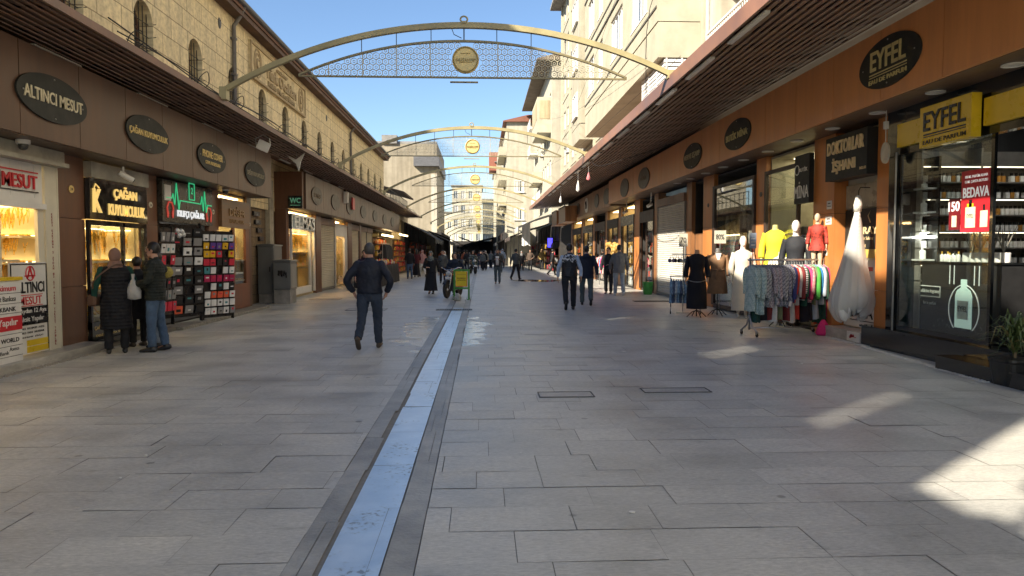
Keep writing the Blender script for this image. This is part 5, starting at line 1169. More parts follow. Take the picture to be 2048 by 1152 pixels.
# the street goes on behind the camera: sunlit flats on the right-hand side
N0 = thing('apartment_block', 'long cream apartment block continuing the right side behind the viewer', 'building', (0,0,0))
holes = [(y-.8,y+.8,z,z+1.5) for y in range(-42,4,3) for z in (5.5,8.5,11.5,14.5)]
mb = MB(); holed(mb, 'x', 7.3, 7.6, (-45,3.2), (0,17.5), holes); mb.box(7.6,20,2.9,3.2,0,17.5); mb.box(7.6,20,-45,-44.7,0,17.5); mb.build('wall', WHITEP, N0)
for y0_, y1_, z, z1_ in holes: window(N0, 'x', 7.44, (y0_+y1_)/2, z, 1.6, 1.5, -1, True, 1)
mb = MB(); mb.box(7.0,20,-45.3,3.5,17.5,17.8); mb.build('roof', CONC, N0)
# flats B with the deep eaves
def block(name, label, x, y0, y1, z0, h, wallm, floors, ys, w_=1.3, hg=1.4, roofm=None, over=.3, rise=.3, xb=20, fz=4.6, fh=2.95):
    t = thing(name, label, 'building', (0,0,0)); holes = []; ww = []
    for fl in range(floors):
        for i, y in enumerate(ys): z = fz+fl*fh+.9; holes.append((y-w_/2,y+w_/2,z,z+hg)); ww.append((y,z,(i+fl)%2 == 0))
    mb = MB(); holed(mb, 'x', x, x+.3, (y0,y1), (z0,h), holes); mb.box(x+.3,xb,y0,y0+.3,0,h); mb.box(x+.3,xb,y1-.3,y1,0,h); mb.build('wall', wallm, t)
    for y, z, cu in ww: window(t, 'x', x+.14, y, z, w_, hg, -1, cu, 1)
    mb = MB(); mb.prism([(x-over,h),(x+2.5,h+rise),(xb,h+rise),(xb,h-.02),(x-over,h-.02-.1)], 'y', y0-.4, y1+.6); mb.build('roof', roofm or CONC, t)
    return t
Bk = block('apartment_block', 'white apartment block with a deep overhanging wooden roof and boxed balcony', 6.2, 63.5, 85.5, 4.3, 18.3, WHITEP, 4, (65.2,67.6,70,72.4,74.8,77.2,79.6,82,84.2), roofm=mat('wood_eaves',(.17,.13,.095),.8,var=.3,vs=3,dirt=.3), over=1.35, rise=1.0)
mb = MB(); mb.box(5.0,6.2-.003,64.5,71,12.2,15.3); mb.box(5.2,6.2-.003,73,79,8.6,9.7); mb.build('balcony_box', CREAM2, Bk)
mb = MB(); mb.box(4.98,4.998,64.8,70.7,13.4,15.0); mb.box(5.2,6.1,64.47,64.497,13.4,15.0); mb.build('shutters', OCHRE, Bk)
ac_unit('air conditioner on the white block below the boxed balcony', (6.195,72,11))
Ck = block('apartment_block', 'white corner block with rounded cornice behind the second arch', 3.1, 87, 108, 0, 17.2, WHITEP, 5, (88.6,91,93.4,95.8,98.2,100.6,103,105.6), w_=1.4, roofm=mat('red_tile',(.22,.09,.06),.8), over=.45, rise=.7, xb=16, fz=2.6)
for k in range(4): window(Ck, 'y', 86.98, 4.6+k*1.9*.0+(k%2)*2.4, 5.5+(k//2)*3.3+.1*k*0, 1.2, 1.4, -1, True, 1)
mb = MB(); mb.box(3.4,4.6,86.2,86.99,3.5,3.65); mb.box(2.2,3.095,88.5,99,10.4,11.5); mb.box(2.2,3.095,88.5,99,13.4,14.4); mb.box(2.2,3.095,88.5,99,7.3,8.4); mb.build('balcony', CREAM2, Ck)
Dk = block('apartment_block', 'far flats with a brick red roof box above the street', 2.4, 112, 138, 0, 15.5, CREAM2, 4, (113.5,116,118.5,121,123.5,126,128.5,131,133.5,136), fz=3, xb=14)
mb = MB(); mb.box(1.3,5.5,112.2,118,14.2,17.0); mb.build('roof_box', mat('brick_red',(.30,.11,.07),.8,var=.2), Dk)
# left beyond the stone building
K1 = thing('apartment_block', 'big plain beige block at the end of the sandstone building', 'building', (0,0,0))
mb = MB(); mb.box(-19,-5.3,88,106,0,14.6); mb.build('wall', plaster('beige_render', (.34,.30,.225), .2), K1); mb = MB(); mb.box(-8.0,-5.0,87.3,104,11.9,13.0); mb.build('roof_canopy', mat('grey_sheet',(.14,.14,.145),.5,metal=.3), K1); mb = MB(); mb.box(-11.8,-10,87.7,88.8,14.6,15.6); mb.box(-19,-5.3,88,106,14.61,14.9); mb.build('chimney', CONC, K1)
mb = MB(); mb.box(-6.0,-5.29,87.9,106.1,4,11); mb.build('pier', GREYP, K1)
K2 = thing('low_building', 'low terrace with rails and a tiled lean-to between the sandstone wall and the beige block', 'building', (0,0,0))
mb = MB(); mb.box(-12,-6.6,54,66,0,5.2); mb.build('wall', OCHRE, K2); mb = MB(); mb.prism([(-6.1,6.3),(-10,7.4),(-10,7.5),(-6.05,6.42)], 'y', 58, 66); mb.build('lean_to_roof', mat('old_tile',(.10,.07,.055),.8), K2)
mb = MB()
for i in range(13): mb.tube([(-6.65,54+i,5.2),(-6.65,54+i,6.2)], .03, 6)
mb.tube([(-6.65,54,6.2),(-6.65,66,6.2)], .03, 6); mb.tube([(-6.65,54,5.7),(-6.65,66,5.7)], .02, 6); mb.build('railing', DKSTEEL, K2)
K3 = block('apartment_block', 'red brown gabled house low on the left far side', -6.0-6, 108, 122, 0, 8.5, mat('terracotta_wall',(.42,.18,.10),.8), 1, (112,118), xb=-6.2, fz=3)
def front(name, label, x0, x1, y, h, wallm, cols, floors, rl=None, fz=4.0, depth=14, roofm=None):
    t = thing(name, label, 'building', (0,0,0)); holes = []; pw = (x1-x0)/cols; ww = []
    for c in range(cols):
        for f_ in range(floors):
            u = x0+(c+.5)*pw; z = fz+f_*2.9; holes.append((u-pw*.28,u+pw*.28,z,z+1.5)); ww.append((u,z,(c+f_)%2 == 0))
    mb = MB(); holed(mb, 'y', y, y+.3, (x0,x1), (0,h), holes); mb.box(x0,x0+.3,y+.3,y+depth,0,h); mb.box(x1-.3,x1,y+.3,y+depth,0,h); mb.build('wall', wallm, t)
    for u, z, cu in ww: window(t, 'y', y+.14, u, z, pw*.56, 1.5, -1, cu, 1)
    mb = MB(); mb.box(x0-.25,x1+.25,y-.3,y+depth,h,h+.25); mb.build('roof', roofm or CONC, t); return t
front('apartment_block', 'pale apartment block closing the view at the end of the street', -5.9, .2, 150, 15.2, CREAM2, 4, 4)
front('apartment_block', 'second pale block right of centre at the end of the street', .4, 7, 166, 13.6, CREAM, 4, 3)
front('apartment_block', 'cream block seen past the left edge of the end block', -14, -6.2, 162, 10.4, WHITEP, 5, 2)
# dark awnings of the bazaar beyond
def stalls(label, x0, x1, y0, y1, h):
    t = thing('market_stall', label, 'stall', (0,0,0)); mb = MB(); mb.box(x0,x1,y0,y1,0,h); mb.build('wall', DARKIN, t)
    mb = MB(); xs = x0-.02 if x0 > 0 else x1+.02; y = y0+1.5
    while y < y1: mb = MB(); mb.box(xs-.03,xs+.03,y-.08,y+.08,0,h); y += 3; mb.build('post', DKBROWN, t)
stalls('row of dark stalls at street level under the far left awnings', -9, -6.55, 63, 111, 4.2)
stalls('row of dark stalls at street level under the far right awnings', 6.5, 9, 58.5, 86, 4.2)
stalls('dark stall fronts at the foot of the white corner block', 2.6, 3.05, 86.8, 111, 4.0)
stalls('dark stall fronts at the foot of the far flats', 1.9, 2.35, 112, 140, 4.0)
stalls('dark covered stalls closing the end of the street', -5.0, 4.5, 128, 134, 3.6)
stalls('dark stalls at the foot of the beige block', -5.2, -4.7, 86.5, 112, 4.0)
def awning(label, s, xo, xi, y0, y1, zo, zi, m, legs=True):
    t = thing('awning', label, 'awning', (0,0,0), 0, 'awnings of the far bazaar'); mb = MB(); n = 8; vs = []
    for i in range(n+1):
        y = y0+(y1-y0)*i/n; sag = -.12*math.sin(i*math.pi/n*4)**2
        vs += [(s*xo,y,zo+sag),(s*(xo+xi)/2,y,(zo+zi)/2+.1+sag*.4),(s*xi,y,zi),(s*xo,y,zo-.3+sag)]
    mb.add(vs, [f for i in range(n) for f in ((4*i,4*i+4,4*i+5,4*i+1),(4*i+1,4*i+5,4*i+6,4*i+2),(4*i+3,4*i+7,4*i+4,4*i))]); mb.build('cloth', m, t)
    if legs:
        mb = MB()
        for y in (y0+.1,y1-.1): mb.tube([(s*xo,y,0),(s*xo,y,zo)], .03, 6)
        mb.build('poles', DKSTEEL, t)
    return t
AWD = mat('dark_awning', (.028,.030,.032), .8, var=.3); AWB = mat('brown_awning', (.075,.055,.045), .8, var=.3); AWW = mat('pale_awning', (.55,.54,.5), .8, var=.15)
awning('first dark awning sloping out where the left canopy ends', -1, 3.5, 6.6, 56, 68, 2.7, 4.25, AWD)
awning('second dark awning on the left of the far bazaar', -1, 3.0, 6.8, 68, 84, 2.7, 4.2, AWD); awning('third brown awning on the left of the far bazaar', -1, 2.5, 6.5, 84, 112, 2.7, 4.3, AWB)
awning('pale white awning after the end of the right canopy', 1, 3.0, 6.4, 58, 66, 3.7, 4.9, AWW); awning('brown awning under the white corner block on the right', 1, 2.7, 6.4, 67, 82, 3.1, 4.3, AWB); awning('dark awning furthest on the right of the bazaar', 1, 1.8, 6.0, 83, 104, 2.8, 4.0, AWD); awning('dark awning closing the street in the distance', 1, -3.6, 1.9, 110, 128, 2.5, 3.9, AWD)
awning('second dark awning over the middle of the far street', -1, .4, 3.2, 98, 114, 2.7, 3.8, AWD)
hc = thing('hanging_cloth', 'long white cloth hanging from the far end of the right canopy', 'cloth', (3.85,62,4.15)); mb = MB(); vs = []
for i in range(9):
    for k in range(8): vs.append((-.35+.09*i, .05*math.sin(i*1.6+k*.4), -1.95*k/7-.06*math.sin(i*.9)*(k > 5)))
mb.add(vs, [(i*8+k,(i+1)*8+k,(i+1)*8+k+1,i*8+k+1) for i in range(8) for k in range(7)]); mb.build('cloth', WHITE, hc, True)
for i, (y, s) in enumerate(((66,-1),(74,-1),(84,-1),(92,-1),(60,1),(68,1),(76,1),(86,1),(96,1))):
    goods_wall('market_rack', ['crowded rack of goods under the first dark awning','crowded rack of goods under the second dark awning','crowded rack of goods at the start of the brown awning, left','crowded rack of goods in the far left bazaar','rack of goods under the pale awning','rack of goods under the brown awning, right','second rack of goods under the brown awning, right','rack of goods under the far dark awning, right','rack of goods at the end of the bazaar, right'][i], (s*6.0,y,0), 6.5, 2.6, 4, [[PK,AWB,PG,PO],[PK,PR_,PG,AWD],[GOLD,PK,PW,AWB]][i%3], 80+i, s, .5, 'rack')
# ---------------------------------------------------------------- arches over the street
def lattice(mb, ry, z0, half, rise, cell, x0=0.0, side=0):
    """star lattice of small rings filling the flat lens above z0"""
    Rr_ = (half*half+rise*rise)/(2*rise)
    top = lambda x: math.sqrt(max(0, Rr_*Rr_-x*x))-(Rr_-rise)
    r = cell*.57; wd = .0075; oy = 0
    def ring(cx, cz, r, n=8, oy=0):
        a = []
        for i in range(n):
            th = 2*math.pi*(i+.5)/n
            a.append((cx+r*math.cos(th), cz+r*math.sin(th), cx+(r-wd)*math.cos(th), cz+(r-wd)*math.sin(th)))
        vs = []
        for ox, oz, ix, iz in a: vs += [(x0+ox,oy-ry,z0+oz),(x0+ix,oy-ry,z0+iz),(x0+ox,oy+ry,z0+oz),(x0+ix,oy+ry,z0+iz)]
        fs = []
        for i in range(n):
            p, q_ = 4*i, 4*((i+1)%n); fs += [(p,q_,q_+1,p+1),(p+2,p+3,q_+3,q_+2),(p+1,q_+1,q_+3,p+3),(p,p+2,q_+2,q_)]
        mb.add(vs, fs)
    nx = int(half/cell); rh = cell*.866
    for i in range(-nx-1, nx+2):
        k = 0
        while k < 12:
            x = (i+.5+.5*(k%2))*cell; t = top(x) if abs(x) < half else -1; cz = k*rh+cell*.5
            if cz+cell*.35 > t or side*x < 0: k += 1; continue
            if (x-.03)**2+(cz-.33)**2 > .30**2:
                ring(x, cz, r, 12, .0025*((i+2*(k%2)+(k//2)*1)%3)+.0012*(k%2))
                ring(x, cz, r*.42, 6, .009)
            k += 1
    xx = -half+.55
    for i in range(9):
        x = -half*.82+i*half*1.64/8
        if abs(x) > .34 and side*x >= 0: mb.box(x0+x-.008,x0+x+.008,-ry,ry,z0,z0+top(x)-.02)
    return top
def arch_pts(xl, zl, xr, zr, xa, za, n=40):
    # circle-like arc through three points
    ax, ay, bx, by, cx_, cy_ = xl, zl, xa, za, xr, zr
    d = 2*(ax*(by-cy_)+bx*(cy_-ay)+cx_*(ay-by)); ux = ((ax*ax+ay*ay)*(by-cy_)+(bx*bx+by*by)*(cy_-ay)+(cx_*cx_+cy_*cy_)*(ay-by))/d
    uy = ((ax*ax+ay*ay)*(cx_-bx)+(bx*bx+by*by)*(ax-cx_)+(cx_*cx_+cy_*cy_)*(bx-ax))/d; r = math.hypot(ax-ux, ay-uy)
    a0, a1 = math.atan2(ay-uy, ax-ux), math.atan2(cy_-uy, cx_-ux)
    return [(ux+r*math.cos(a0+(a1-a0)*i/n), uy+r*math.sin(a0+(a1-a0)*i/n)) for i in range(n+1)], (ux, uy, r)
def street_arch(y, label):
    t = thing('street_arch', label, 'arch', (0, y, 0), 0, 'ornamental arches over the street')
    pts, (ux, uy, r) = arch_pts(-5.08, 4.8, 3.86, 5.2, -.33, 6.13)
    mb = MB(); w_ = .05
    for i in range(len(pts)-1):
        (x0, z0), (x1, z1) = pts[i], pts[i+1]
        mb.add([(x0,-w_,z0-.055),(x1,-w_,z1-.055),(x1,w_,z1-.055),(x0,w_,z0-.055),(x0,-w_,z0+.055),(x1,-w_,z1+.055),(x1,w_,z1+.055),(x0,w_,z0+.055)], [(0,3,2,1),(4,5,6,7),(0,1,5,4),(2,3,7,6)])
    mb.box(-5.14,-5.0,-.1,.1,4.62,4.86); mb.box(3.78,3.92,-.1,.1,5.12,5.28)
    mb.build('arch_beam', BRASS, t)
    cx, z0, half, rise = -.33, 5.12, 3.28, .70
    for sd in (-1, 1):
        mb = MB(); top = lattice(mb, .012, z0, half, rise, .125, cx, sd); mb.build('lattice_panel', mat('lattice_bronze',(.52,.48,.35),.45,metal=.15), t)
    mb = MB(); pr_ = [(cx+u*half, z0+top(u*half)) for u in [-1+i/20 for i in range(41)]]
    for i in range(40):
        (x0, a), (x1, b) = pr_[i], pr_[i+1]
        mb.add([(x0,-.03,a-.02),(x1,-.03,b-.02),(x1,.03,b-.02),(x0,.03,a-.02),(x0,-.03,a+.02),(x1,-.03,b+.02),(x1,.03,b+.02),(x0,.03,a+.02)], [(0,3,2,1),(4,5,6,7),(0,1,5,4),(2,3,7,6)])
    mb.box(cx-half,cx+half,-.025,.025,z0-.035,z0-.005); mb.build('lens_frame', mat('frame_bronze',(.26,.22,.12),.45,metal=.35), t)
    mb = MB(); mb.lathe([(.26,-.04),(.27,-.02),(.27,.02),(.26,.04)], (cx+.03,0,z0+.33), 36, 0, 'y'); md = mb.build('medallion', mat('medallion_gold',(.74,.58,.24),.4,metal=.1), t, True, angle=40)
    mb = MB(); mb.tube([(cx+.03+.24*math.cos(a),-.045,z0+.33+.24*math.sin(a)) for a in [k*math.pi/18 for k in range(37)]], .014, 6); text(mb, 'GAZİANTEP', (cx+.03,-.04,z0+.33), FR, UP, .075, .40, .012, 0, .01); text(mb, 'ALTIN ŞEHİR', (cx+.03,-.04,z0+.45), FR, UP, .03, .2, .01); mb.box(cx-.1,cx+.16,-.048,-.04,z0+.27,z0+.278); mb.build('relief', mat('medallion_dark',(.34,.24,.07),.45,metal=.3), md)
    mb = MB()
    for u in (-.62,-.41,-.2,.2,.41,.62): x = cx+u*half; za = uy+math.sqrt(r*r-(x-ux)**2); mb.tube([(x,0,z0+top(x-cx)),(x,0,za-.04)], .008, 6)
    mb.tube([(cx,0,6.07),(cx,0,5.84)], .012, 6); mb.tube([(cx-.25,0,6.08),(cx-.2,0,5.95),(cx-.05,0,5.88)], .008, 5); mb.build('hanger_rods', DKSTEEL, t)
    mb = MB(); mb.tube([(cx+.07*math.cos(a),0,6.25+.06*math.sin(a)) for a in [k*math.pi/8 for k in range(17)]], .018, 6); mb.box(cx-.05,cx+.05,-.07,.07,6.16,6.2); mb.box(cx-.28,cx+.28,-.04,.04,z0-.12,z0-.1); mb.build('finial', BRASS, t)
    return t
a0 = street_arch(14.75, 'nearest gilded lattice arch with round GAZİANTEP medallion')
for i in range(1, 10):
    c = copy_tree(a0); c.location = (0, 14.75+11.9*i, 0 if i < 3 else -.05*(i-2))
    c['label'] = ['','second gilded lattice arch, above the grey jacketed man','third gilded lattice arch from the front','fourth gilded lattice arch from the front','fifth gilded lattice arch from the front','sixth gilded lattice arch, before the white corner block','seventh gilded lattice arch in the distance','eighth gilded lattice arch in the distance','ninth gilded lattice arch over the bazaar','farthest gilded lattice arch over the bazaar'][i]
# balconies and railings on the far white block, wires across the street
for k, (y, z) in enumerate(((66,6.2),(72.5,6.2),(79,12.2),(79,15.0))):
    mb = MB(); mb.box(5.3,6.19,y,y+4.2,z,z+.14)
    for i in range(22): mb.box(5.33,5.36,y+.05+i*.19,y+.08+i*.19,z+.14,z+1.0)
    mb.box(5.32,5.37,y,y+4.2,z+1.0,z+1.05); mb.build('balcony', PVC, Bk)
for i, (y0, z0, y1, z1, lb) in enumerate(((20,7.0,70,9.5,'thin cable strung along the front of the cream flats'),(24,8.0,60,12.5,'second thin cable rising across the cream flats'),(26,12.5,58,8.2,'thin cable dropping along the cream flats'))):
    cable([(5.5-.02*i,y0+(y1-y0)*k/8,z0+(z1-z0)*k/8-.5*math.sin(math.pi*k/8)) for k in range(9)], lb, .007)
T0 = thing('unseen_shade_block', 'unseen block added far back behind the sandstone building to shade the street', 'building', (0,0,0))  # out of view, added to keep the middle of the street shaded
mb = MB(); mb.box(-36,-24,-2,60,0,25.6); mb.build('wall', plaster('beige_render', (.34,.30,.225), .2), T0); mb = MB(); mb.box(-36.2,-23.9,-2.2,60.2,25.61,25.9); mb.build('roof', CONC, T0)
# small things on the fascias further along
t = thing('hanging_banner', 'small red banner hanging on the left fascia above the shutters', 'banner', (-5.9,34.0,4.0)); mb = MB(); mb.box(-.03,.03,-.28,.28,-.42,.12); mb.build('cloth', RED, t); mb = MB(); mb.tube([(-.1,0,.2),(0,0,.16),(0,0,.12)], .012, 6); mb.build('hook', STEEL, t)
t = thing('wall_lamp', 'white wall lamp box beside the red banner on the left fascia', 'lamp', (-5.9,32.3,4.05)); mb = MB(); mb.prism([(-.1,-.3),(.06,-.26),(.08,.18),(-.1,.22)], 'y', -.14, .14); mb.build('case', WHITE, t); mb = MB(); mb.box(-.1,-.02,-.05,.05,.22,.3); mb.build('bracket', DKSTEEL, t)
for i, (y0, y1) in enumerate(((45.6,49.4),(50.8,54.2))):
    t = thing('box_sign', ['nearer brown boxed shop board jutting from the far right fascia','farther brown boxed shop board jutting from the far right fascia'][i], 'sign', (5.3,(y0+y1)/2,4.05)); h_ = (y1-y0)/2
    mb = MB(); mb.box(0,.74,-h_,h_,-.5,.5); mb.build('box', ORANGED, t); mb = MB(); mb.box(-.03,-.003,-h_-.04,h_+.04,.44,.53); mb.box(-.03,-.003,-h_-.04,h_+.04,-.53,-.46); mb.build('trim', DKBROWN, t)
t = thing('lit_sign', 'small glowing blue sign deep along the right-hand shops', 'sign', (6.0,63,2.5)); mb = MB(); mb.box(-.25,.25,-.08,.08,-.5,.4); mb.build('box', BLACK, t); mb = MB(); mb.box(-.21,.21,-.09,-.082,-.45,.35); mb.build('face', lamp('blue_face',(.06,.05,.7),1.2), t)
# ---------------------------------------------------------------- people
FOLD = bpy.data.textures.new('cloth_folds', 'CLOUDS'); FOLD.noise_scale = .085; FOLD.noise_depth = 3
def folds(o, st=.022):
    d = o.modifiers.new('folds', 'DISPLACE'); d.texture = FOLD; d.strength = st; d.mid_level = .5; d.texture_coords = 'LOCAL'; return o
SKIN = mat('skin', (.48,.27,.19), .5, var=.1, vs=20); EYE = mat('eye_dark', (.02,.015,.012), .2); LIP = mat('lips', (.34,.12,.10), .5)
HAIRS = {'black': mat('hair_black',(.014,.012,.011),.45,var=.4,vs=40,st=(4,4,.6)), 'brown': mat('hair_brown',(.045,.028,.018),.45,var=.4,vs=40,st=(4,4,.6)), 'grey': mat('hair_grey',(.055,.052,.05),.5,var=.5,vs=40,st=(4,4,.6)), 'blond': mat('hair_blond',(.28,.19,.09),.5,var=.3,vs=40,st=(4,4,.6))}
def cloth(name, col, rough=.8, var=.2, vs=7, bump=.35, bs=9, quilt=0, st=(1,1,1), spec=.3):
    if name in MC: return MC[name]
    m = mat(name, col, rough, var=var, vs=vs, bump=bump, bs=bs, st=st, spec=spec)
    if quilt:
        nt = m.node_tree; tc = next(n for n in nt.nodes if n.type == 'TEX_COORD'); b = nt.nodes['Principled BSDF']
        wv = N(nt, 'ShaderNodeTexWave', bands_direction='Z'); wv.inputs['Scale'].default_value = quilt; wv.inputs['Distortion'].default_value = .8
        nt.links.new(tc.outputs['Object'], wv.inputs[0]); bp = N(nt, 'ShaderNodeBump'); bp.inputs['Strength'].default_value = .35; bp.inputs['Distance'].default_value = .02
        nt.links.new(wv.outputs[1], bp.inputs['Height'])
        old = b.inputs['Normal'].links
        if old: nt.links.new(old[0].from_socket, bp.inputs['Normal'])
        nt.links.new(bp.outputs[0], b.inputs['Normal'])
    return m
def leg_pts(side, swing, flex, drop=0, wide=.095):
    h = Vector((side*wide, 0, .91)); s, f = R_(swing), R_(flex)
    k = h+Vector((side*.008, .415*math.sin(s), -.415*math.cos(s))); a = k+Vector((0, .405*math.sin(s-f), -.405*math.cos(s-f)))
    return [h, k, a], R_(swing-flex)
ARM = {  # elbow, wrist and hand direction for the right-hand (+x) side; mirrored for the left
    'down': ((.255,-.02,1.13),(.27,.04,.88),(.02,.12,-1)), 'back': ((.25,-.10,1.14),(.26,-.16,.89),(0,-.1,-1)), 'fwd': ((.245,.09,1.14),(.25,.20,.92),(0,.35,-1)),
    'pocket': ((.315,-.075,1.16),(.245,.045,.95),(-.35,.3,-.9)), 'front': ((.245,.03,1.14),(.10,.25,1.10),(-.8,.5,.05)), 'phone': ((.25,.03,1.14),(.09,.26,1.24),(-.4,.6,.5)),
    'ride': ((.30,.20,1.20),(.33,.46,1.10),(-.1,1,-.15)), 'hip': ((.33,-.06,1.17),(.21,.07,1.03),(-.8,.4,-.3)), 'stiff': ((.262,-.005,1.14),(.285,.02,.90),(.05,.1,-1)), 'cross': ((.26,.07,1.15),(.03,.22,1.16),(-1,.1,.05))}
def hand(mb, w, d, side, n, s=1.0):
    d = Vector(d).normalized(); n = (Vector(n)-d*d.dot(Vector(n))).normalized(); l = d.cross(n).normalized()*side
    w = Vector(w); M3 = Matrix((l, n, d)).transposed()
    mb.tube([w-d*.02, w+d*.03, w+d*.075, w+d*.095], [(.022,.028),(.020,.036),(.018,.040),(.012,.034)], 8)
    for i, (o, ln) in enumerate(((-.030,.065),(-.010,.076),(.011,.072),(.030,.056))):
        b = w+d*.085+l*o; mb.tube([b, b+d*ln*.45+n*.006, b+d*ln*.8+n*.022, b+d*ln*.98+n*.038], [.0095,.009,.0082,.006], 6)
    b = w+d*.03-l*.034; mb.tube([b, b-l*.022+d*.028+n*.01, b-l*.028+d*.055+n*.02], [.012,.0105,.007], 6)
def person(label, x, y, head=0, H=1.75, group=None, top=None, bottom=None, shoes=None, hair='black', hairstyle='short', arms=('down','down'), legs=((0,0),(0,0)), hem=.86, coat=None, skirt=None, skirt_hem=.12, scarf=None, sleeve=None, hood=None, puff=0, wide=1.0, lean=0, detail=1, seat=None, collar=None, yoke=None, z0=0.0, turn=0, beard=False):
    """one figure; +y is the way it faces; body is one continuous surface, clothes and hair are children"""
    t = thing('person', label, 'person', (x, y, 0), R_(head), group); k = H/1.75; t.scale = (k,)*3
    vx = .0085 if detail else .024; vc = .013 if detail else .026
    L_, R__ = {}, {}
    lg = [leg_pts(-1, *legs[0]), leg_pts(1, *legs[1])]
    if seat is not None:     # sitting: thighs forward
        lg = []
        for sd in (-1, 1):
            h = Vector((sd*.11,0,.91)); kn = Vector((sd*.17,.40,.84)); an = Vector((sd*.17,.30,.46)); lg.append(([h,kn,an], R_(-10)))
    low = min(min(p[2].z for p, _ in lg)-.085, 9); dz = -low+z0
    if seat is not None: dz = seat-.85
    up = Vector((0,0,dz)); ln = lambda z: lean*(z-.9)
    def P(v): v = Vector(v); return Vector((v.x*wide, v.y+ln(v.z), v.z))+up
    # body -----------------------------------------------------------
    b = MB()
    b.rings([(0,ln(z)+yy,z+dz,rx*wide,ry) for z,yy,rx,ry in ((.86,0,.09,.065),(.92,0,.14,.095),(1.05,.005,.14,.095),(1.25,.01,.16,.105),(1.38,.0,.17,.095),(1.44,-.005,.13,.075),(1.48,0,.065,.06),(1.56,.01,.055,.058))], 16)
    hc = Vector((0,.022+ln(1.64),1.64+dz)); ca, sa = math.cos(R_(turn)), math.sin(R_(turn))
    def Hd(v): return Vector((v[0]*ca-v[1]*sa, v[0]*sa+v[1]*ca, v[2]))+hc
    def hball(mb, c, r, n=12, kk=8): 
        q = Hd(c); mb.ball(q, r, n, 0, kk)
    hball(b, (0,0,.01), (.074,.093,.108), 16, 10); hball(b, (0,.035,-.065), (.052,.055,.05))
    if detail: hball(b, (0,.098,-.012), (.013,.017,.024)); hball(b, (-.075,-.005,-.012), (.012,.022,.032)); hball(b, (.075,-.005,-.012), (.012,.022,.032)); hball(b, (0,.082,.028), (.045,.012,.012))
    am = []
    for sd, a in ((-1, arms[0]), (1, arms[1])):
        e, w_, d = [Vector((v[0]*sd, v[1], v[2])) for v in ARM[a]]
        s = Vector((sd*.175,-.005,1.405)); pp = [P(s), P(e), P(w_)]; am.append((pp, d, sd, a))
        b.tube(cr([tuple(q) for q in pp], 4), [.05-.024*i/8 for i in range(9)], 8)
        nrm = (-sd,0,0) if abs(d.z) > .6 else (0,0,-1)
        hand(b, pp[2], d, sd, nrm)
    for p, an in lg:
        q = [P(v) for v in p]; b.tube(cr([tuple(v) for v in q], 4), [.078,.076,.070,.06,.052,.05,.047,.04,.034], 10)
        f = Vector((0,math.cos(an),math.sin(an)*.6)); b.tube([q[2]-Vector((0,0,.03)), q[2]+f*.12-Vector((0,0,.055))], [.035,.03], 8)
    bo = b.build('body', SKIN, t, True); mod_remesh(bo, vx, 3)
    if detail:
        m_ = MB(); 
        for sd in (-1,1): hball(m_, (sd*.031,.083,.006), (.012,.008,.007), 8, 6)
        m_.build('eyes', EYE, t, True); m_ = MB(); hball(m_, (0,.089,-.056), (.022,.008,.007), 8, 6); m_.build('lips', LIP, t, True)
    # hair or scarf ---------------------------------------------------
    if hairstyle and not scarf:
        m_ = MB(); mm = MB(); mm.ball((0,-.012,.022), (.085,.102,.112), 22, 0, 16)
        if hairstyle == 'long': mm.rings([(0,-.075,-.30,.05,.03),(0,-.08,-.18,.085,.05),(0,-.06,-.05,.088,.06),(0,-.04,.05,.08,.06)], 14)
        keep = []
        for f in mm.f:
            c = sum((Vector(mm.v[i]) for i in f), Vector())/len(f)
            if c.y > .035 and c.z < .062-(.0 if abs(c.x) < .05 else .03): continue
            if c.y > -.02 and c.z < -.02 and hairstyle != 'long': continue
            if c.z < -.062 and hairstyle != 'long': continue
            keep.append(f)
        m_.add([Hd(v) for v in mm.v], keep); m_.build('hair', HAIRS[hair], t, True)
        if beard: m_ = MB(); hball(m_, (0,.045,-.078), (.055,.056,.042)); m_.build('beard', HAIRS[hair], t, True)
    if scarf:
        m_ = MB(); mm = MB(); mm.ball((0,-.008,.0), (.094,.114,.13), 22, 0, 16)
        keep = [f for f in mm.f if not ((lambda c: c.y > .055 and abs(c.x) < .058 and -.075 < c.z < .06)(sum((Vector(mm.v[i]) for i in f), Vector())/len(f)))]
        m_.add([Hd(v) for v in mm.v], keep)
        m_.rings([(0,ln(1.3)+.01,1.30+dz,.17*wide,.135),(0,ln(1.4)+.01,1.40+dz,.165*wide,.13),(0,ln(1.47),1.48+dz,.12,.115),(0,ln(1.53)+.015,1.55+dz,.088,.10)], 18); m_.build('head_scarf', scarf, t, True)
    # trousers --------------------------------------------------------
    if bottom:
        m_ = MB()
        for p, an in lg:
            q = [P(v) for v in p]; q[0] = q[0]+Vector((0,0,.02)); m_.tube(cr([tuple(v) for v in q], 4), [(.105,.098),.102,.094,.084,.076,.072,.070,.066,.066] if detail else [.1,.1,.092,.082,.075,.07,.068,.064,.062], 12)
            for kz in (.25,.62): c = q[1].lerp(q[2], kz); m_.tube([c-Vector((0,0,.012)), c+Vector((0,0,.012))], .076-.008*kz, 10)
        m_.rings([(0,ln(.80),.80+dz,.11*wide,.085),(0,ln(.86),.86+dz,.155*wide,.11),(0,ln(.92),.93+dz,.172*wide,.122),(0,ln(1.04),1.04+dz,.158*wide,.112)], 16)
        o_ = mod_remesh(m_.build('trousers', bottom, t, True), vc, 3)
        if detail: folds(o_, .03)
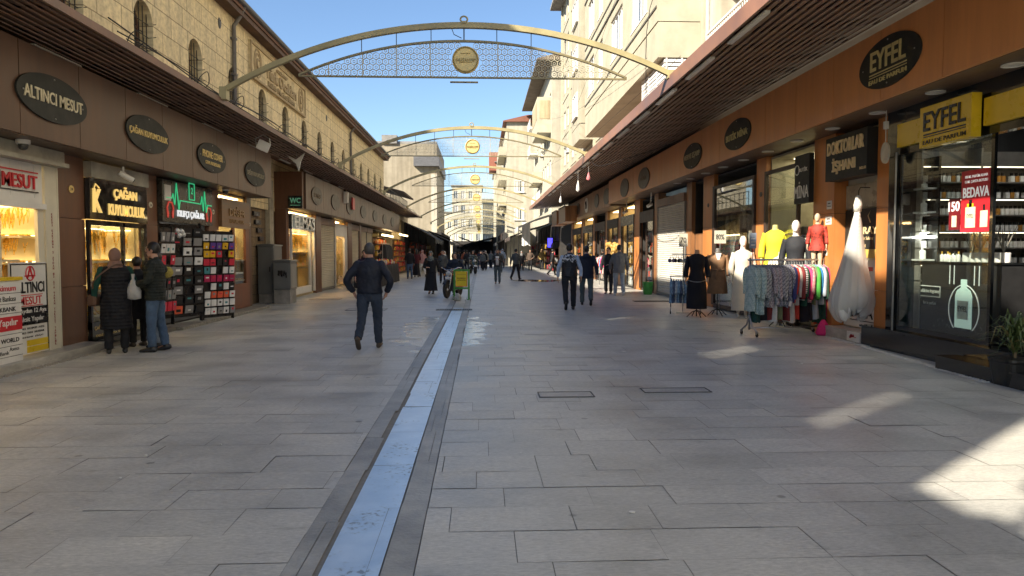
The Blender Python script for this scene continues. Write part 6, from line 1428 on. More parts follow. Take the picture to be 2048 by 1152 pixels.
    if skirt:
        m_ = MB(); n = 30; rr = []; pr2 = ((skirt_hem,.25,.20),(.35,.225,.18),(.6,.20,.155),(.85,.185,.135),(1.02,.16,.115)); vs = []
        for z, rx, ry in pr2:
            for j in range(n):
                th = 2*math.pi*j/n; fo = 1+.07*math.sin(th*7+z)*max(0,(1-z)); sway = .04*(1-z)*(1 if legs[0][0] > legs[1][0] else -1)*math.sin(th)
                vs.append((rx*wide*fo*math.cos(th), ry*fo*math.sin(th)+ln(z)+sway, z+dz*.3))
        m_.add(vs, [(i*n+j,i*n+(j+1)%n,(i+1)*n+(j+1)%n,(i+1)*n+j) for i in range(4) for j in range(n)]+[tuple(range(4*n,5*n))]); m_.build('skirt', skirt, t, True)
    # shoes -----------------------------------------------------------
    if shoes:
        for (p, an) in lg:
            q = P(p[2]); f = Vector((0,math.cos(an),math.sin(an))); u_ = Vector((0,-math.sin(an),math.cos(an))); m_ = MB()
            c = q-u_*.045
            pts = [c-f*.075+u_*.0, c-f*.04+u_*.0, c+f*.04-u_*.004, c+f*.12-u_*.012, c+f*.175-u_*.02, c+f*.195-u_*.026]
            m_.tube(pts, [(.028,.03),(.045,.04),(.043,.043),(.034,.047),(.026,.04),(.012,.02)], 12); m_.tube([c-u_*.0, q+u_*.05], [.042,.048], 10)
            sm = mod_remesh(m_.build('shoe', shoes, t, True), .011 if detail else .02, 3)
    # jacket ----------------------------------------------------------
    if top:
        m_ = MB(); w_ = wide; rows = [(hem,0,.192,.138),(hem+.05,0,.19,.14),(1.05,0,.182,.132),(1.2,.005,.193,.140),(1.32,.003,.205,.140),(1.40,-.003,.195,.118),(1.45,-.006,.15,.092),(1.485,0,.088,.078)]
        if hem < .75: rows = [(hem,0,.21,.16),(hem+.12,0,.205,.155),(.88,0,.198,.148)]+rows[2:]
        fine = cr(rows, 5) if puff else cr(rows, 2); rr = []
        for z, yy, rx, ry in fine:
            a = 1+(.02*abs(math.sin(z*puff)) if puff and z < 1.42 else 0); rr.append((0, ln(z)+yy, z+dz, rx*w_*a, ry*a*(.5+.5*w_)))
        m_.rings(rr, 20)
        slv = MB()
        for pp, d, sd, a in am:
            tgt = m_ if not sleeve else slv; pts = cr([tuple(pp[0]+Vector((-sd*.015,0,.0))), tuple(pp[1]), tuple(pp[2]+(pp[1]-pp[2])*.06)], 6)
            rad = [(.076 if not sleeve else .064)-.026*i/12+(.006*abs(math.sin(i*1.5)) if puff else .002*math.sin(i*2.2)) for i in range(13)]; tgt.tube(pts, rad, 12); tgt.ball(pp[0], .072 if not sleeve else .062, 10)
        if collar is not False: m_.tube([(0,ln(1.47)-.002,1.465+dz),(0,ln(1.52)+.006,1.525+dz)], [(.082,.078),(.072,.07)], 16)
        if hood: m_.ball((0,ln(1.44)-.105,1.445+dz), (.13,.07,.085), 14)
        o_ = mod_remesh(m_.build('jacket' if not coat else 'coat', top, t, True), vc, 2)
        if detail: folds(o_, .028)
        if sleeve: mod_remesh(slv.build('shirt_sleeves', sleeve, t, True), vc, 2)
        if yoke:
            y_ = MB(); y_.rings([(0,ln(z)+yy,z+dz,rx*w_*1.035+.004,ry*1.04+.004) for z,yy,rx,ry in ((1.27,.004,.199,.14),(1.32,.003,.205,.140),(1.40,-.003,.197,.12),(1.45,-.006,.152,.094),(1.49,0,.09,.08))], 22); y_.build('yoke', yoke, t, True)
    return t
NAVYP = cloth('navy_padded', (.013,.017,.030), .6, quilt=0, spec=.3); JEAN = cloth('dark_jeans', (.030,.042,.066), .85, bump=.5, bs=14); JEANB = cloth('blue_jeans', (.06,.10,.17), .85, vs=3, var=.4, bump=.5, bs=14); JEANL = cloth('light_jeans', (.20,.25,.32), .85, vs=3, var=.3)
BLKC = cloth('black_cloth_wear', (.014,.014,.017), .75); BLKP = cloth('black_puffer', (.013,.013,.016), .6, quilt=5.5, spec=.2); GRNJ = cloth('dark_olive_jacket', (.020,.024,.021), .65, quilt=7, spec=.2); PURP = cloth('plum_sweater', (.035,.018,.035), .8); GREYB = cloth('grey_blazer', (.135,.14,.15), .8, vs=60, var=.25); LTG = cloth('light_grey_trousers', (.27,.31,.36), .8); TEALT = cloth('grey_green_trousers', (.075,.10,.105), .8); SHIRTB = cloth('pale_blue_shirt', (.42,.50,.62), .7); WHT = cloth('white_cotton', (.62,.62,.60), .75); NAVYC = cloth('navy_coat', (.014,.018,.034), .7)
SHB = mat('black_shoe', (.015,.014,.014), .4); SHW = mat('white_shoe', (.6,.6,.58), .5); SHBR = mat('brown_shoe', (.06,.045,.032), .5)
def pat_mat():
    m, nt, b = newmat('patterned_yoke'); tc = N(nt, 'ShaderNodeTexCoord'); v = N(nt, 'ShaderNodeTexVoronoi'); v.inputs['Scale'].default_value = 26; v.feature = 'F1'; nt.links.new(tc.outputs['Object'], v.inputs[0])
    r = ramp(nt, v.outputs['Color'], [(.44, (.012,.014,.022)), (.5, (.55,.56,.58))]); nt.links.new(r.outputs[0], b.inputs['Base Color']); b.inputs['Roughness'].default_value = .7; return m
TAUPE = cloth('taupe_scarf', (.22,.13,.105), .8); PATS = mat('leaf_scarf', (.15,.16,.14), .8, var=.9, vs=14)
p = person('middle-aged man in navy padded jacket and jeans walking away, hands in pockets', -1.85, 12.12, -3, 1.76, top=NAVYP, bottom=JEAN, shoes=SHBR, hair='grey', arms=('pocket','pocket'), legs=((-14,32),(12,4)), puff=0, wide=1.12, hem=.93)
p = person('woman in taupe headscarf and long black padded coat with green sleeves at the jeweller window', -5.78, 11.72, 28, 1.66, top=BLKP, coat=1, bottom=BLKC, shoes=SHB, scarf=TAUPE, sleeve=cloth('dark_green_knit', (.012,.055,.042), .85), arms=('down','front'), hem=.42, puff=34, wide=1.16)
bg_ = thing('shoulder_bag', 'brown shoulder bag at the side of the woman in the long black coat', 'bag', (-6.08,11.66,.86)); mb = MB(); mb.box(-.07,.07,-.12,.12,-.1,.08); o = mb.build('pouch', mat('brown_leather',(.10,.05,.03),.5), bg_); o.modifiers.new('bevel','BEVEL').width = .03; mb = MB(); mb.tube(cr([(0,0,.08),(.12,-.24,.3),(.36,-.15,.53),(.43,.02,.55)],5), .012, 6); mb.build('strap', mat('brown_leather',(.10,.05,.03),.5), bg_)
p = person('man in dark quilted jacket and blue jeans facing the shop, hands raised to his chest', -5.27, 11.95, 97, 1.76, top=GRNJ, bottom=JEANB, shoes=SHB, hair='black', arms=('front','front'), legs=((4,4),(-5,6)), puff=40, wide=1.14, hem=.83)
p = person('person in short black coat standing half hidden between the woman and the man', -5.85, 12.6, 50, 1.52, top=BLKC, coat=1, bottom=BLKC, shoes=SHBR, hair='black', arms=('down','down'), hem=.55, wide=1.05)
p = person('person in light blue jeans hidden behind the quilted jacket man, yellow fur hood', -5.47, 12.5, 95, 1.60, top=GRNJ, bottom=JEANL, shoes=SHB, hair='brown', arms=('front','front'), hood=True)
o = MB(); o.ball((0,0,0),(.12,.12,.11),12,0,8); o = o.build('fur_trim', mat('yellow_fur',(.40,.33,.08),.9,var=.5,vs=60,bump=.8,bs=90), p, True, loc=(.14,-.12,1.38))
pb = MB(); pb.rings([(0,0,-.17,.03,.02),(.01,0,-.15,.11,.06),(0,.01,-.03,.12,.07),(0,0,.08,.07,.04),(0,0,.16,.02,.015),(0,0,.24,.03,.01)], 14); o = pb.build('plastic_bag', mat('thin_plastic',(.38,.38,.38),.4,bump=.5,bs=22), None, True, loc=(-5.52,11.75,1.02)); tag(o, 'crumpled pale plastic bag held between the shoppers at the jeweller', 'bag')
person('man in plum sweater coming towards us, head beside the walking man', -3.4, 21.5, 172, 1.70, top=PURP, bottom=JEAN, shoes=SHB, hair='brown', arms=('back','fwd'), legs=((14,4),(-12,24)))
person('woman in long black abaya and leaf patterned scarf walking towards us', -1.93, 28.1, 172, 1.66, top=BLKC, skirt=BLKC, shoes=SHB, scarf=PATS, arms=('back','front'), legs=((10,4),(-10,18)), wide=1.12, skirt_hem=.14)
person('man in black padded vest with patterned shoulders and pale blue sleeves, walking away', 2.46, 20.1, -2, 1.84, top=cloth('black_vest', (.012,.013,.018), .45, quilt=6, spec=.5), sleeve=SHIRTB, yoke=pat_mat(), bottom=cloth('black_jeans', (.022,.023,.028), .8), shoes=SHB, hair='black', arms=('down','back'), legs=((-10,34),(9,3)), hem=.9, wide=1.12, puff=30)
person('man in navy hooded coat and grey green trousers walking away beside the vest', 3.2, 21.9, -6, 1.80, top=NAVYC, bottom=TEALT, shoes=SHB, hair='black', arms=('front','back'), legs=((8,4),(-12,26)), hem=.8, hood=True, wide=1.16)
person('man all in black turning his head before the clothes shop', 4.95, 28.0, 160, 1.80, top=BLKC, bottom=BLKC, shoes=SHB, hair='brown', arms=('front','down'), legs=((3,2),(-3,4)), turn=-30)
person('man in grey blazer, pale trousers and white sneakers walking away', 5.1, 26.6, 0, 1.88, top=GREYB, bottom=LTG, shoes=SHW, hair='black', arms=('fwd','down'), legs=((8,3),(-9,16)), hem=.80, wide=1.1)
person('man in dark jacket over a white shirt walking towards us, looking at his phone', .85, 37.4, 174, 1.76, top=cloth('charcoal_jacket',(.035,.036,.036),.7), bottom=cloth('slate_jeans',(.07,.09,.10),.8), shoes=SHBR, hair='brown', arms=('phone','phone'), legs=((5,3),(-5,10)), beard=True)
o = MB(); o.rings([(0,0,0,.07,.02),(0,0,.45,.09,.03)], 12); tp = o.build('shirt_front', WHT, bpy.data.objects[-1] if False else [q for q in bpy.data.objects if q.get('label','').startswith('man in dark jacket over')][0], True, loc=(0,.125,.95))
person('man in grey green bomber jacket striding away to the right', 2.05, 42.6, -35, 1.84, top=cloth('grey_bomber',(.075,.08,.078),.7), bottom=BLKC, shoes=SHB, hair='black', arms=('back','fwd'), legs=((-16,18),(16,4)), hem=.9)
person('person in brown jacket far along the right shops', 4.35, 64, 170, 1.86, top=cloth('brown_jacket',(.09,.065,.05),.8), bottom=BLKC, shoes=SHB, hair='brown', detail=0, arms=('hip','down'), legs=((4,2),(-4,4)))
person('person in mustard top standing by an orange door, far right', 5.7, 68, 185, 1.9, top=cloth('mustard_top',(.36,.26,.10),.8), bottom=BLKC, shoes=SHB, hair='blond', hairstyle='long', detail=0, arms=('cross','down'))
person('man in black coat walking right across the street, mid distance', 5.0, 50.5, -80, 1.86, top=BLKC, bottom=BLKC, shoes=SHB, hair='black', detail=0, arms=('fwd','back'), legs=((16,4),(-16,20)), hem=.75)
person('man in black jacket and jeans at the end of the black stall table', -4.35, 44.5, 15, 1.84, top=BLKC, bottom=JEANB, shoes=SHBR, hair='brown', detail=0, arms=('front','down'), legs=((4,2),(-4,6)))
person('woman in maroon top and long dark skirt by the stall', -4.2, 47.5, 10, 1.8, top=cloth('maroon_top',(.10,.02,.022),.8), skirt=BLKC, shoes=SHB, hair='black', hairstyle='long', detail=0, arms=('front','front'))
person('woman in pink top walking past the stall with white trousers', -3.9, 48.5, 30, 1.78, top=cloth('pink_top',(.42,.22,.20),.8), bottom=WHT, shoes=SHB, scarf=cloth('pink_scarf',(.45,.25,.22),.8), detail=0, arms=('front','back'), legs=((12,3),(-12,20)))
person('stall keeper in dark clothes behind the black table', -5.75, 41.5, -95, 1.75, top=BLKC, bottom=BLKC, shoes=SHB, hair='black', detail=0, arms=('front','front'))
person('dark haired shopper leaning at the near end of the stall table', -5.9, 36.8, -90, 1.7, top=cloth('brown_jacket',(.09,.065,.05),.8), bottom=BLKC, shoes=SHB, hair='black', detail=0, arms=('front','front'))
person('woman in white headscarf and dark coat in the distant crowd', -2.6, 52, 180, 1.68, top=BLKC, coat=1, skirt=BLKC, shoes=SHB, scarf=cloth('white_scarf',(.6,.58,.52),.8), detail=0, hem=.6)
person('man in grey jacket just behind the abaya woman', -2.0, 38, 175, 1.72, top=cloth('grey_bomber',(.075,.08,.078),.7), bottom=BLKC, shoes=SHB, hair='black', detail=0)
person('person in bright white hooded top in the distance, right of the scooter', 2.2, 74, 180, 1.95, top=WHT, bottom=BLKC, shoes=SHB, scarf=WHT, detail=0)
person('person in grey coat behind the phone-reading man', 1.55, 58, 175, 1.8, top=cloth('grey_coat',(.11,.12,.12),.8), bottom=TEALT, shoes=SHB, hair='grey', detail=0, hem=.6)
# the distant crowd: six figures, then copies
cr_spec = [(BLKC,BLKC,'black',None),(cloth('rust_top',(.2,.06,.03),.8),BLKC,'brown',None),(NAVYC,JEAN,'black',None),(cloth('beige_coat',(.30,.25,.18),.8),BLKC,'brown',cloth('cream_scarf',(.5,.46,.38),.8)),(cloth('grey_coat',(.11,.12,.12),.8),BLKC,'grey',None),(BLKC,BLKC,'black',cloth('grey_scarf',(.2,.2,.2),.8))]
protos = []; q = random.Random(77)
names = ['black coat','rust top','navy jacket','beige coat and cream scarf','grey coat','black coat and grey scarf']
for i, (tp_, bt, hr, sc) in enumerate(cr_spec):
    protos.append(person('distant shopper in ' + names[i], -1.2+i*.55, 62+i*3, 180 if i % 2 else 0, 1.78, 'distant shoppers in the bazaar', top=tp_, bottom=bt, shoes=SHB, hair=hr, scarf=sc, detail=0, legs=((10,4),(-10,16)), hem=.7 if sc else .86))
for i in range(30):
    o = copy_tree(protos[i % 6]); Y = q.uniform(60, 112); xl, xr = (-3.9, 1.3) if i % 5 else (3.2, 5.2)
    o.location = (q.uniform(xl, xr), Y, 0); o.rotation_euler = (0,0,R_(q.choice((0,180))+q.uniform(-30,30))); s = q.uniform(.93,1.06); o.scale = (s,)*3
    o['label'] = 'distant shopper in ' + names[i % 6]
# ---------------------------------------------------------------- mannequins, racks, dress, plant, vehicles
MANN = mat('white_mannequin', (.72,.70,.66), .35, var=.04)
def mannequin(label, x, y, rz, H, dress, headed=True, z=0, long=True, color=MANN, legs=True, hem=.5, belt=None, sleeves=True, stand=True):
    t = thing('mannequin', label, 'mannequin', (x, y, z), R_(rz)); t.scale = (H/1.75,)*3
    b = MB()
    b.rings([(0,yy,z_,rx,ry) for z_,yy,rx,ry in cr([(.80,0,.12,.09),(.92,0,.165,.11),(1.08,.005,.125,.088),(1.25,.015,.155,.105),(1.38,.0,.165,.09),(1.44,-.005,.12,.07),(1.48,0,.06,.055),(1.57,.01,.052,.052)],3)], 18)
    if headed: b.ball((0,.02,1.66),(.075,.095,.118),16,0,12); b.ball((0,.06,1.59),(.045,.05,.045))
    if legs:
        for sd in (-1,1): b.tube(cr([(sd*.085,0,.9),(sd*.085,.01,.5),(sd*.08,-.01,.1),(sd*.085,.05,.03)],4), [.085,.082,.075,.065,.055,.052,.05,.044,.036,.034,.036,.034,.025], 10)
    if sleeves:
        for sd in (-1,1): b.tube(cr([(sd*.175,-.01,1.40),(sd*.235,-.02,1.14),(sd*.25,.03,.90)],4), [.048,.046,.043,.04,.036,.034,.032,.03,.026], 8); hand(b, (sd*.25,.03,.90), (sd*.02,.15,-1), sd, (-sd,0,0))
    mod_remesh(b.build('body', color, t, True), .011, 3)
    if dress:
        m_ = MB(); n = 26; vs = []
        pr2 = cr([(hem,.0,.23 if hem < .8 else .19,.18 if hem < .8 else .135),(max(hem+.1,.7),0,.215,.16),(.92,0,.19,.135),(1.08,.004,.155,.112),(1.25,.012,.18,.125),(1.38,0,.19,.108),(1.44,-.004,.14,.085),(1.475,0,.07,.065)],3)
        for z_,yy,rx,ry in pr2:
            for j in range(n):
                th = 2*math.pi*j/n; f = 1+.05*math.sin(6*th+z_*2)*max(0,1.1-z_); vs.append((rx*f*math.cos(th), yy+ry*f*math.sin(th), z_))
        m_.add(vs, [(i*n+j,i*n+(j+1)%n,(i+1)*n+(j+1)%n,(i+1)*n+j) for i in range(len(pr2)-1) for j in range(n)]); m_.build('dress', dress, t, True)
        if sleeves:
            for sd in (-1,1): s_ = MB(); s_.tube(cr([(sd*.165,-.01,1.405),(sd*.236,-.02,1.14),(sd*.252,.025,.93)],5), [.07,.068,.066,.064,.062,.06,.058,.057,.056,.055,.054], 12); s_.build('sleeve', dress, t, True)
        if belt: m_ = MB(); m_.rings([(0,.004,1.045,.166,.121),(0,.004,1.095,.164,.119)], 26); m_.ball((.03,.125,1.06),(.03,.02,.035)); m_.tube([(.03,.13,1.05),(.06,.15,.85)], .018, 6); m_.build('belt', belt, t, True)
    if stand:
        m_ = MB(); m_.tube([(0,0,.02),(0,0,.85)], .014, 8)
        for a in range(4): th = a*math.pi/2+.4; m_.tube([(0,0,.16),(.12*math.cos(th),.12*math.sin(th),.12),(.24*math.cos(th),.24*math.sin(th),.01)], .011, 6)
        m_.build('stand', DKSTEEL, t)
    return t
TAN = cloth('tan_coat', (.27,.155,.085), .8); YEL = cloth('yellow_dress', (.62,.56,.04), .75, var=.08); IVORY = cloth('ivory_dress', (.62,.58,.50), .75, var=.06)
m1 = mannequin('headless dummy in black knitted top and long black skirt', 5.33, 17.7, 165, 1.86, cloth('black_knit',(.012,.011,.016),.85), False, hem=.2, legs=False, color=mat('tan_neck',(.45,.26,.16),.5))
mb = MB(); mb.tube([(.2*math.cos(a),.155*math.sin(a),.845+.02*math.cos(a*2)) for a in [k*math.pi/14 for k in range(29)]], .009, 6); mb.build('silver_chain', STEEL, m1)
m2 = mannequin('headless dummy in belted tan trench coat', 5.98, 18.1, 168, 1.90, TAN, False, hem=.52, legs=False, belt=TAN, color=MANN)
mb = MB(); mb.prism([(-.07,1.46),(.07,1.46),(.0,1.22)], 'y', .108, .128); mb.build('neckline', WHT, m2)
m3 = mannequin('white mannequin with blank head in long ivory outfit', 6.42, 17.55, 170, 1.98, IVORY, True, hem=.16, stand=False)
m4 = mannequin('headless mannequin in long bright yellow dress behind the clothes rack', 6.56, 15.95, 160, 2.0, YEL, False, z=.42, hem=.25, legs=False, color=mat('yellow_neck',(.55,.50,.2),.5))
m5 = mannequin('white mannequin body in plain ivory top in front of the yellow dress', 6.45, 15.35, 160, 1.80, IVORY, False, hem=.6)
m6 = mannequin('white headed mannequin in dark top with big blank head by the rack', 6.5, 14.75, 150, 1.92, cloth('dark_slate_top',(.02,.022,.028),.7), True, hem=.45, z=.32)
m7 = mannequin('small child mannequin in a red patterned dress next to the orange column', 6.6, 14.0, 140, 1.25, mat('red_pattern_dress',(.30,.03,.018),.7,var=.8,vs=16), True, z=1.1, hem=.75, color=mat('beige_mannequin',(.55,.42,.3),.5))
def tripod_sign(label, x, y, z, tx, wd, hg, m=CREAMP):
    t = thing('price_sign', label, 'sign', (x, y, 0), R_(-20)); mb = MB(); mb.tube([(0,0,.02),(0,0,z)], .012, 8); mb.box(-.16,.16,-.1,.1,0,.02); mb.build('post', STEEL, t)
    mb = MB(); mb.box(-wd/2,wd/2,-.012,.012,z,z+hg); mb.build('board', m, t); mb = MB(); text(mb, tx, (0,-.012,z+hg*.5), FR, UP, hg*.42, wd*.7, .004, 0, .02); mb.build('lettering', BLACK, t)
tripod_sign('small cream price sign reading 70 over the bra rail', 5.35, 19.0, 1.76, '70', .22, .34, mat('dull_card',(.42,.39,.31),.6))
tripod_sign('wide cream price sign reading 80 above the tan coat', 6.3, 18.9, 1.84, '80%', .30, .34, mat('dull_card',(.42,.39,.31),.6))
t = thing('price_sign', 'grey blue notice on a stand at the left end of the clothes rack', 'sign', (5.28,13.9,0)); mb = MB(); mb.tube([(0,0,.9),(0,0,1.7)], .01, 6); mb.build('post', RED, t); mb = MB(); mb.box(-.065,.065,-.01,.01,1.68,1.98); mb.build('board', mat('slate_notice',(.22,.26,.33),.4), t); mb = MB(); mb.box(-.045,.045,-.014,-.0105,1.86,1.87); mb.box(-.045,.045,-.014,-.0105,1.80,1.81); mb.box(-.04,.04,-.014,-.0105,1.73,1.76); mb.build('print', WHITE, t)
# clothes
def stripe_mat(name, a, b_, sc, ax=2, dist=0, thick=.5):
    if name in MC: return MC[name]
    m, nt, b = newmat(name); MC[name] = m; tc = N(nt, 'ShaderNodeTexCoord'); w_ = N(nt, 'ShaderNodeTexWave', bands_direction='XYZ'[ax]); w_.inputs['Scale'].default_value = sc; w_.inputs['Distortion'].default_value = dist; w_.inputs['Detail Scale'].default_value = 4
    nt.links.new(tc.outputs['Object'], w_.inputs[0]); r = ramp(nt, w_.outputs[1], [(thick-.06, a), (thick+.06, b_)]); nt.links.new(r.outputs[0], b.inputs['Base Color']); b.inputs['Roughness'].default_value = .85; return m
def chk(name, a, b_, sc=36):
    if name in MC: return MC[name]
    m, nt, b = newmat(name); MC[name] = m; tc = N(nt, 'ShaderNodeTexCoord'); c = N(nt, 'ShaderNodeTexChecker'); c.inputs['Scale'].default_value = sc; c.inputs[1].default_value = a+(1,); c.inputs[2].default_value = b_+(1,)
    mp = N(nt, 'ShaderNodeMapping'); mp.inputs['Rotation'].default_value = (.0,.785,.785); nt.links.new(tc.outputs['Object'], mp.inputs[0]); nt.links.new(mp.outputs[0], c.inputs[0]); n = N(nt, 'ShaderNodeTexNoise'); n.inputs['Scale'].default_value = 12
    nt.links.new(mix(nt, c.outputs[0], n.outputs[0], .15), b.inputs['Base Color']); b.inputs['Roughness'].default_value = .85; return m
def garment(par, name, m, pos, ang, ln, wd=.19, th=.035, sleeve=.55, seed=0, shoulder=True, hang=True):
    """garment on a hanger: body in the plane across the rail, sleeves at either end"""
    q = random.Random(seed); mb = MB(); n = 16; prof = [(-ln,1.05,1.3),(-ln*.8,1.0,1.15),(-ln*.5,.92,1.0),(-.22,.95,1.0),(-.08,.92,.85),(-.035,.55,.6),(0,.2,.4)]
    vs = []; ph = q.uniform(0,6)
    for z, a, c in prof:
        for j in range(n):
            thh = 2*math.pi*j/n; f = 1+.34*math.sin(4*thh+ph)*min(1,-z*1.6); vs.append((th*c*math.cos(thh)*f, wd*a*math.sin(thh), z+.01*math.sin(3*thh+ph)*(-z)))
    mb.add(vs, [(i*n+j,i*n+(j+1)%n,(i+1)*n+(j+1)%n,(i+1)*n+j) for i in range(len(prof)-1) for j in range(n)]+[tuple(range(6*n,7*n))])
    if sleeve:
        for sd in (-1,1):
            w_ = q.uniform(-.02,.03); mb.tube(cr([(0,sd*wd*.8,-.06),(w_*.4,sd*(wd*1.1+.01),-.2),(w_,sd*(wd*1.18),-sleeve*.7),(w_*1.4,sd*(wd*1.12+.02*q.random()),-sleeve)],3), [.035,.045,.048,.047,.046,.045,.044,.042,.04,.036][:10], 9)
    o = mb.build(name, m, par, True, loc=pos); o.rotation_euler = (R_(q.uniform(-3,3)), R_(q.uniform(-2,2)), R_(ang)+R_(q.uniform(-9,9)))
    if hang:
        h = MB(); h.tube([(0,-.17,-.05),(0,0,.012),(0,.17,-.05)], .007, 5); h.tube([(0,0,.012),(0,0,.05),(0,.025,.075),(0,.0,.10),(0,-.02,.085)], .004, 5); h.build('hanger', mat('hanger_grey',(.3,.3,.3),.4), o)
    return o
A_, B_ = Vector((5.15,13.68,0)), Vector((6.72,13.98,0)); dr = (B_-A_); RL = dr.length; ra = math.atan2(dr.y, dr.x)
rk = thing('clothes_rack', 'chrome garment rack on castors in front of the boutique, packed with clothes', 'clothes rack', tuple(A_), ra)
mb = MB(); mb.tube([(-.05,0,1.46),(RL+.05,0,1.46)], .018, 10); mb.tube([(-.02,.0,1.30),(RL,.0,1.30)], .01, 8)
for u in (0,RL): mb.tube([(u,0,.12),(u,0,1.50)], .018, 10); mb.tube([(u,-.27,.10),(u,-.1,.2),(u,0,.42)], .016, 8); mb.tube([(u,.27,.10),(u,.1,.2),(u,0,.42)], .016, 8)
mb.tube([(0,0,.15),(RL,0,.15)], .014, 8); mb.build('frame', STEEL, rk, True)
for u in (0,RL):
    for v in (-.27,.27):
        mb = MB(); mb.lathe([(.035,-.012),(.038,0),(.035,.012)], (u,v,.038), 14, 0, 'x'); c = mb.build('castor', BLACK, rk, True, angle=40); mb = MB(); mb.box(u-.02,u+.02,v-.015,v+.03,.05,.1); mb.build('fork', STEEL, c)
MINT = chk('mint_houndstooth', (.22,.34,.33), (.42,.53,.51)); GHT = chk('grey_houndstooth', (.10,.11,.13), (.42,.42,.42)); PHT = chk('pink_houndstooth', (.16,.12,.15), (.46,.38,.40)); NHT = chk('navy_houndstooth', (.07,.07,.13), (.36,.36,.4))
gm = [MINT,MINT,MINT,MINT,GHT,GHT,PHT,GHT,PHT,PHT,NHT,GHT,NHT,NHT,cloth('navy_wear',(.04,.05,.16),.8),cloth('scarlet_wear',(.55,.05,.03),.8),cloth('cream_wear',(.5,.46,.4),.8),cloth('maroon_wear',(.18,.03,.03),.8),stripe_mat('black_white_stripe',(.02,.02,.02),(.6,.6,.58),9),cloth('dark_green_wear',(.02,.09,.06),.8),cloth('pink_wear',(.58,.05,.15),.8),stripe_mat('red_stripe',(.5,.04,.06),(.6,.5,.48),12),cloth('khaki_wear',(.15,.17,.09),.8),cloth('bright_green_wear',(.06,.30,.05),.8),cloth('blue_wear',(.04,.22,.50),.8),cloth('white_blue_wear',(.35,.4,.46),.8),cloth('forest_wear',(.03,.08,.055),.8),cloth('magenta_wear',(.42,.03,.12),.8)]
for i, m in enumerate(gm):
    u = .02+i*(RL-.02)/(len(gm)-1); ln = [.80,.84,.82,.86,.70,.72,.74,.70,.68,.72,.72,.70,.74,.72,.66,.66,.70,.60,.62,.72,.62,.66,.70,.62,.60,.7,1.0,.95][i]
    garment(rk, 'garment', m, (u,0,1.36), 0, ln*1.1, .18, .032, .56+.16*((i*7)%3)/3, 100+i)
low = [cloth('bottle_green_wear',(.012,.05,.042),.8),cloth('bottle_green_wear',(.012,.05,.042),.8),cloth('black_knit',(.012,.011,.016),.85),cloth('maroon_wear',(.18,.03,.03),.8),WHT,cloth('khaki_wear',(.15,.17,.09),.8),cloth('maroon_wear',(.18,.03,.03),.8),cloth('cream_wear',(.5,.46,.4),.8),cloth('scarlet_wear',(.55,.05,.03),.8),cloth('black_knit',(.012,.011,.016),.85),cloth('black_knit',(.012,.011,.016),.85),cloth('white_blue_wear',(.35,.4,.46),.8),cloth('forest_wear',(.03,.08,.055),.8),cloth('scarlet_wear',(.55,.05,.03),.8)]
for i, m in enumerate(low):
    garment(rk, 'long_garment', m, (.06+i*(RL-.04)/(len(low)-1),.05,1.30), 0, [1.04,1.04,1.0,1.0,1.04,1.0,1.02,1.06,1.0,1.05,1.02,1.0,1.08,1.12][i], .14, .055, 0, 300+i, hang=False)
mb = MB(); mb.box(-.03,.03,-.2,-.19,.58,.68); mb.build('price_tag', WHITE, rk, loc=(.62,0,0)).rotation_euler = (0,R_(12),0)
pk_ = MB(); pk_.rings([(0,0,0,.12,.10),(.0,0,.05,.15,.12),(.01,0,.15,.12,.1),(0,0,.26,.06,.05),(0,0,.30,.03,.03)], 14); o = pk_.build('pink_sack', cloth('hot_pink_wear',(.68,.03,.18),.7), None, True, loc=(6.62,13.72,.0)); tag(o, 'bright pink cloth bundle on the ground at the right foot of the rack', 'bundle')
# second rack, small, with blue shirts and bras above
r2 = thing('clothes_rack', 'small castor rack of blue patterned shirts with bras hung above', 'clothes rack', (5.35,18.75,0), R_(-15))
mb = MB(); mb.tube([(-.4,0,.98),(.4,0,.98)], .014, 8); mb.tube([(-.36,0,1.55),(.3,0,1.55)], .01, 8)
for u in (-.38,.38): mb.tube([(u,0,.1),(u,0,1.0)], .014, 8); mb.tube([(u,-.22,.08),(u,0,.16),(u,.22,.08)], .013, 8)
mb.tube([(0,.03,.98),(0,.03,1.95)], .012, 8); mb.build('frame', STEEL, r2, True)
for u in (-.38,.38):
    for v in (-.22,.22): mb = MB(); mb.lathe([(.03,-.012),(.034,0),(.03,.012)], (u,v,.034), 12, 0, 'x'); mb.build('castor', BLACK, r2, True, angle=40)
sm = [mat('blue_print_shirt',(.16,.26,.38),.8,var=.7,vs=22),mat('pale_print_shirt',(.34,.38,.42),.8,var=.7,vs=22),mat('navy_print_shirt',(.07,.09,.15),.8,var=.8,vs=22),cloth('plum_wear',(.10,.03,.06),.8)]
for i in range(13): garment(r2, 'shirt', sm[(i*5)%3 if i < 10 else 3], (-.36+i*.06,0,.90), 0, .62, .15, .036, .4, 500+i, hang=False)
for i in range(5):
    mb = MB()
    for sd in (-1,1): mb.ball((sd*.05,0,-.13),(.05,.035,.055),10,0,6); mb.tube([(sd*.045,0,-.09),(sd*.02,0,0)], .006, 5)
    mb.tube([(-.1,0,-.15),(0,.0,-.17),(.1,0,-.15)], .012, 6); mb.build('bra', [cloth('lilac_wear',(.16,.12,.22),.7),cloth('black_knit',(.012,.011,.016),.85),stripe_mat('black_white_stripe',(.02,.02,.02),(.6,.6,.58),9)][i%3], r2, True, loc=(-.36+i*.14,-.03,1.52))
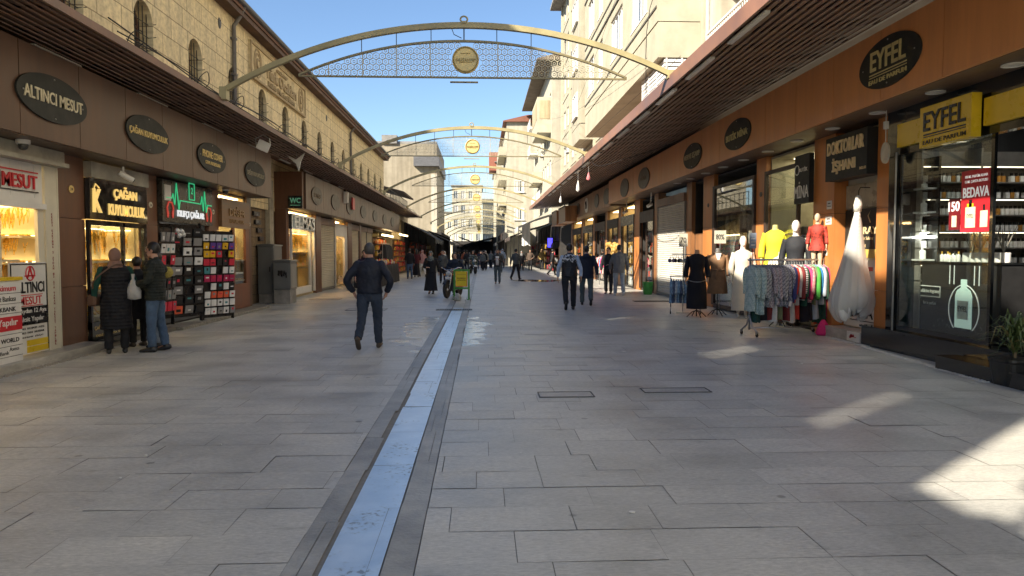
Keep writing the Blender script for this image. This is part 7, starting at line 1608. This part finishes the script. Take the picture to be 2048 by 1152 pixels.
# shawls on a rail behind the man in grey, right
r3 = thing('clothes_rail', 'rail of red and pink garments outside the far lit shop', 'clothes rail', (5.9,33.5,0)); mb = MB(); mb.tube([(0,0,1.45),(0,2.4,1.45)], .02, 8); mb.tube([(0,0,0),(0,0,1.45)], .02, 8); mb.tube([(0,2.4,0),(0,2.4,1.45)], .02, 8); mb.build('frame', STEEL, r3)
for i in range(14): garment(r3, 'garment', gm[[20,15,16,17,27,24,18,20,15,3,16,25,17,21][i]], (0,.1+i*.17,1.4), 90, .8, .17, .045, .5, 700+i, hang=False)
goods = MB(); q = random.Random(12)
for i in range(40): goods.ball((q.uniform(-.1,.1),q.uniform(-.9,.9),q.uniform(0,.45)),(.12,.16,.13),8,0,6)
tag(goods.build('stuffed_bags', mat('gold_bags',(.42,.26,.07),.5,var=.5,vs=5), None, True, loc=(6.3,34.6,1.55)), 'heap of golden bags above the red garment rail', 'bags', kind='stuff')
# wedding dress
wd_ = thing('wedding_dress', 'white wedding dress hanging from a hook by the entrance, hem gathered', 'dress', (6.42,12.28,.0))
def tulle_mat():
    m, nt, b = newmat('sheer_tulle'); o = nt.nodes['Material Output']; t = N(nt, 'ShaderNodeBsdfTransparent'); tl = N(nt, 'ShaderNodeBsdfTranslucent'); tl.inputs[0].default_value = (.7,.69,.66,1); b.inputs['Base Color'].default_value = (.7,.69,.66,1); b.inputs['Roughness'].default_value = .8
    m1 = N(nt, 'ShaderNodeMixShader'); m1.inputs[0].default_value = .4; nt.links.new(b.outputs[0], m1.inputs[1]); nt.links.new(tl.outputs[0], m1.inputs[2])
    m2 = N(nt, 'ShaderNodeMixShader'); m2.inputs[0].default_value = .42; nt.links.new(m1.outputs[0], m2.inputs[1]); nt.links.new(t.outputs[0], m2.inputs[2]); nt.links.new(m2.outputs[0], o.inputs[0]); return m
def skirt_layer(name, m_, sc, seed, ztop, lift):
    q = random.Random(seed); n = 96; mb = MB(); vs = []; ph = [q.uniform(0,6.28) for _ in range(8)]
    prof = cr([(.52,.15,.09),(.56,.25,.15),(.66,.315,.19),(.80,.335,.21),(.95,.305,.195),(1.2,.245,.16),(1.6,.165,.115),(2.0,.10,.075),(2.2,.065,.05),(2.34,.05,.036)],3); prof = [p for p in prof if p[0] <= ztop]
    for z, rx, ry in prof:
        lo = max(0, 2.05-z)
        for j in range(n):
            th = 2*math.pi*j/n
            f = 1+lo*(.11*(abs(math.sin(th*5+ph[0]+.3*z))*2-1)+.05*math.sin(th*11+ph[1]+1.2*z)+.035*math.sin(th*23+ph[2]+2*z))*.8
            hz = (.15*math.sin(th*2+ph[3])+.08*math.sin(th*5+ph[4])+.05*math.sin(th*13+ph[5]))*max(0,1.05-z)/.5
            vs.append((sc*rx*f*math.cos(th)+.05*(z-1.2)+.05*max(0,.9-z), -.02+sc*ry*f*1.1*math.sin(th), z+hz*.55+lift))
    mb.add(vs, [(i*n+j,i*n+(j+1)%n,(i+1)*n+(j+1)%n,(i+1)*n+j) for i in range(len(prof)-1) for j in range(n)]); mb.build(name, m_, wd_, True)
skirt_layer('skirt', mat('white_tulle',(.66,.65,.62),.75,var=.1,vs=5,bump=.3,bs=18,st=(3,3,.6)), .9, 3, 2.4, .02); skirt_layer('tulle_overlay', tulle_mat(), 1.06, 8, 2.2, -.0)
mb = MB(); mb.rings([(.055,-.02,2.3,.065,.05),(.06,-.02,2.42,.075,.055),(.065,-.02,2.50,.06,.04),(.065,-.02,2.58,.035,.03)], 16); mb.build('bodice', mat('white_lace',(.62,.60,.55),.6,var=.35,vs=40,bump=.8,bs=50), wd_, True)
mb = MB()
for i in range(26): z = 2.3-i*.06; mb.ball((.05*(z-1.2)-.0,-.02-(.05+.085*(2.3-z))*1.16,z),.009,6,0,4)
mb.build('beads', mat('pearl',(.6,.58,.5),.2), wd_); mb = MB(); mb.tube([(.07,-.02,2.55),(.07,-.02,2.66),(.11,0,2.72),(.3,.05,2.72)], .009, 6); mb.build('hook', BLACK, wd_)
# potted plant at the right edge
pl = thing('potted_plant', 'spiky green potted plant at the right edge by the black step', 'plant', (6.42,8.42,0))
mb = MB(); mb.rings([(0,0,0,.17,.17),(0,0,.05,.18,.18),(0,0,.28,.21,.21),(0,0,.30,.225,.225),(0,0,.33,.225,.225)], 20, power=5); mb.build('pot', mat('black_pot',(.014,.015,.015),.4), pl)
q = random.Random(21); LF = mat('plant_leaf',(.075,.115,.035),.5,var=.45,vs=5); LF2 = mat('dry_leaf',(.20,.17,.07),.6,var=.3)
mb = MB()
for i in range(150):
    a = q.uniform(0,6.283); r = q.uniform(.12,.48); hh = q.uniform(.12,.62); w_ = q.uniform(.010,.018); z0 = .33+q.uniform(0,.28); d = Vector((math.cos(a),math.sin(a),0)); s_ = Vector((-d.y,d.x,0)); pts = []
    for k in range(6):
        u = k/5; pts.append((d*(r*u**1.1)+Vector((0,0,z0+hh*u*(1.6-u*q.uniform(.9,1.5)))), w_*(1-u**2)+.001))
    vs = [tuple(p+s_*w2*sg) for p, w2 in pts for sg in (-1,1)]; mb.add(vs, [(2*k,2*k+1,2*k+3,2*k+2) for k in range(5)], 1 if q.random() < .14 else 0)
mb.build('leaves', [LF,LF2], pl); mb = MB(); mb.tube([(0,0,.3),(.02,.01,.75)], .022, 8); mb.build('stem', mat('plant_stem',(.12,.09,.05),.8), pl)
# motorcycle
TY = mat('tyre',(.014,.014,.014),.75); CHR = mat('chrome',(.6,.6,.6),.18,metal=1,var=.05); MR = mat('maroon_tank',(.085,.012,.022),.25,coat=.6)
def wheel(par, c, r, w_=.045, spokes=12, disc=False):
    mb = MB(); mb.lathe([(r-.055,-w_*.6),(r-.02,-w_),(r,-w_*.4),(r,w_*.4),(r-.02,w_),(r-.055,w_*.6)], c, 28, 0, 'x'); w = mb.build('wheel', TY, par, True, angle=50)
    mb = MB(); mb.lathe([(r-.075,-w_*.5),(r-.057,-w_*.55),(r-.057,w_*.55),(r-.075,w_*.5)], c, 28, 0, 'x')
    if spokes:
        mb = MB(); 
        for k in range(32): a0_, a1_ = k*math.pi/16, (k+1)*math.pi/16; mb.tube([(c[0],c[1]+(r-.062)*math.cos(a0_),c[2]+(r-.062)*math.sin(a0_)),(c[0],c[1]+(r-.062)*math.cos(a1_),c[2]+(r-.062)*math.sin(a1_))], .014, 6)
        for k in range(spokes): a = k*2*math.pi/spokes; mb.tube([(c[0]+(-1)**k*.03,c[1]+.04*math.cos(a),c[2]+.04*math.sin(a)),(c[0],c[1]+(r-.065)*math.cos(a+.25),c[2]+(r-.065)*math.sin(a+.25))], .006, 5)
        mb.lathe([(.05,-.05),(.06,-.03),(.06,.03),(.05,.05)], c, 14, 0, 'x')
    mb.build('rim', CHR, w, True); return w
mc = thing('motorcycle', 'parked maroon motorcycle with spoked wheels behind the yellow board', 'motorcycle', (-1.0,25.95,0), R_(162))
wheel(mc, (0,.62,.31), .31); wheel(mc, (0,-.62,.31), .31)
mb = MB()
for sx in (-.09,.09): mb.tube([(sx,.62,.31),(sx,.50,.62),(sx,.40,.92)], .024, 8)
mb.build('fork', CHR, mc, True); mb = MB(); mb.tube([(-.36,.22,1.06),(-.30,.32,1.07),(-.12,.38,.98),(.12,.38,.98),(.30,.32,1.07),(.36,.22,1.06)], .015, 8); mb.tube([(-.38,.18,1.06),(-.29,.33,1.07)], .022, 8); mb.tube([(.38,.18,1.06),(.29,.33,1.07)], .022, 8); mb.build('handlebar', CHR, mc, True)
mb = MB(); mb.lathe([(.03,-.1),(.085,-.04),(.095,.02)], (0,.46,.86), 18, 0, 'y'); hl = mb.build('headlight', CHR, mc, True); mb = MB(); mb.lathe([(.09,.02),(.07,.05),(.02,.062)], (0,.46,.86), 18, 0, 'y'); mb.build('lens', mat('headlamp_glass',(.6,.6,.58),.1), hl, True)
mb = MB(); mb.tube(cr([(0,.34,.84),(0,.2,.86),(0,.0,.82),(0,-.1,.74)],4), [.06,.09,.12,.135,.14,.14,.135,.13,.12,.11,.10,.08,.06], 14); mb.build('tank', MR, mc, True); mb = MB(); mb.tube(cr([(0,-.06,.76),(0,-.25,.77),(0,-.5,.79),(0,-.72,.82)],3), [(.05,.09),(.06,.12),(.06,.13),(.06,.14),(.06,.14),(.06,.14),(.06,.14),(.055,.13),(.05,.12),(.04,.09)], 12); mb.build('seat', BLACK, mc, True)
mb = MB(); mb.box(-.11,.11,-.12,.16,.26,.5); mb.box(-.08,.08,-.02,.14,.5,.7)
for k in range(5): mb.box(-.1,.1,-.04,.16,.52+k*.035,.53+k*.035)
mb.lathe([(.08,-.16),(.09,-.12),(.09,.12),(.08,.16)], (0,.02,.36), 14, 0, 'x'); mb.build('engine', mat('engine_grey',(.16,.16,.16),.4,metal=.6), mc); mb = MB(); mb.tube([(0,.36,.86),(0,.2,.66),(0,.2,.26),(0,-.2,.25),(0,-.25,.6),(0,-.7,.72)], .022, 8); mb.tube([(0,-.2,.3),(.07,-.62,.31)], .02, 8); mb.tube([(0,-.2,.3),(-.07,-.62,.31)], .02, 8); mb.build('frame', BLACK, mc, True)
mb = MB(); mb.tube(cr([(.1,.16,.55),(.13,.26,.36),(.13,.1,.22),(.14,-.35,.27),(.15,-.85,.36)],4), [.018]*8+[.02,.028,.036,.04,.04,.042,.042,.042,.03], 10); mb.build('exhaust', CHR, mc, True)
for yy, s_ in ((.62,1),(-.62,-1)):
    mb = MB(); vs = []
    for k in range(11):
        a = R_(30+k*12) if s_ > 0 else R_(40+k*13)
        for u in (-.06,-.03,.03,.06): vs.append((u, yy+.345*math.cos(a), .31+.345*math.sin(a)+(.0 if abs(u) > .04 else .02)))
    mb.add(vs, [(4*k+j,4*k+4+j,4*k+5+j,4*k+1+j) for k in range(10) for j in range(3)]); mb.build('mudguard', BLACK if s_ > 0 else MR, mc, True)
for sx in (-.3,.3):
    mb = MB(); mb.tube([(sx,.3,1.07),(sx*1.2,.32,1.24)], .008, 6); mb.ball((sx*1.25,.33,1.29),(.06,.015,.045),12); mb.build('mirror', BLACK, mc, True)
for k, sx in enumerate((-.16,.16)): mb = MB(); mb.ball((sx,.42,.82),(.035,.04,.035),8); mb.build('indicator', mat('amber_lens',(.6,.2,.02),.2), mc, True)
mb = MB(); mb.box(-.1,.1,.5,.515,.68,.75); mb.build('number_plate', WHITE, mc)
person('person in dark blue jacket bent over beside the parked motorcycle', -.95, 27.2, 175, 1.60, top=cloth('slate_blue_jacket',(.022,.03,.05),.7), bottom=BLKC, shoes=SHB, hair='black', arms=('front','front'), lean=.35, wide=1.25, legs=((6,6),(-6,8)))
# yellow notice board in a green frame
nb = thing('notice_board', 'yellow poster board in a green steel frame on the street centre line', 'sign board', (-.66,24.7,0), R_(-8)); GRN = mat('green_steel',(.07,.28,.045),.4,var=.15)
mb = MB()
for sx in (-.25,.25): mb.box(sx-.025,sx+.025,-.03,.03,.0,1.03); mb.box(sx-.02,sx+.02,-.22,.22,0,.035)
mb.box(-.224,.224,-.025,.025,.36,.42); mb.box(-.224,.224,-.025,.025,.97,1.03); mb.build('frame', GRN, nb)
mb = MB(); mb.box(-.20,.20,-.04,.035,.44,.96); mb.build('board', mat('yellow_poster',(.74,.55,.02),.4,var=.06), nb); mb = MB(); text(mb, 'BURMALI', (0,-.04,.73), FR, UP, .045, .28, .004, 0, .02); text(mb, 'ÇİĞKÖFTE', (0,-.04,.66), FR, UP, .045, .28, .004, 0, .02); mb.box(-.16,.16,-.044,-.0405,.85,.856); mb.build('lettering', mat('brown_print',(.14,.07,.01),.5), nb)
mb = MB(); mb.box(-.195,.195,-.044,-.0405,.445,.47); mb.box(.175,.195,-.044,-.0405,.475,.955); mb.build('red_border', mat('orange_print',(.7,.2,.03),.5), nb)
bin_ = MB(); bin_.rings([(0,0,.0,.10,.07),(0,0,.1,.13,.09),(.02,0,.2,.09,.07),(0,0,.26,.04,.03)], 12); o = bin_.build('rubbish_bag', mat('dirty_plastic',(.38,.38,.33),.5,var=.4,vs=12,bump=.6,bs=20), None, True, loc=(-.78,23.9,0)); tag(o, 'small crumpled rubbish bag lying at the foot of the yellow board', 'bag')
# scooter coming up the street
sc = thing('scooter', 'dark green delivery scooter with white leg shield in mid street', 'scooter', (-.62,55,0), R_(195)); sc.scale = (1.25,)*3
wheel(sc, (0,.6,.23), .23, .055, 0); wheel(sc, (0,-.55,.23), .23, .055, 0); DG = mat('dark_green_body',(.012,.03,.025),.25,coat=.5)
mb = MB(); mb.tube(cr([(0,.62,.42),(0,.48,.62),(0,.42,.85),(0,.36,1.0)],4), [(.03,.08),(.05,.14),(.06,.17),(.06,.19),(.06,.20),(.06,.20),(.06,.2),(.06,.19),(.06,.17),(.06,.15),(.06,.14),(.05,.12),(.03,.08)], 14); mb.build('leg_shield', DG, sc, True); mb = MB(); mb.tube(cr([(0,-.1,.62),(0,-.35,.66),(0,-.7,.62)],4), [.1,.13,.15,.16,.16,.15,.13,.1,.06], 14); mb.box(-.16,.16,-.1,.4,.26,.32); mb.build('body', DG, sc, True)
mb = MB(); mb.tube([(-.34,.3,1.03),(-.1,.38,1.02),(.1,.38,1.02),(.34,.3,1.03)], .02, 8); mb.build('handlebar', BLACK, sc, True); mb = MB(); mb.ball((0,.5,.78),(.1,.06,.07),12); mb.build('headlight', mat('headlamp_glass',(.6,.6,.58),.1), sc, True); mb = MB(); mb.tube([(0,.72,.44),(0,.6,.50),(0,.42,.44)], [(.02,.08),(.03,.1),(.02,.07)], 12); mb.build('front_mudguard', WHITE, sc, True); mb = MB(); mb.tube(cr([(0,.44,1.02),(0,.38,1.2),(0,.3,1.38)],3), [(.012,.16),(.012,.2),(.012,.2),(.012,.2),(.012,.19),(.012,.16),(.01,.1)], 12); mb.build('windscreen', glass('screen_plastic',(.7,.74,.74),1,.1), sc, True)
person('rider in dark green jacket with reflective stripes sitting on the delivery scooter', -.62, 55.3, 195, 1.95, top=stripe_mat('reflective_jacket',(.012,.03,.026),(.35,.38,.36),2.2,2,0,.9), bottom=BLKC, shoes=SHB, hair='black', detail=0, arms=('ride','ride'), seat=.66)
t = thing('scooter', 'black parked scooter beside the delivery rider', 'scooter', (-1.6,58,0), R_(200)); wheel(t, (0,.6,.23), .23, .055, 0); wheel(t, (0,-.55,.23), .23, .055, 0)
mb = MB(); mb.tube(cr([(0,.62,.42),(0,.45,.7),(0,.36,1.0)],4), [.08,.12,.15,.17,.18,.17,.15,.12,.08], 12); mb.tube(cr([(0,.4,.32),(0,0,.3),(0,-.2,.6),(0,-.7,.62)],4), [.1]*8+[.13,.15,.15,.12,.08], 12); mb.build('body', BLKGLOSS, t, True); mb = MB(); mb.tube([(-.34,.3,1.03),(0,.38,1.02),(.34,.3,1.03)], .02, 8); mb.build('handlebar', BLACK, t, True)
# stock inside the boutique window
q = random.Random(61)
ir = thing('clothes_rail', 'rail of pale garments hanging inside the tall boutique window', 'clothes rail', (7.35,15.2,0)); mb = MB(); mb.tube([(0,0,2.05),(0,1.7,2.05)], .015, 8); mb.tube([(0,0,.1),(0,0,2.05)], .015, 8); mb.tube([(0,1.7,.1),(0,1.7,2.05)], .015, 8); mb.build('frame', STEEL, ir)
for i in range(9): garment(ir, 'garment', [gm[16],gm[22],WHT,gm[25],GHT,gm[14],TAN,gm[16],PHT][i], (0,.12+i*.18,2.0), 90, .9, .19, .045, .55, 900+i, hang=False)
for i, (y, z) in enumerate(((15.3,2.85),(15.9,2.9),(16.5,2.8))):
    mb = MB(); mb.rings([(0,0,-.16,.14,.17),(0,0,-.13,.15,.18),(0,0,-.11,.09,.11),(0,0,.0,.085,.10),(0,0,.04,.05,.06)], 16); o = mb.build('hat', [mat('straw_hat',(.42,.34,.20),.8),mat('felt_hat',(.06,.05,.045),.8),mat('cream_hat',(.55,.5,.4),.8)][i], None, True, loc=(7.2,y,z-.75)); tag(o, ['straw hat shown behind the tall boutique window','dark felt hat shown behind the tall boutique window','cream hat shown behind the tall boutique window'][i], 'hat')
# puddle in mid street
mb = MB(); mb.prism([(1.5*math.cos(a)*(1+.25*math.sin(3*a+1)+.12*math.sin(7*a)), 1.5*math.sin(a)*(1+.2*math.sin(4*a))) for a in [k*math.pi/24 for k in range(48)]], 'z', .002, .0035)
tag(mb.build('puddle', mat('puddle_water', (.05,.055,.06), .06, spec=.9, coat=1), loc=(3.2,41,0)), kind='structure')
